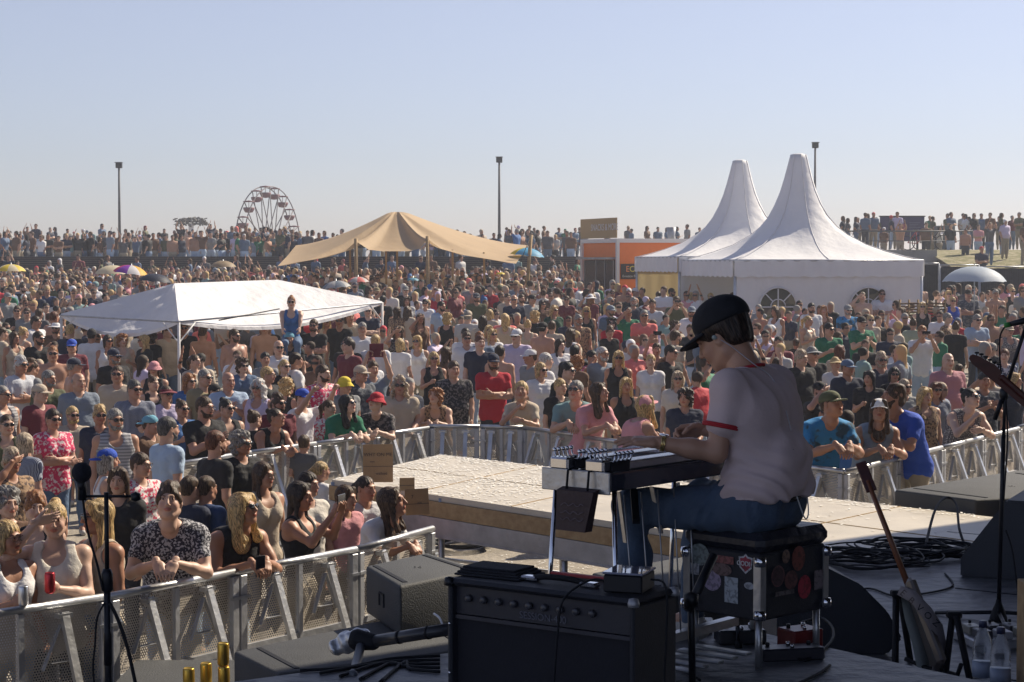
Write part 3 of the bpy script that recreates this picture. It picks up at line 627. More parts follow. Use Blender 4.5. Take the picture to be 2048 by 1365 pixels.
# ------------------------------------------------------------------ the crowd: named people
# one line a person: x y headheight (in the pixels of a zoomed view), yaw, build+pose, top:colour, hair:colour, extras
ZV = {'A': (0, 420, .2539), 'B': (500, 360, .2539), 'C': (1000, 400, .2539), 'D': (1528, 400, .2539), 'E': (0, 700, .2344), 'F': (400, 680, .2441),
      'G': (850, 600, .2686), 'H': (1548, 640, .2491), 'I': (0, 960, .2966), 'J': (400, 900, .3406)}
PEOPLE = """
I 55 395 205 60 wH strap:white o:blond g can.silver rail
I 238 190 215 25 wA strap:black r:ginger -
I 368 272 225 10 vZ strap:offwhite b:blond - canlow.red rail
I 655 250 240 -62 wH strap:beige l:blond s cup rail
I 1140 150 195 5 vL tee:speckle r:brown -
I 50 160 205 40 vA tee:brown c:grey -
I 1290 62 150 140 mA tee:navy s:brown -
E 1010 1120 250 0 wH tee:black l:brown - can.green
E 455 595 190 40 vX tee:floralred s:darkbrown s
E 100 950 210 45 vE tee:paisley r:greyblond s
E 220 800 165 150 vA tee:navystripe o:greyblond -
E 925 945 205 110 wA strap:white o:grey - capb.royal
E 1205 985 195 65 vA tee:floralwhite s:brown g
E 1440 680 225 130 mA tee:paleblue s:darkgrey - 
E 1850 800 205 130 mA tee:black s:auburn -
E 1750 495 195 60 hC tee:black s:brown g
E 1935 500 180 50 vA tank:black b:black s
E 985 600 185 35 mA tank:greystripe s:grey s
E 850 560 170 25 vA tee:navy r:blond s
E 1190 650 150 60 kA tee:brown r:auburn -
E 1290 640 140 80 mA tee:brown s:brown - capb.skyblue
E 675 275 165 40 hA tee:slate n: -
E 345 375 150 75 mA tee:maroon s:grey - cap.beige
E 25 385 165 70 mA tank:greystripe t:grey s
E 180 130 180 55 mX tee:stripedwhite r:white s
E 275 150 140 130 mA tee:grey r:brown -
A 415 1135 135 15 hA none t:ginger s
E 640 140 130 120 hA none s:grey - cap.navy
E 1000 210 165 5 mB tee:beige t:brown s
E 975 60 130 60 hA tee:black s:grey s cap.navy
E 1315 165 120 0 wH tank:black o:brown s bucket.pink
E 1150 340 175 40 mA tee:navystripe s:darkgrey s
E 1310 290 120 45 wA tank:black b:brown -
E 1420 380 150 45 wA tee:lilac s:brown s visor.maroon
E 1555 505 150 45 wH tee:blue b:brown s
E 1615 270 150 50 vA tee:blue l:ginger s
E 1750 240 150 55 mA tee:khaki t:grey s
E 1835 360 115 60 mA tee:black s:brown - cap.black
E 1950 270 155 35 hC tee:paleblue n: -
E 1665 100 130 60 wA tee:beige p:brown -
F 350 215 120 35 vA long:denim c:brown s
F 475 395 165 -15 vA tank:lilac x:white s
F 560 290 115 80 mA tee:black s:blond g
F 720 385 145 140 vA tank:black c:blond -
F 845 475 125 55 mU tee:white s:brown s cap.royal
F 625 640 150 70 vL strap:black b:darkbrown g
F 450 650 130 140 wA tee:black b:brown -
F 1010 280 140 60 hA tee:floralred s:brown -
F 1190 375 110 55 mA tee:grey s:brown - bucket.yellow
F 1320 280 125 60 mA tee:camo s:grey g cap.beige
F 1210 530 145 60 vL tee:green l:black s
F 1440 510 130 -35 wL tee:floralblack s:brown g bucket.red
F 1635 375 150 5 mB tee:beige x:greyblond s
F 1925 470 135 -20 vL tank:paisley c:ginger -
F 1420 240 105 20 mO tee:slate s:brown - tablet
F 645 65 115 20 hH tee:white n: s
F 535 160 110 20 wA tee:grey s:black -
F 695 220 115 40 wA tee:black p:blond s
F 790 170 115 110 mH tee:white s:darkbrown - can.green
F 1215 55 115 -60 mB tee:maroon s:darkbrown -
F 1440 15 110 175 mA tee:white s:blond -
F 1640 40 105 160 wA tee:white o:blond -
F 1780 15 100 -20 wA strap:white l:blond s
F 1915 155 115 10 wH tank:black o:blond s
F 855 850 150 170 kB tee:greydark s:brown -
F 345 850 200 60 vA tee:black c:grey s
J 375 150 150 60 wA strap:beige l:brown g
J 590 275 175 72 wP strap:black l:darkbrown - phone
J 715 125 140 125 kA tee:white p:blond -
J 975 225 130 50 kA tee:white p:darkbrown - phonelow Y16.3
J 860 285 120 60 kA tee:pink l:brown - Y16.0
J 1130 310 150 80 kL tee:white l:brown -
J 255 350 175 65 vL strap:black w:blond s phonelow
J 45 440 130 140 mA tee:navyblue s:brown -
J 640 205 130 60 wA tee:offwhite o:darkbrown -
E 60 640 150 30 mA tank:olive t:brown s
E 620 560 130 35 mA tee:beige s:blond s
E 420 250 130 60 mA tee:olive s:grey -
F 640 520 130 50 mA tee:maroon r:brown s
F 1060 560 120 60 wA tee:floralwhite p:brown -
G 215 520 130 20 hA tee:floralblack s:brown -
G 510 465 145 12 mX tee:red s:brown g cap.navy
G 410 320 125 20 mA tee:navy s:auburn -
G 310 290 105 10 mA tee:white s:brown s
G 680 270 120 -30 mA tee:lilac s:brown s cap.white
G 780 425 105 -75 mA tee:grey s:brown - cap.white
G 905 455 115 110 mA tee:white s:white -
G 865 525 130 40 vA tee:white o:blond s
G 1065 530 125 55 hA tee:black s:black s
G 1145 470 100 130 vA tee:brown c:ginger -
G 1245 430 105 40 vE tee:floralred s:black s
G 1325 405 105 45 mA tee:slate t:white g
G 1440 435 145 0 wA tank:black l:blond s
G 1215 575 110 5 kA tee:white s:blond - cap.pink
G 715 685 115 -5 kK tee:beige s:blond -
G 1010 650 120 40 vA tee:black s:blond -
G 1120 680 130 -20 mL tee:teal s:grey s
G 1300 665 140 60 wL tee:pink l:brown -
G 1495 640 140 10 wB strap:black l:blond -
G 1645 750 115 130 kL strap:pink l:blond - cap.pink
G 1680 460 120 -5 wA tee:white s:blond -
G 1835 395 115 60 mA tee:black s:black s
G 1880 590 130 0 wA tee:offwhite l:greyblond s
G 1935 730 145 -20 vB tee:navy c:darkbrown -
G 1870 280 115 120 mA tee:beige s:brown -
G 1632 120 108 0 mX tee:coral t:grey s
G 1375 240 105 5 kA tee:black r:brown g
G 1390 175 95 0 wH tee:red c:black s
G 1725 370 105 0 wO tee:brown s:brown - phone
G 560 395 105 160 mA none s:darkbrown -
G 1005 340 105 40 wA tee:white l:darkbrown -
G 1085 260 110 150 wA tank:white l:brown -
G 1115 390 95 170 mA tee:black s:black -
G 880 215 105 150 mA none t:black - capb.black
G 820 125 100 170 wA tee:black c:blond -
G 765 190 95 175 wA strap:beige b:blond -
G 500 260 105 30 wA tee:white l:blond s
G 430 160 110 170 wA tee:beige l:darkbrown -
G 320 125 95 170 mA tee:palegrey s:grey - capb.beige
G 170 140 100 160 wA tank:black c:blond -
G 600 150 95 175 wA strap:beige l:blond -
G 160 400 110 150 wA tee:brown l:brown -
C 110 790 85 0 hA tee:navy n: s
C 425 870 100 40 wA tee:greendark w:blond s
C 680 880 90 0 wA tank:black w:blond s
C 875 875 85 35 mA tee:slateblue s:brown - cap.slate
C 1010 890 85 10 mE tee:green s:black s
C 1200 825 85 -10 mH tee:stripedwhite s:brown -
C 1390 800 85 0 mP tee:olive s:brown - phone
C 1510 885 90 -5 mA tee:white n: s cap.slate
C 1380 1000 90 30 vE tee:beige c:brown s
C 715 780 80 160 wA tee:maroon l:ginger - sunhat.white
H 845 660 150 -10 vL tank:slate l:brown - cap.white
H 465 640 150 45 mL tee:bluefloral t:brown - cap.olive
H 595 385 120 35 mA tee:navy s:brown - cap.denim
H 495 355 90 20 wA tee:white s:blond - visor.straw
H 370 570 115 30 mE tee:black s:brown - cap.black
H 765 470 120 -35 vH tee:black l:black -
H 860 325 125 10 mA tee:navy r:greyblond s
H 965 440 125 0 wA tee:black o:black s
H 955 580 150 -80 mL tee:royal r:brown -
H 1210 610 155 30 vA tank:paisley w:blond -
H 1300 565 125 10 wA tee:navystripe l:auburn s
H 1400 335 150 10 hA tee:pinkstripe n:ginger -
H 1190 100 105 0 mP tee:white s:ginger - phone
H 1690 490 130 5 mC tee:camo s:black -
H 1580 630 140 45 vK tank:dotted b:black s
H 1935 490 130 60 wA tee:navy l:blond -
H 1850 290 110 -20 wA tee:navypattern s:auburn -
H 220 310 130 45 hA tee:black r:greyblond -
H 310 275 100 30 mA tee:black s:grey s visor.grey
H 290 505 90 0 mA tee:grey s:blond -
H 525 255 115 150 wA tee:beige l:auburn -
H 445 80 120 30 mH tee:green s:black s
D 770 970 105 15 hC tee:green s:black - cap.black
H 180 190 85 150 kA tee:black s:brown -
H 1050 540 110 30 wA tee:grey o:greyblond s
H 1490 400 75 130 kA tee:beige s:brown -
D 1510 1005 95 165 wA tee:black b:brown -
D 1680 950 95 10 mX tee:paleblue s:grey s
D 1450 935 100 70 wH tee:paisley s:grey -
D 1245 845 85 0 wA tank:black l:blond s
D 1222 680 75 0 hA none s:grey s
D 1175 975 85 165 wA tee:sage b:brown -
D 1610 745 85 0 hX tee:camo s:brown - cap.black
D 1825 745 85 -5 mA none s:grey g
D 1958 725 80 5 wA tank:black s:blond s
D 1452 745 75 0 wA tank:black l:blond s
D 1488 800 70 0 wA tank:royal s:blond s
D 1768 745 65 0 wH tee:white s:brown s
D 1935 1030 85 5 wA tank:dotted s:brown s cap.beige
D 930 745 90 0 hX tee:white t:brown s
D 775 765 80 -5 mE none s:brown -
D 597 725 75 0 mA tank:white s:black s
D 662 870 80 10 mH tee:bluefloral s:grey s cap.grey
D 840 950 75 0 wA tee:beige s:blond s
D 375 855 80 10 mA tee:white s:black g
D 470 870 80 0 wA tank:brown l:ginger -
D 350 955 90 60 wH strap:beige p:blond -
D 90 880 100 -60 wH tank:white w:brown -
D 65 765 60 0 mA tee:blue s:black s
B 325 965 110 5 wS strap:blue b:ginger s
B 310 1255 110 10 mA tee:black s:brown - capb.skyblue
B 115 1165 95 0 mA none s:ginger s
B 225 1325 85 0 mA none n: -
B 500 1150 100 -5 mX tee:black s:brown s
B 605 1120 85 -10 wA tank:beige l:blond s
B 705 1115 95 0 mA tee:black s:black s
B 790 1085 80 20 mA tee:beige s:brown -
B 885 1175 100 10 mA tee:white s:grey g
B 930 1035 85 5 mX tee:navy n: s
B 765 1295 100 -40 mA tee:black s:darkbrown s
B 1050 950 75 160 mA tee:black s:black -
B 1165 1200 90 10 wE tank:floralblack w:brown s
B 1340 1095 90 20 wE strap:brown w:brown s
B 1235 955 75 10 wA tee:palegrey l:brown -
B 1240 1035 85 160 wA tee:beige w:brown -
B 1225 870 75 10 mA tee:black s:grey s cap.grey
B 1080 890 70 40 mA tee:white s:black g
B 1000 880 60 10 mA tee:grey s:brown - cap.khaki
B 1510 1000 80 50 mA tee:paleblue s:black -
B 1530 905 80 120 wA tee:green l:darkbrown -
B 1680 990 75 20 kA tee:blue r:brown -
B 1785 930 75 5 mA tee:olive s:brown s cap.camo
B 1745 840 80 0 mA tee:grey t:grey s
B 1885 800 75 150 hA tee:navy s:black -
B 1975 850 80 160 wA tank:white l:blond -
B 1450 875 60 5 wA tee:white s:grey s cap.white
B 1385 820 55 30 mA tee:navy s:black -
B 1300 800 45 0 wA tee:pink s:blond s sunhat.white
B 1175 745 50 0 mA tee:palegrey s:brown - straw.straw
B 1222 755 50 150 mA tee:white s:brown -
B 1085 775 55 170 kA tee:stripedwhite s:grey -
B 1465 755 50 20 mA tee:blue t:grey s
B 960 800 60 20 mA tee:black s:black -
B 535 730 45 10 wA tee:green s:ginger s
B 360 770 45 20 mA tee:palegrey s:brown - cap.white
B 1890 1060 80 160 wA tee:beige o:blond -
B 1380 975 75 0 wA tee:white s:black s
B 1160 1040 80 150 wA tee:paisley l:brown -
B 1880 1190 90 10 wA tee:beige l:blond s
B 1700 1220 90 20 mA tee:white s:darkbrown s
B 1810 1250 100 20 mA tee:slateblue s:ginger -
A 180 620 80 60 hA tee:black s:brown -
A 372 640 70 20 mB tee:navyblue s:blond -
A 458 525 65 175 mA tee:palegrey s:brown -
A 262 545 60 20 mX tee:beige s:brown s
A 635 560 65 175 hA tee:black s:auburn -
A 600 545 55 20 mA tee:lilac s:blond -
A 765 555 50 0 mA tee:palegrey s:brown - cap.black
A 835 590 60 170 hA tee:black s:black - capb.navy
A 868 550 50 150 mA tee:teal s:grey -
A 990 560 60 0 mA none t:brown s
A 135 800 80 10 hH tee:black s:brown s
A 212 815 75 10 mA tee:grey s:brown s
A 285 885 85 80 mA tee:white s:darkbrown g
A 312 820 70 160 mA tee:greydark s:brown -
A 430 850 90 150 hA none s:auburn -
A 438 935 75 0 mA tee:brown s:brown s straw.white
A 190 970 95 140 wA strap:beige b:blond -
A 115 1010 100 60 wA strap:beige l:brown -
A 20 975 90 120 mA tee:beige s:brown -
A 305 1015 115 60 mA tee:black s:darkbrown s
A 62 690 70 60 mA tee:grey s:grey - cap.grey
A 555 955 90 170 mA tee:navy s:blond -
A 725 990 90 175 mA tee:white s:black - beanie.black
A 565 1075 95 5 hA tee:maroon s:grey s cap.royal
A 850 1035 110 40 wB tank:white o:darkbrown s
A 965 1030 105 30 wA strap:beige c:ginger -
A 1130 1035 110 -70 wH tee:black l:blond s
A 1205 1005 90 150 wA tee:black c:darkbrown -
A 1320 960 90 60 hA tee:beige s:brown -
A 1600 970 85 170 mA none s:brown -
A 1850 995 95 60 hA none s:brown s
A 1450 935 80 10 mA tee:black s:brown s
A 65 1155 75 60 mA tee:black s:grey - bucket.sage
A 1240 590 45 160 mA tee:black s:brown - capb.white
A 1310 545 45 30 mA tee:slateblue s:black -
A 240 500 50 10 wA tee:beige o:blond -
A 350 520 50 0 wA tee:black l:brown s
A 390 520 50 20 mA tee:black t:brown s
A 550 530 50 20 mA none s:brown s
A 500 480 40 160 mA tee:white s:brown -
A 700 550 50 40 mA tee:coral s:brown -
A 640 495 40 0 mA tee:black s:brown s
A 60 500 45 20 wA tee:beige l:brown -
A 130 480 50 20 wA tee:brown c:brown -
A 960 620 55 0 wA tee:maroon s:brown -
A 1530 520 45 0 mA tee:grey s:grey g
A 40 590 55 20 wA tee:white o:blond -
A 90 610 55 160 wA tee:white l:blond -
C 400 610 55 20 hA tee:greendark s:brown s
C 315 610 60 -20 mA tee:palegrey t:brown -
C 550 665 55 5 wA tank:white s:blond -
C 645 665 55 175 mA tee:coral s:grey -
C 718 700 70 40 hA tee:black r:white -
C 750 625 60 0 mA tee:navy s:grey g
C 878 625 60 175 mA tee:white s:black - cap.black
C 885 740 65 0 wH tank:floralblack s:brown s
C 1000 630 60 140 mA tee:black s:black -
C 1068 725 50 60 mE tee:white s:brown - cap.white
C 1015 750 50 60 mA tee:pink s:auburn -
C 1052 805 65 10 mA tee:navy s:grey -
C 1160 655 55 150 mA tee:lilac s:brown -
C 1245 640 55 170 hA tee:slateblue s:black -
C 1355 730 60 60 mA tee:black s:darkbrown s
C 1592 665 60 150 hA tee:teal s:black - straw.black
C 1500 690 50 150 mA tee:blue s:brown -
C 1510 760 60 60 wA tank:black l:blond s
C 1660 765 55 20 wA tank:white o:blond s
C 1835 760 60 -20 wA tee:beige l:brown -
C 1945 710 55 150 mA tee:palegrey s:black -
C 2005 730 55 0 wA tank:brown l:brown s
C 1250 755 55 160 mA tee:beige s:brown -
C 1325 840 60 150 kA tee:olive s:darkbrown -
C 525 790 70 0 wA tee:maroon s:brown s
C 570 750 50 30 mA tee:stripedwhite s:brown - cap.navy
C 255 785 70 60 mA tee:grey s:brown - cap.black
C 335 825 75 30 wA tee:brown l:darkbrown s
C 400 760 55 0 mA tee:brown t:brown s
C 465 750 60 0 wA tee:beige c:brown -
C 170 780 60 30 mA tee:palegrey s:brown -
C 60 775 75 20 mA tee:beige s:brown -
C 180 660 60 170 mA tee:white s:brown -
C 75 660 60 160 mA tee:navy s:brown -
C 300 690 55 170 wA tank:black o:blond -
C 410 1000 75 170 mA tee:beige s:brown - 
C 1885 950 60 0 wA tank:white l:brown -
C 620 950 75 20 mA tee:paisley s:grey g
""".strip().split('\n')

COLS = {'white': (.72, .72, .74), 'offwhite': (.66, .62, .56), 'palegrey': (.48, .48, .48), 'grey': (.24, .25, .26), 'greydark': (.10, .10, .11), 'slate': (.20, .24, .30), 'slateblue': (.09, .14, .22),
  'black': (.012, .012, .015), 'navy': (.016, .024, .055), 'navyblue': (.02, .05, .14), 'blue': (.05, .15, .38), 'royal': (.02, .08, .48), 'paleblue': (.36, .47, .62), 'skyblue': (.15, .38, .50), 'denim': (.10, .16, .27),
  'beige': (.50, .42, .33), 'khaki': (.26, .22, .13), 'olive': (.09, .10, .05), 'sage': (.36, .40, .30), 'green': (.015, .17, .09), 'greendark': (.015, .07, .045), 'teal': (.18, .30, .31),
  'maroon': (.16, .025, .04), 'red': (.50, .02, .04), 'coral': (.80, .20, .18), 'pink': (.66, .30, .33), 'lilac': (.55, .48, .66), 'brown': (.14, .075, .045), 'yellow': (.75, .58, .05), 'straw': (.52, .40, .22), 'camo': (.10, .12, .14)}
PATS = {'floralred': ('floral', (.62, .04, .13), (.75, .62, .62), 28), 'floralwhite': ('floral', (.74, .70, .68), (.60, .06, .12), 34), 'floralblack': ('floral', (.02, .02, .025), (.16, .14, .14), 30), 'paisley': ('floral', (.34, .22, .13), (.08, .05, .04), 32),
  'camo': ('floral', (.05, .06, .08), (.14, .15, .17), 18), 'bluefloral': ('floral', (.03, .22, .48), (.03, .08, .13), 9), 'speckle': ('floral', (.03, .03, .045), (.45, .45, .48), 70), 'dotted': ('dots', (.10, .09, .10), (.50, .48, .46), 48), 'navypattern': ('floral', (.03, .04, .09), (.5, .5, .55), 26),
  'navystripe': ('vstripes', (.03, .04, .09), (.35, .38, .45), 22), 'stripedwhite': ('vstripes', (.66, .66, .68), (.32, .36, .44), 26), 'greystripe': ('stripes', (.22, .22, .24), (.42, .42, .44), 9), 'pinkstripe': ('stripes', (.52, .22, .25), (.38, .20, .24), 24)}
PATW = {'floralred': 'red floral', 'floralwhite': 'white and red floral', 'floralblack': 'dark floral', 'paisley': 'brown patterned', 'camo': 'dark mottled', 'bluefloral': 'blue leaf-print', 'speckle': 'black and white speckled', 'dotted': 'dark dotted', 'navypattern': 'navy patterned',
  'navystripe': 'navy striped', 'stripedwhite': 'pale striped', 'greystripe': 'grey striped', 'pinkstripe': 'faded pink striped', 'offwhite': 'cream', 'palegrey': 'pale grey', 'greydark': 'dark grey', 'slate': 'slate grey', 'slateblue': 'slate blue', 'royal': 'royal blue', 'paleblue': 'pale blue', 'skyblue': 'sky blue', 'greendark': 'dark green', 'navyblue': 'dark blue', 'straw': 'straw'}
HAIRC = {'blond': (.52, .36, .17), 'greyblond': (.42, .34, .25), 'ginger': (.30, .13, .045), 'auburn': (.13, .045, .022), 'brown': (.075, .042, .022), 'darkbrown': (.035, .020, .013), 'black': (.012, .010, .010), 'grey': (.26, .25, .24), 'darkgrey': (.09, .085, .085), 'white': (.62, .60, .56), '': (.1, .08, .06)}
SKIN = [(.50, .29, .20), (.46, .25, .165), (.54, .33, .235), (.40, .20, .125), (.57, .37, .28), (.44, .24, .17)]
def m_skin(i): return mat('skin_%d' % i, SKIN[i], .48, bump=.12, bscale=120, var=.12, vscale=9, tint=True, spec=.4)
def m_cloth(c):
    if c in PATS: k, a, b, s_ = PATS[c]; return mat('cloth_' + c, a, .85, bump=.35, bscale=26, kind=k, col2=b, pscale=s_, trans=.05)
    return mat('cloth_' + c, COLS[c], .85, bump=.4, bscale=22, var=.10, vscale=9, trans=.06)
def m_hair(c): return mat('hair_' + (c or 'none'), HAIRC[c], .45, kind='hair', trans=.38)
M_LENS = mat('dark_lens', (.012, .012, .016), .12, spec=.8); M_FRAME = mat('glasses_frame', (.08, .05, .03), .3)
M_PHONE = mat('phone_black', (.015, .015, .02), .25); M_CAN = {c: mat('can_' + c, v, .28, .85) for c, v in {'silver': (.6, .6, .62), 'red': (.5, .05, .06), 'green': (.15, .45, .08), 'gold': (.62, .40, .07)}.items()}
M_CUP = mat('clear_cup', (.75, .78, .8), .15, trans=.5)
M_PANTS = [m_cloth('denim'), mat('cloth_trouser', (.03, .035, .05), .85, bump=.4, bscale=20), mat('cloth_sand', (.33, .28, .21), .85, bump=.4, bscale=20), m_cloth('paleblue')]
M_SHOE = mat('shoe', (.45, .43, .4), .6); M_SHOE2 = mat('shoe_dark', (.03, .03, .035), .5)

def can_mesh():
    if 'can' in _HR: return _HR['can']
    _HR['can'] = MB().lathe([(.022, 0), (.026, .006), (.029, .014), (.029, .102), (.026, .110), (.024, .113), (.022, .110), (.0, .110)], n=16).mesh('drink_can'); return _HR['can']
def phone_mesh():
    if 'phone' in _HR: return _HR['phone']
    _HR['phone'] = MB().box((-.075, -.005, -.037), (.075, .005, .037), bev=.004).mesh('phone'); return _HR['phone']
HELD = []
ANCH = []          # (world xy, short phrase) used in labels
PLIST = []
rnd = random.Random(11)
HZ = {}            # head height of a template
LEANERS = []
SOLID = []         # standing places taken
def solve(px, py, hpx, hz0, hs, lo=.86, hi=1.10, hh=.235):
    best = None
    d0 = FPX * hh * hs / hpx
    for f in np.linspace(-.32, .32, 65):
        d = d0 * math.exp(f); p = PY(px, py, d); s = (p.z - float(G(p.x, d))) / hz0
        c = ((s - 1) / .05) ** 2 + (f / .10) ** 2
        if best is None or c < best[0]: best = (c, p, s, d)
    c, p, s, d = best
    return p, min(max(s, lo), hi), d
NAMED = {}
def add_person(line, i):
    t = line.split(); zv = ZV[t[0]]; px = zv[0] + float(t[1]) * zv[2]; py = zv[1] + float(t[2]) * zv[2]; hpx = float(t[3]) * zv[2]
    yaw = float(t[4]); build, pose = t[5][0], t[5][1]; top, tc = t[6].split(':'); tc = tc if top == 'none' and 0 else (t[6].split(':')[1] if ':' in t[6] else '')
    return px, py, hpx, yaw, build, pose, top, tc, t[7], t[8] if len(t) > 8 else '-', t[9] if len(t) > 9 else None
def parse(line):
    t = line.split(); zv = ZV[t[0]]; top, _, tc = t[6].partition(':')
    ex = t[9:] 
    return dict(px=zv[0] + float(t[1]) * zv[2], py=zv[1] + float(t[2]) * zv[2], h=float(t[3]) * zv[2], yaw=float(t[4]), b=t[5][0], p=t[5][1], top=top, tc=tc, hair=t[7].partition(':')[0], hc=t[7].partition(':')[2], g=t[8] if len(t) > 8 else '-', ex=ex)
HATW = {'cap': 'cap', 'capb': 'backward cap', 'bucket': 'bucket hat', 'sunhat': 'sun hat', 'straw': 'brimmed hat', 'visor': 'visor', 'beanie': 'beanie'}
HELDW = {'can': 'holding a %s can', 'cup': 'holding a clear cup', 'phone': 'holding up a phone', 'phonelow': 'holding a phone', 'tablet': 'holding up a tablet'}
POSEW = {'X': 'arms folded', 'E': 'shading the eyes', 'Z': 'shading the eyes', 'U': 'both arms up pointing', 'C': 'hands together', 'L': 'leaning forward', 'K': 'leaning with hand at chin', 'S': 'riding on shoulders', 'O': 'arms raised', 'H': 'one hand raised'}
def phrase(d):
    col = PATW.get(d['tc'], d['tc'])
    w_ = {'tee': '%s top', 'tank': '%s tank top', 'strap': '%s strap top', 'long': '%s long sleeved shirt', 'none': 'bare back and chest'}[d['top']]
    w_ = w_ % col if '%s' in w_ else 'no shirt'
    hat = None; held = None
    for e in d['ex']:
        a, _, b = e.partition('.')
        if a in HATW: hat = (PATW.get(b, b) + ' ' + HATW[a]).replace('straw brimmed', 'straw brimmed')
        elif a in HELDW or a == 'canlow':
            a = 'can' if a == 'canlow' else a
            held = HELDW[a] % b if '%s' in HELDW[a] else HELDW[a]
    s = 'person in ' + (('%s and %s' % (hat, w_)) if hat else w_)
    if d['g'] == 's': s += ', sunglasses'
    elif d['g'] == 'g': s += ', glasses'
    if abs(d['yaw']) > 100 : s += ', seen from behind'
    if held: s += ', ' + held
    elif d['p'] in POSEW and d['p'] != 'H': s += ', ' + POSEW[d['p']]
    return s, (('%s' % hat) if hat else w_)
def build_person(d):
    pose, b = d['p'], d['b']; y = d['yaw']
    yb = y
    # the body turns less than the head
    hy = 0
    if pose in 'ABHC' and 15 < abs(y) < 100: hy = 20 if y > 0 else -20; yb = y - hy
    if pose in 'LK': hy = max(-30, min(30, round(y / 15) * 15)) if abs(y) < 90 else 0; yb = y - hy
    hp = 0
    T = template(b, pose, hy, hp); J = T['J']; hz = J['hed'][2] if pose != 'S' else J['hed'][2] + 1.48
    hs = 1.0 * J['H']; sc0 = .74 if b == 'k' else (.955 if J['fem'] else 1.02)
    if pose == 'S': hz = J['hed'][2] + 1.50 
    if 'force' in d: P, s = PY(d['px'], d['py'], d['force']), 1.0; s = min(max((P.z - float(G(P.x, P.y))) / hz / sc0, .84), 1.14)
    elif pose == 'S':
        P = PY(d['px'], d['py'], d['Y']); s = 1.0
    else: P, s, _ = solve(d['px'], d['py'], d['h'] / 1.06, hz * sc0, hs * sc0, *((.62, 1.3) if b == 'k' else (.86, 1.12)))
    if pose != 'S' and inpoly(P.x, P.y - .25, PIT):
        Yn = P.y
        while inpoly(P.x, P.y - (.25 if 'force' not in d else .0), PIT) and Yn < P.y + 5 and Yn < 32: Yn += .08; P = PY(d['px'], d['py'], Yn)
        s = min(max((P.z - float(G(P.x, P.y))) / hz / sc0, .80 if b != 'k' else .6), 1.16 if b != 'k' else 1.4)
    S = s * sc0
    R = Matrix.Rotation(math.radians(yb), 3, 'Z')
    off = R @ Vector((J['hed'][0], J['hed'][1], 0)) * S
    x, yy = P.x - off.x, P.y - off.y
    z = float(G(x, yy)) if pose != 'S' else P.z - J['hed'][2] * S
    root = empty('person', (x, yy, z), 'x', 'person', 'people in the crowd', math.radians(yb)); root.scale = (S, S, S)
    sk = m_skin(rnd.randrange(len(SKIN))); link('body', T['body'], sk, root)
    if d['top'] != 'none': link({'tee': 'shirt', 'tank': 'tank_top', 'strap': 'strap_top', 'long': 'shirt'}[d['top']], garment(T, d['top']), m_cloth(d['tc']), root)
    sh = rnd.random() < .4; link('shorts' if sh else 'trousers', garment(T, 'shorts' if sh else 'pants'), rnd.choice(M_PANTS), root)
    if pose != 'S': link('shoes', garment(T, 'shoes'), rnd.choice((M_SHOE, M_SHOE2)), root)
    HM = Matrix.Translation(J['hed']) @ Matrix(hmat(J)).to_4x4()
    def onhead(n, me, m): o = link(n, me, m, root); o.matrix_local = HM; return o
    if d['hair'] != 'n': onhead('hair', hair_mesh(d['hair'] if d['hair'] else 's'), m_hair(d['hc']))
    elif rnd.random() < .5: onhead('hair', hair_mesh('g'), m_hair('grey'))
    if not J['fem'] and b != 'k' and rnd.random() < .3: onhead('beard', hair_mesh('beard'), m_hair(d['hc'] or 'brown'))
    if d['g'] == 's': onhead('sunglasses', glasses_mesh('sun'), M_LENS)
    if d['g'] == 'g': onhead('glasses', glasses_mesh('clear'), M_FRAME)
    for e in d['ex']:
        a, _, c = e.partition('.')
        if a in HATW: onhead('hat' if a not in ('cap', 'capb') else 'cap', hat_mesh(a), m_cloth(c))
    ph, short = phrase(d)
    # held things are things of their own
    MW = Matrix.Translation((x, yy, z)) @ R.to_4x4() @ Matrix.Scale(S, 4)
    for e in d['ex']:
        a, _, c = e.partition('.')
        el, wr, th, hk = J['arm'][0]
        if a == 'canlow': a = 'can'; el, wr, th, hk = J['arm'][1]; wr = np.array(wr)
        if a in ('can', 'cup'):
            dd = np.array(wr) - np.array(el); dd /= np.linalg.norm(dd); q = Vector(np.array(wr) + dd * .062 + V3(0, -.030, -.03)); M = MW @ Matrix.Translation(q)
            me = can_mesh(); o = link('drink_can' if a == 'can' else 'plastic_cup', me, M_CAN[c] if a == 'can' else M_CUP); o.matrix_world = M @ (Matrix.Scale(1.25, 4) if a == 'cup' else Matrix.Scale(1.15, 4))
            HELD.append((o, '%s held by the %s' % ({'can': '%s drink can' % c, 'cup': 'clear plastic cup'}[a], ''), root, 'can' if a == 'can' else 'cup'))
        if a in ('phone', 'tablet', 'phonelow'):
            w2 = J['arm'][1][1]; q = Vector((np.array(wr) + np.array(w2)) / 2 + V3(0, -.03, .10)) if a != 'phonelow' else Vector(np.array(wr) + V3(.03, -.05, -.02)); o = link('phone' if a != 'tablet' else 'tablet', phone_mesh(), M_PHONE if a != 'tablet' else m_cloth('maroon')); o.matrix_world = MW @ Matrix.Translation(q) @ (Matrix.Rotation(math.pi / 2, 4, 'Y') if a == 'phonelow' else Matrix()) @ Matrix.Scale(1.0 if a != 'tablet' else 1.5, 4)
            if a == 'tablet': o.scale = (o.scale[0], o.scale[1], o.scale[2] * 1.9)
            HELD.append((o, '%s held by the %s' % ('black phone' if a != 'tablet' else 'dark red tablet held overhead', ''), root, 'phone' if a != 'tablet' else 'tablet'))
    PLIST.append(dict(root=root, ph=ph, short=short, px=d['px'], py=d['py'], d=P.y, h=d['h']))
    SOLID.append((x, yy))
    return root
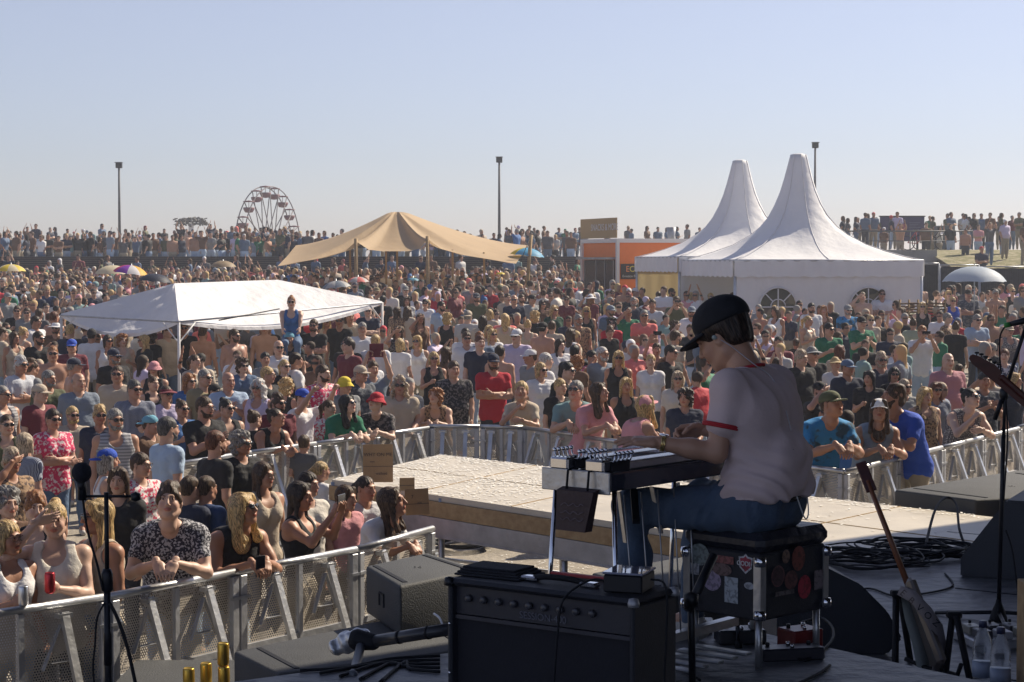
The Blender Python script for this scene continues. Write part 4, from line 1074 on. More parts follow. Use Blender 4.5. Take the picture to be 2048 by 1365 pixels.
def relabel(landmarks):
    """every person gets a label of their own: looks first, then who or what stands beside"""
    from collections import Counter
    cnt = Counter(p['ph'] for p in PLIST); sh = Counter(p['short'] for p in PLIST)
    uniq = [p for p in PLIST if sh[p['short']] == 1]
    used = set()
    vivid = ('leaning', 'holding', 'arms', 'shading', 'hands', 'riding', ' cap', 'hat', 'visor', 'beanie')
    for p in PLIST:
        if cnt[p['ph']] == 1 and (sh[p['short']] == 1 or any(v in p['ph'] for v in vivid)): p['lab'] = p['ph']; used.add(p['lab'])
    allw = lambda s: len(s.split())
    for p in PLIST:
        if 'lab' in p: continue
        cand = sorted([(math.hypot((q['px'] - p['px']), (q['py'] - p['py']) * 1.3), q['px'] - p['px'], q['py'] - p['py'], 'the person in %s' % q['short']) for q in uniq if q is not p] +
                      [(math.hypot(l[0] - p['px'], (l[1] - p['py']) * 1.3) * 1.2, l[0] - p['px'], l[1] - p['py'], l[2]) for l in landmarks])
        done = False
        for dist, dx, dy, nm in cand[:40]:
            rel = ('left of' if dx > 0 else 'right of') if abs(dx) > abs(dy) * 1.2 else ('behind' if dy > 0 else 'in front of')
            for base in (p['ph'], p['ph'].replace(', seen from behind', '').replace(', sunglasses', '')):
                for r2 in ((rel, 'just ' + rel) ):
                    lab = '%s, %s %s' % (base, r2, nm)
                    if lab not in used and allw(lab) <= 16: p['lab'] = lab; used.add(lab); done = True; break
                if done: break
            if done: break
        if not done: p['lab'] = p['ph'] + ' among others dressed alike'
    for p in PLIST: p['root']['label'] = p['lab'].replace(',,', ',')
    by = {p['root'].name: p for p in PLIST}
    for o, pre, root, cat in HELD:
        s = by[root.name]['short']; lab = pre + 'person in ' + s
        if any(h is not o and h[0].get('label') == lab for h in HELD): lab = pre + by[root.name]['ph']
        tag(o, ' '.join(lab.split()[:16]), cat)
def rail_at(px, segs):
    for (a, b) in segs:
        k = (px - 1024) / FPX; dx, dy = b[0] - a[0], b[1] - a[1]; den = dx - k * dy
        if abs(den) < 1e-9: continue
        t = (k * a[1] - a[0]) / den
        if -.02 <= t <= 1.02: return a[1] + t * dy
    return None
def populate():
    PD = [parse(l) for l in PEOPLE]
    for d, l in zip(PD, PEOPLE):
        if d['p'] in 'LKM':
            seg = {'I': B1, 'J': B1, 'E': B1, 'F': B2, 'G': B2 + B3, 'H': B3 + B4}[l[0]]
            y = rail_at(d['px'], seg)
            if y: d['force'] = y + .16
        for e in list(d['ex']):
            if e[0] == 'Y' and e[1].isdigit(): d['ex'].remove(e); d['force'] = float(e[1:])
        if 'rail' in d['ex']: d['ex'].remove('rail'); d['force'] = rail_at(d['px'], B1) + .34
        if d['p'] != 'S': build_person(d)
    S_ = [d for d in PD if d['p'] == 'S'][0]
    cpl = min(PLIST, key=lambda p: math.hypot(p['px'] - S_['px'], p['py'] - (S_['py'] + 74)))
    S_['Y'] = cpl['d'] + .06; build_person(S_)

# ------------------------------------------------------------------ the rest of the crowd, past the nearest 300, as one mass
def lod(build, pose, h, hair, yaw):
    J = skeleton(build, pose, 0, 0); hd = J['hed']
    hp_ = [E(hd + V3(0, .016, .03), (.078, .096, .09), .02), E(hd + V3(0, -.026, -.03), (.062, .068, .085), .03), C(hd + V3(0, .02, -.06), J['nek'], .06, .06, .02)]
    hair_ = [E(hd + V3(0, .03, .045), (.088, .10, .092), .02)]
    if hair == 'l': hair_ += [C(hd + V3(0, .05, 0), hd + V3(0, .07, -.22), .08, .065, .03)]
    shirt = torso_prims(J) + arm_prims(J, 'sleeve'); skin = hp_ + arm_prims(J, 'all'); pants = leg_prims(J) + [C(J['pel'] + V3(-.07, 0, -.05), J['pel'] + V3(.07, 0, -.05), .115)]
    for (e, w_, t, hk) in J['arm']: skin.append(C(w_, w_ + (w_ - e) / np.linalg.norm(w_ - e) * .12, .03, .02, .02))
    allp = [(p, 0) for p in skin] + [(p, 1) for p in shirt] + [(p, 2) for p in pants] + [(p, 3) for p in hair_]
    infl = {0: 0, 1: .016, 2: .016, 3: .0}
    def grow(p, g):
        if p[0] == 'c': return (p[0], p[1], p[2], p[3] + g, p[4] + g) + p[5:]
        return (p[0], p[1], p[2] + g) + p[3:]
    pr = [(grow(p, infl[g]), g) for p, g in allp]
    V, Q = isurf([p for p, g in pr], h, pad=.05)
    D = np.full((4, len(V)), 9.0)
    for p, g in pr: D[g] = np.minimum(D[g], pd(p, V[:, 0], V[:, 1], V[:, 2]))
    D[0] += .004; lab = D.argmin(0); face = (V[:, 1] < hd[1] - .035) & (V[:, 2] < hd[2] + .055) & (V[:, 2] > hd[2] - .14) & (lab == 3); lab[face] = 0
    if J['fem'] == 0: lab[(lab == 3) & (V[:, 2] < hd[2] - .06)] = 0
    sun_ = (V[:, 1] < hd[1] - .05) & (np.abs(V[:, 2] - hd[2] - .005) < .018) & (lab == 0)
    return V, Q, lab, sun_, J
def build_mass():
    rs = np.random.RandomState(5); r = random.Random(8)
    L1 = [lod(b, p, .026, hr, 0) for b, p, hr in (('m', 'A', 's'), ('w', 'B', 'l'), ('h', 'X', 's'), ('w', 'H', 'l'), ('m', 'E', 's'), ('m', 'B', 's'), ('w', 'A', 's'), ('m', 'P', 's'), ('w', 'O', 'l'))]
    L2 = [lod(b, p, .044, hr, 0) for b, p, hr in (('m', 'A', 's'), ('w', 'B', 'l'), ('h', 'A', 's'), ('w', 'H', 'l'), ('m', 'X', 's'), ('m', 'O', 's'))]
    VV = []; QQ = []; CC = []; base = 0; n = 0
    tops = [COLS[c] for c in ('black', 'black', 'black', 'navy', 'navy', 'navy', 'white', 'white', 'white', 'palegrey', 'beige', 'grey', 'slate', 'blue', 'olive', 'maroon', 'pink', 'coral', 'brown', 'offwhite', 'teal', 'black', 'greydark', 'green', 'red', 'lilac', 'slateblue')]
    hairs = [HAIRC[c] for c in ('blond', 'brown', 'darkbrown', 'black', 'grey', 'brown', 'brown', 'greyblond', 'darkbrown', 'darkbrown', 'black', 'blond')]
    def put(x, y, z, yaw, s, L, sit=0, dark=0):
        nonlocal base, n
        V, Q, lab, sg, J = L[min(r.randrange(len(L) * 3) // 3, r.randrange(len(L)) if r.random() < .5 else len(L) - 1)]
        pal = np.array([SKIN[r.randrange(6)], tops[r.randrange(len(tops))], [(.03, .035, .05), COLS['denim'], COLS['paleblue'], (.3, .26, .2)][r.randrange(4)], hairs[r.randrange(len(hairs))]])
        if r.random() < dark: pal[1] = [COLS[c] for c in ('black', 'navy', 'greydark', 'slateblue', 'brown', 'olive', 'denim')][r.randrange(7)]; pal[3] = HAIRC[r.choice(('darkbrown', 'black', 'brown'))]  # backlit silhouette shade put into darker tops and hair
        pal[0] = pal[0] * r.uniform(.75, 1.1)
        if r.random() < .05: pal[1] = pal[0]
        if r.random() < .18: pal[3] = tops[r.randrange(len(tops))]
        c = pal[lab]
        if r.random() < .5: c[sg] = (.02, .02, .02)
        a = math.radians(yaw); ca, sa = math.cos(a) * s, math.sin(a) * s
        W = np.stack([V[:, 0] * ca - V[:, 1] * sa + x, V[:, 0] * sa + V[:, 1] * ca + y, V[:, 2] * s + z], 1)
        if sit: W[:, 2] = np.maximum(W[:, 2] - sit, z - .0)
        VV.append(W.astype(np.float32)); QQ.append(Q + base); CC.append(c.astype(np.float32)); base += len(V); n += 1
    taken = list(SOLID)
    def free(x, y, dmin):
        for (a, b) in taken:
            if abs(a - x) < dmin and abs(b - y) < dmin and math.hypot(a - x, b - y) < dmin: return False
        return True
    def blocked(x, y):
        if y < 19: return True
        for (x0, x1, y0, y1) in BLOCK:
            if x0 < x < x1 and y0 < y < y1: return True
        # keep inside the barrier line: the pit between the barriers stays empty
        if any(inpoly(x + a, y + b, PIT) for a, b in ((0, 0), (.35, 0), (-.35, 0), (0, .35), (0, -.35))): return True
        return False
    # fill in front of d = 36 only between the named people
    y = 19.5
    while y < 79:
        dens = .72 if y < 50 else (.76 if y < 62 else .95)
        wdt = .285 * y + 1.0; x = -wdt + r.random()
        while x < wdt:
            xx, yy = x + r.uniform(-.3, .3), y + r.uniform(-.5, .5)
            x += dens * r.uniform(.85, 1.35)
            if blocked(xx, yy) or not free(xx, yy, .62 if y < 50 else .42): continue
            px = 1024 + xx / yy * FPX
            if y < 50:   # do not hide a named head standing behind
                s = .86 + .13 * r.random(); hz = float(G(xx, yy)) + 1.78 * s; pyt = 520 - (hz - CAMZ) / yy * FPX
                if any(abs(p['px'] - px) < (.32 if yy < 30 else .20) / yy * FPX + p['h'] * (.65 if yy < 30 else .42) and p['d'] > yy and pyt < p['py'] + p['h'] * .9 and p['py'] < pyt + .9 / yy * FPX for p in PLIST): continue
            else: s = r.uniform(.86, 1.07)
            look = -math.degrees(math.atan2(xx - 1.5, yy - 6)) 
            yaw = look + r.gauss(0, 48) if r.random() < .82 else r.uniform(0, 360)
            put(xx, yy, float(G(xx, yy)), yaw, s, L1 if y < 60 else L2); taken.append((xx, yy)) if y < 50 else None
        y += .62 if y < 50 else .85
    # on the dune and its steps
    def row(px0, px1, Y, z, num, gaps=(), sit=0.0, jit=1.2):
        k = 0
        for q in range(num):
            px = px0 + (px1 - px0) * (q + r.uniform(-.45, .45)) / max(num - 1, 1)
            if any(a < px < b for a, b in gaps): continue
            Yj = Y + r.uniform(-jit, jit); X = (px - 1024) / FPX * Yj
            zz = float(G(X, Yj)) if z is None else z
            put(X, Yj, zz, r.gauss(0, 50), r.uniform(.88, 1.04), L2, sit, .62)
    row(-20, 570, 108, None, 40, ((175, 186), (225, 250), (300, 318), (405, 420), (450, 465)), jit=3); row(-20, 560, 98, None, 9)
    row(-10, 600, 83, None, 56, sit=.62, jit=1.5); row(430, 600, 87, None, 20, sit=.3, jit=2); row(-20, 1150, 78.6, 1.75, 34, jit=.3); row(-20, 1150, 79.0, None, 50, jit=.2); row(1885, 2050, 74, None, 6, jit=5); row(1885, 2050, 80, None, 5, sit=.5, jit=4); row(-20, 1150, 77.2, None, 80, jit=.8)
    row(1018, 1165, 100, None, 9); row(1225, 1400, 100, None, 9); row(1030, 1160, 84, None, 9, sit=.5)
    row(560, 1060, 83, None, 40, sit=.5)
    row(1680, 1755, 90, None, 9, jit=2); row(1770, 1800, 88, None, 2); row(1855, 1935, 90, None, 6); row(1935, 2060, 88, None, 10, jit=3); row(1745, 2050, 86.3, None, 7, sit=.55)
    V = np.concatenate(VV); Q = np.concatenate(QQ); Cc = np.concatenate(CC)
    me = np_mesh('crowd', V, Q, True, Cc)
    o = link('crowd', me, mat('crowd_cloth_and_skin', (1, 1, 1), .75, tint=True, bump=.35, bscale=14, trans=.05))
    tag(o, 'dense far crowd of small figures filling the slope and the dune top', 'crowd', kind='stuff')
    print('mass people', n, 'verts', len(V))
def inpoly(x, y, P):
    c = False; j = len(P) - 1
    for i in range(len(P)):
        if (P[i][1] > y) != (P[j][1] > y) and x < (P[j][0] - P[i][0]) * (y - P[i][1]) / (P[j][1] - P[i][1]) + P[i][0]: c = not c
        j = i
    return c
# ------------------------------------------------------------------ layout of the barriers (top rail, plan view)
def pairs(L): return list(zip(L[:-1], L[1:]))
def lerp2(a, b, n): return [(a[0] + (b[0] - a[0]) * i / n, a[1] + (b[1] - a[1]) * i / n) for i in range(n + 1)]
B1 = pairs([(-4.48, 10.32), (-3.52, 11.3), (-2.61, 12.23), (-1.92, 13.22), (-1.17, 14.24), (-0.64, 15.35)])
B2 = pairs([(-3.6, 20.18), (-2.96, 21.45)] + lerp2((-2.96, 21.45), (-1.07, 24.61), 3)[1:])
B3 = pairs([(-1.07, 24.61), (-0.41, 24.56), (0.15, 24.45)] + lerp2((0.15, 24.45), (3.43, 19.49), 5)[1:])
B4 = pairs(lerp2((3.43, 19.49), (7.34, 25.77), 5))
PIT = [B2[1][0], B2[2][0], B2[3][0], B3[0][0], B3[2][0], B3[-1][1], B4[-1][1], (14, 28), (14, 3), (-6, 3), B1[0][0], B1[1][0], B1[2][0], B1[3][0], B1[4][0], B1[4][1], (-1.6, 17.5), (-1.9, 20.5), (-2.6, 22.2)]
BLOCK = [(5.0, 11.2, 48.0, 55.5), (3.4, 10.2, 54, 60.5), (1.9, 6.6, 59, 64), (10.8, 60, 55.2, 83)]

# ------------------------------------------------------------------ setting materials
m_sand = mat('sand_ground', (.34, .30, .245), .95, bump=.6, bscale=12, var=.35, vscale=2.5)
m_grass = mat('dune_grass', (.16, .15, .06), .95, bump=.8, bscale=8, kind='floral', col2=(.30, .26, .16), pscale=3)
m_ply = mat('runway_boards', (.60, .54, .44), .42, bump=.05, bscale=20, var=.22, vscale=2.2)
m_deck = mat('stage_boards', (.075, .078, .088), .52, bump=.35, bscale=9, kind='wood', col2=(.14, .145, .16), pscale=14, spec=.6)
m_wood = mat('timber', (.42, .29, .15), .8, kind='wood', col2=(.30, .19, .09), pscale=20, bump=.2)
m_alu = mat('aluminium', (.60, .61, .63), .38, .85, var=.3, vscale=5, bump=.15, bscale=25)
m_alus = mat('alu_dull', (.46, .47, .50), .5, .6, var=.3, vscale=6, bump=.2, bscale=20)
m_steel = mat('galvanised', (.42, .44, .48), .4, .8, var=.3, vscale=9)
m_chrome = mat('chrome', (.75, .76, .8), .12, 1.0)
m_black = mat('black_metal', (.012, .013, .018), .42, .3)
m_rub = mat('black_rubber', (.010, .011, .015), .7, spec=.25)
m_tolex = mat('black_tolex', (.014, .016, .024), .62, bump=.5, bscale=160)
m_box = mat('speaker_paint', (.055, .058, .062), .75, bump=.8, bscale=110, var=.2, vscale=5)
m_perf = perforated('perforated_sheet', (.64, .58, .50), pitch=.0195, hole=.0056, metal=.2)
m_pvc = mat('white_tent_fabric', (.82, .82, .84), .6, bump=.12, bscale=2.0, trans=.14, var=.06, vscale=1.5)
m_pvcw = mat('white_tent_wall', (.76, .75, .76), .7, bump=.15, bscale=3.0, trans=.18)
m_popup = mat('white_canopy_fabric', (.78, .78, .81), .65, bump=.3, bscale=3.2, trans=.22, var=.08, vscale=3)
m_beige = mat('beige_tent_fabric', (.60, .44, .27), .75, bump=.12, bscale=2, trans=.34, var=.08, vscale=.8)
m_card = mat('cardboard', (.46, .30, .16), .85, bump=.15, bscale=60, var=.12, vscale=12)
m_ink = mat('marker_ink', (.10, .08, .07), .7)
m_inkw = mat('white_lettering', (.65, .66, .68), .6)

# ------------------------------------------------------------------ ground
def ground():
    xs = np.concatenate([[-1500, -600, -250, -120], np.arange(-60, 60.1, 1.5), [120, 250, 600, 1500]])
    ys = np.concatenate([[-40, -10], np.arange(0, 60, 2.0), np.arange(60, 79, 1.5), np.arange(79.0, 81.1, .2), np.arange(82, 170, 2), [200, 300, 500, 900, 1600, 3000]])
    X, Y = np.meshgrid(xs, ys, indexing='ij'); Z = G(X, Y)
    V = np.stack([X, Y, Z], -1).reshape(-1, 3); ny = len(ys); i, j = np.meshgrid(np.arange(len(xs) - 1), np.arange(ny - 1), indexing='ij'); a = (i * ny + j).ravel()
    o = link('ground', np_mesh('ground', V, np.stack([a, a + ny, a + ny + 1, a + 1], 1)), m_sand); o['kind'] = 'structure'
    # grass bank on the far right
    xs = np.arange(17.6, 60, .7); ys = np.arange(62, 92, .7); X, Y = np.meshgrid(xs, ys, indexing='ij'); Z = G(X, Y) + .012
    V = np.stack([X, Y, Z], -1).reshape(-1, 3); ny = len(ys); i, j = np.meshgrid(np.arange(len(xs) - 1), np.arange(ny - 1), indexing='ij'); a = (i * ny + j).ravel()
    o = link('grass_bank', np_mesh('grass_bank', V, np.stack([a, a + ny, a + ny + 1, a + 1], 1)), m_grass); o['kind'] = 'structure'
ground()

def prism(poly, z0, z1, mb=None):
    m = mb or MB(); n = len(poly); vs = [(x, y, z0) for x, y in poly] + [(x, y, z1) for x, y in poly]
    return m.add(vs, [tuple(range(n))[::-1], tuple(range(n, 2 * n))] + [(i, (i + 1) % n, (i + 1) % n + n, i + n) for i in range(n)])
# ------------------------------------------------------------------ stage and runway
main_poly = [(-5.8, -4), (-5.8, 2), (.9, 7.4), (2.08, 12.9), (3.75, 14.68), (6.6, 16.9), (12, 13), (12, -4)]
riser_poly = [(-6, 3.9), (-1.07, 7.14), (-.27, 7.67), (.84, 8.41), (1.31, 7.78), (1.75, 7.2), (3.9, 4.4), (3.9, -3), (-6, -3)]
o = prism(main_poly, STAGE - .05, STAGE).build('stage_floor', m_deck); o['kind'] = 'structure'
o = prism(riser_poly, RISER - .05, RISER).build('stage_riser', m_deck); o['kind'] = 'structure'
sk_ = MB()
for a, b in pairs(main_poly[2:6]):
    sk_.bar((a[0], a[1], STAGE - .14), (b[0], b[1], STAGE - .14), .05, .17)
for a, b in pairs(riser_poly[:7]):
    sk_.bar((a[0], a[1], RISER - .23), (b[0], b[1], RISER - .23), .04, .35)
sk_.build('stage_edge', m_rub)['kind'] = 'structure'
run = [(2.45, 12.50), (-1.64, 17.22), (-.74, 19.43), (4.12, 14.30)]
o = prism(run, STAGE - .048, STAGE + .002).build('runway_floor', m_ply); o['kind'] = 'structure'
seam = MB()
for t in (.2, .4, .6, .8):
    a = Vector((run[0][0] * (1 - t) + run[1][0] * t, run[0][1] * (1 - t) + run[1][1] * t, STAGE + .0045)); b = Vector((run[3][0] * (1 - t) + run[2][0] * t, run[3][1] * (1 - t) + run[2][1] * t, STAGE + .0045)); seam.bar(a, b, .008, .004)
a = Vector(((run[0][0] + run[3][0]) / 2, (run[0][1] + run[3][1]) / 2, STAGE + .0045)); b = Vector(((run[1][0] + run[2][0]) / 2, (run[1][1] + run[2][1]) / 2, STAGE + .0045)); seam.bar(a, b, .008, .004)
seam.build('runway_floor_seams', m_wood)['kind'] = 'structure'
dk = MB()
for k in range(7):
    p = Vector((1.9 + k * .9, 6.5 - k * .7, STAGE + .002)); dk.bar(p, p + Vector((3.3, 5.3, 0)), .010, .004)
for k in range(6):
    p = Vector((1.95 + k * .25, 7.9 + k * 1.2, STAGE + .002)); dk.bar(p, p + Vector((6, -4.4, 0)), .010, .004)
for k in range(3):
    p = Vector((-1.6 + k * 1.2, 5.9 - k * .2, RISER + .002)); dk.bar(p, p + Vector((1.9, 1.25, 0)), .010, .004)
dk.build('stage_floor_seams', m_rub)['kind'] = 'structure'
fr = empty('runway_frame', (run[0][0], run[0][1], 0), 'timber edged aluminium frame and legs carrying the pale runway', 'stage frame')
def under(par, o): o.parent = par; o.matrix_parent_inverse = Matrix.Translation(-Vector(par.location)); return o
tm = MB(); al = MB(); lg = MB(); dg = MB()
for a, b in ((run[0], run[1]), (run[1], run[2]), (run[2], run[3])):
    A = Vector((a[0], a[1], 0)); B_ = Vector((b[0], b[1], 0)); nn = Vector((B_.y - A.y, A.x - B_.x, 0)).normalized() * -.0
    tm.bar(A + Vector((0, 0, STAGE - .115)), B_ + Vector((0, 0, STAGE - .115)), .06, .13)
    al.bar(A + Vector((0, 0, STAGE - .262)), B_ + Vector((0, 0, STAGE - .262)), .07, .155); al.bar(A + Vector((0, 0, STAGE - .345)), B_ + Vector((0, 0, STAGE - .345)), .095, .014)
    n = max(1, round((B_ - A).length / 1.6))
    for i in range(n + 1):
        p = A.lerp(B_, i / n); p = p + (Vector((1.06, 16.2, 0)) - p).normalized() * .02
        if i or (a, b) == (run[0], run[1]): under(fr, MB().tube([(p.x, p.y, .0), (p.x, p.y, STAGE - .02)], .026, 10).build('leg', m_steel))
        if i < n: q = A.lerp(B_, (i + 1) / n); dg.tube([(p.x, p.y, .28), (q.x, q.y, .34)], .02, 8); 
dg.tube([(-1.5, 17.1, .35), (1.9, 14.0, .3)], .024, 8); dg.tube([(-.6, 16.3, .62), (2.4, 14.2, .45)], .024, 8); dg.tube([(-.9, 13.6, .12), (2.0, 12.6, .16)], .024, 8)
under(fr, tm.build('timber_edge', m_wood)); under(fr, al.build('beam', m_alus)); under(fr, dg.build('braces', m_steel))
pl = MB()
for px, py in ((1258 - 358, 1018), (876, 1008)):
    pass
roof = MB()
# the stage roof above and behind the camera: it shades the near boards
e0 = Vector((2.25, 13.43, 0)); dirv = Vector((.78, .62, 0)).normalized(); hor = Vector((math.sin(SUN_AZ), math.cos(SUN_AZ), 0)); RZ = 8.0
offv = hor * ((RZ - STAGE) / math.tan(SUN_EL)); e0 = e0 + offv
nb = Vector((dirv.y, -dirv.x, 0))
c0 = e0 - dirv * 16; c1 = e0 + dirv * 16
prism([(c0.x, c0.y), (c1.x, c1.y), ((c1 + nb * 26).x, (c1 + nb * 26).y), ((c0 + nb * 26).x, (c0 + nb * 26).y)], RZ, RZ + .4, roof)
roof.build('stage_roof', m_rub)['kind'] = 'structure'
bk = MB(); q0 = c0 + nb * 22; q1 = c1 + nb * 22; bk.bar((q0.x, q0.y, 4), (q1.x, q1.y, 4), .1, 7); bk.build('added_back_blocker', m_rub)['kind'] = 'structure'  # unseen black wall behind the camera, added to darken the foreground

MB().box((7.6, -4, STAGE), (7.75, 9.6, 8.0)).build('added_side_blocker', m_rub)['kind'] = 'structure'  # unseen wall added out of view to block light from the right
# ------------------------------------------------------------------ confetti and litter
def confetti():
    rs = np.random.RandomState(3); P = []
    def inp(n, poly, z, dens):
        xs = [p[0] for p in poly]; ys = [p[1] for p in poly]; k = 0; c = [(rs.uniform(min(xs), max(xs)), rs.uniform(min(ys), max(ys))) for _ in range(12)]
        while k < n:
            if rs.rand() < dens: a = c[rs.randint(12)]; x, y = a[0] + rs.randn() * .35, a[1] + rs.randn() * .35
            else: x, y = rs.uniform(min(xs), max(xs)), rs.uniform(min(ys), max(ys))
            if inpoly(x, y, poly): P.append((x, y, z)); k += 1
    inp(500, run, STAGE + .006, .75)
    inp(1700, [run[1], run[2], (1.1, 17.5), (-.25, 15.7)], STAGE + .006, .5)
    inp(900, [run[2], run[3], (3.2, 14.9), (-.85, 19.0)], STAGE + .006, .2)
    inp(170, [(2.3, 12.9), (3.75, 14.4), (6.2, 15.5), (6.2, 11.9)], STAGE + .004, .3)
    inp(2600, [(-3, 11.9), (-.8, 15.4), (-1.9, 21), (-.6, 24), (3, 19.4), (5.2, 17.2), (2, 12.3), (-.6, 10)], .004 , .55)
    V = []; Q = []
    for i, (x, y, z) in enumerate(P):
        a = rs.rand() * 6.28; w_, l = .004 + rs.rand() * .005, .009 + rs.rand() * .015; c, s = math.cos(a), math.sin(a); t = rs.randn() * .0015
        zz = z if z > 1 else z + float(G(x, y))
        for u, v, k in ((-l, -w_, 0), (l, -w_, abs(t)), (l, w_, abs(t) + .001), (-l, w_, 0)): V.append((x + u * c - v * s, y + u * s + v * c, zz + k + (i % 7) * .0003))
        Q.append((4 * i, 4 * i + 1, 4 * i + 2, 4 * i + 3))
    o = link('confetti', np_mesh('confetti', V, Q, False), mat('confetti_paper', (.80, .78, .74), .8)); tag(o, 'white paper confetti scattered over the runway boards and pit floor', 'confetti', kind='stuff')
confetti()

# ------------------------------------------------------------------ barriers
def barrier(a, b, side, label, gate=False, emblem=True):
    a = Vector((*a, 0)); b = Vector((*b, 0)); d = b - a; L = d.length; g = float(G(a.x, a.y)); root = empty('crowd_barrier', (a.x, a.y, g), label, 'barrier', 'metal crowd barrier panels', math.atan2(d.y, d.x))
    s = side; W = L - .012
    m = MB(); m.tube([(.0, 0, 1.17), (W, 0, 1.17)], .027, 12); m.build('top_rail', m_alu, root)
    for x in (.035, W - .035):
        MB().box((x - .032, -.03, .04), (x + .032, .03, 1.142), bev=.004).build('post', m_alus, root)
    MB().box((W / 2 - .02, -.021, .06), (W / 2 + .02, .021, 1.142)).build('middle_bar', m_alus, root)
    MB().box((.068, -.018, .60), (W / 2 - .021, .018, .645)).build('cross_bar', m_alus, root); MB().box((W / 2 + .021, -.018, .60), (W - .068, .018, .645)).build('cross_bar', m_alus, root); MB().box((.068, -.018, .05), (W / 2 - .021, .018, .09)).build('bottom_bar', m_alus, root); MB().box((W / 2 + .021, -.018, .05), (W - .068, .018, .09)).build('bottom_bar', m_alus, root)
    for x0, x1 in ((.068, W / 2 - .021), (W / 2 + .021, W - .068)):
        for z0, z1 in ((.091, .599), (.646, 1.14)):
            MB().add([(x0, s * -.004, z0), (x1, s * -.004, z0), (x1, s * -.004, z1), (x0, s * -.004, z1)], [(0, 1, 2, 3)]).build('mesh_sheet', m_perf, root)
    if emblem:
        for xc in ((.068 + W / 2) / 2, (W * 1.5 - .068) / 2):
            e = MB(); h = .13
            for p, q in (((-h, .76), (0, 1.04)), ((0, 1.04), (h, .76)), ((-h * .55, .80), (h * .55, .80))): e.bar((xc + p[0], s * .0015, p[1]), (xc + q[0], s * .0015, q[1]), .003, .040, up=(0, 1, 0))
            e.build('triangle_mark', m_alus, root)
    for x in (W * .27, W * .73):
        st = MB(); st.bar((x, s * .035, 1.12), (x, s * .44, .03), .052, .034); st.box((x - .05, min(0, s * .06), 1.085), (x + .05, max(0, s * .06), 1.115)); st.build('strut', m_alu, root)
    MB().box((.02, min(.0, s * .55), .004), (W - .02, max(0, s * .55), .014)).build('foot_plate', m_alus, root)
    for x, y in ((.035, .034), (W - .035, .034)): MB().box((x - .05, s * y - .008, .98), (x + .05, s * y + .008, 1.0)).build('clamp', m_steel, root)
W_ORD = ['first', 'second', 'third', 'fourth', 'fifth', 'sixth']
for i, (a, b) in enumerate(B1): barrier(a, b, -1, ['near barrier panel at the bottom left corner', 'near barrier panel behind the thin microphone stand', 'near barrier panel right of the cluster of gold cans', 'near barrier panel left of the big black speaker', 'last near barrier panel with the free end beside the runway leg'][i])
for i, (a, b) in enumerate(B2): barrier(a, b, -1, ['far barrier panel at its hidden left end among the crowd', 'far left barrier panel half hidden behind the crowd', 'far left barrier panel below the person with raised pointing arms', 'barrier panel behind the standing cardboard sign'][i])
for i, (a, b) in enumerate(B3): barrier(a, b, -1, ['barrier gate panel at the back corner, left of the gate post', 'barrier gate panel with two triangles right of the gate post', 'barrier panel below the person in a teal top leaning', 'barrier panel below the person in a pink top leaning', 'barrier panel behind the musician hands', 'barrier panel hidden behind the seated musician', 'barrier panel under the person in the olive cap'][i])
for i, (a, b) in enumerate(B4): barrier(a, b, -1, ['right barrier panel at the corner under the white cap', 'right barrier panel under the hanging hands', 'right barrier panel behind the upright guitar neck', 'right barrier panel just left of the tall microphone stand', 'right barrier panel at the right edge'][i])

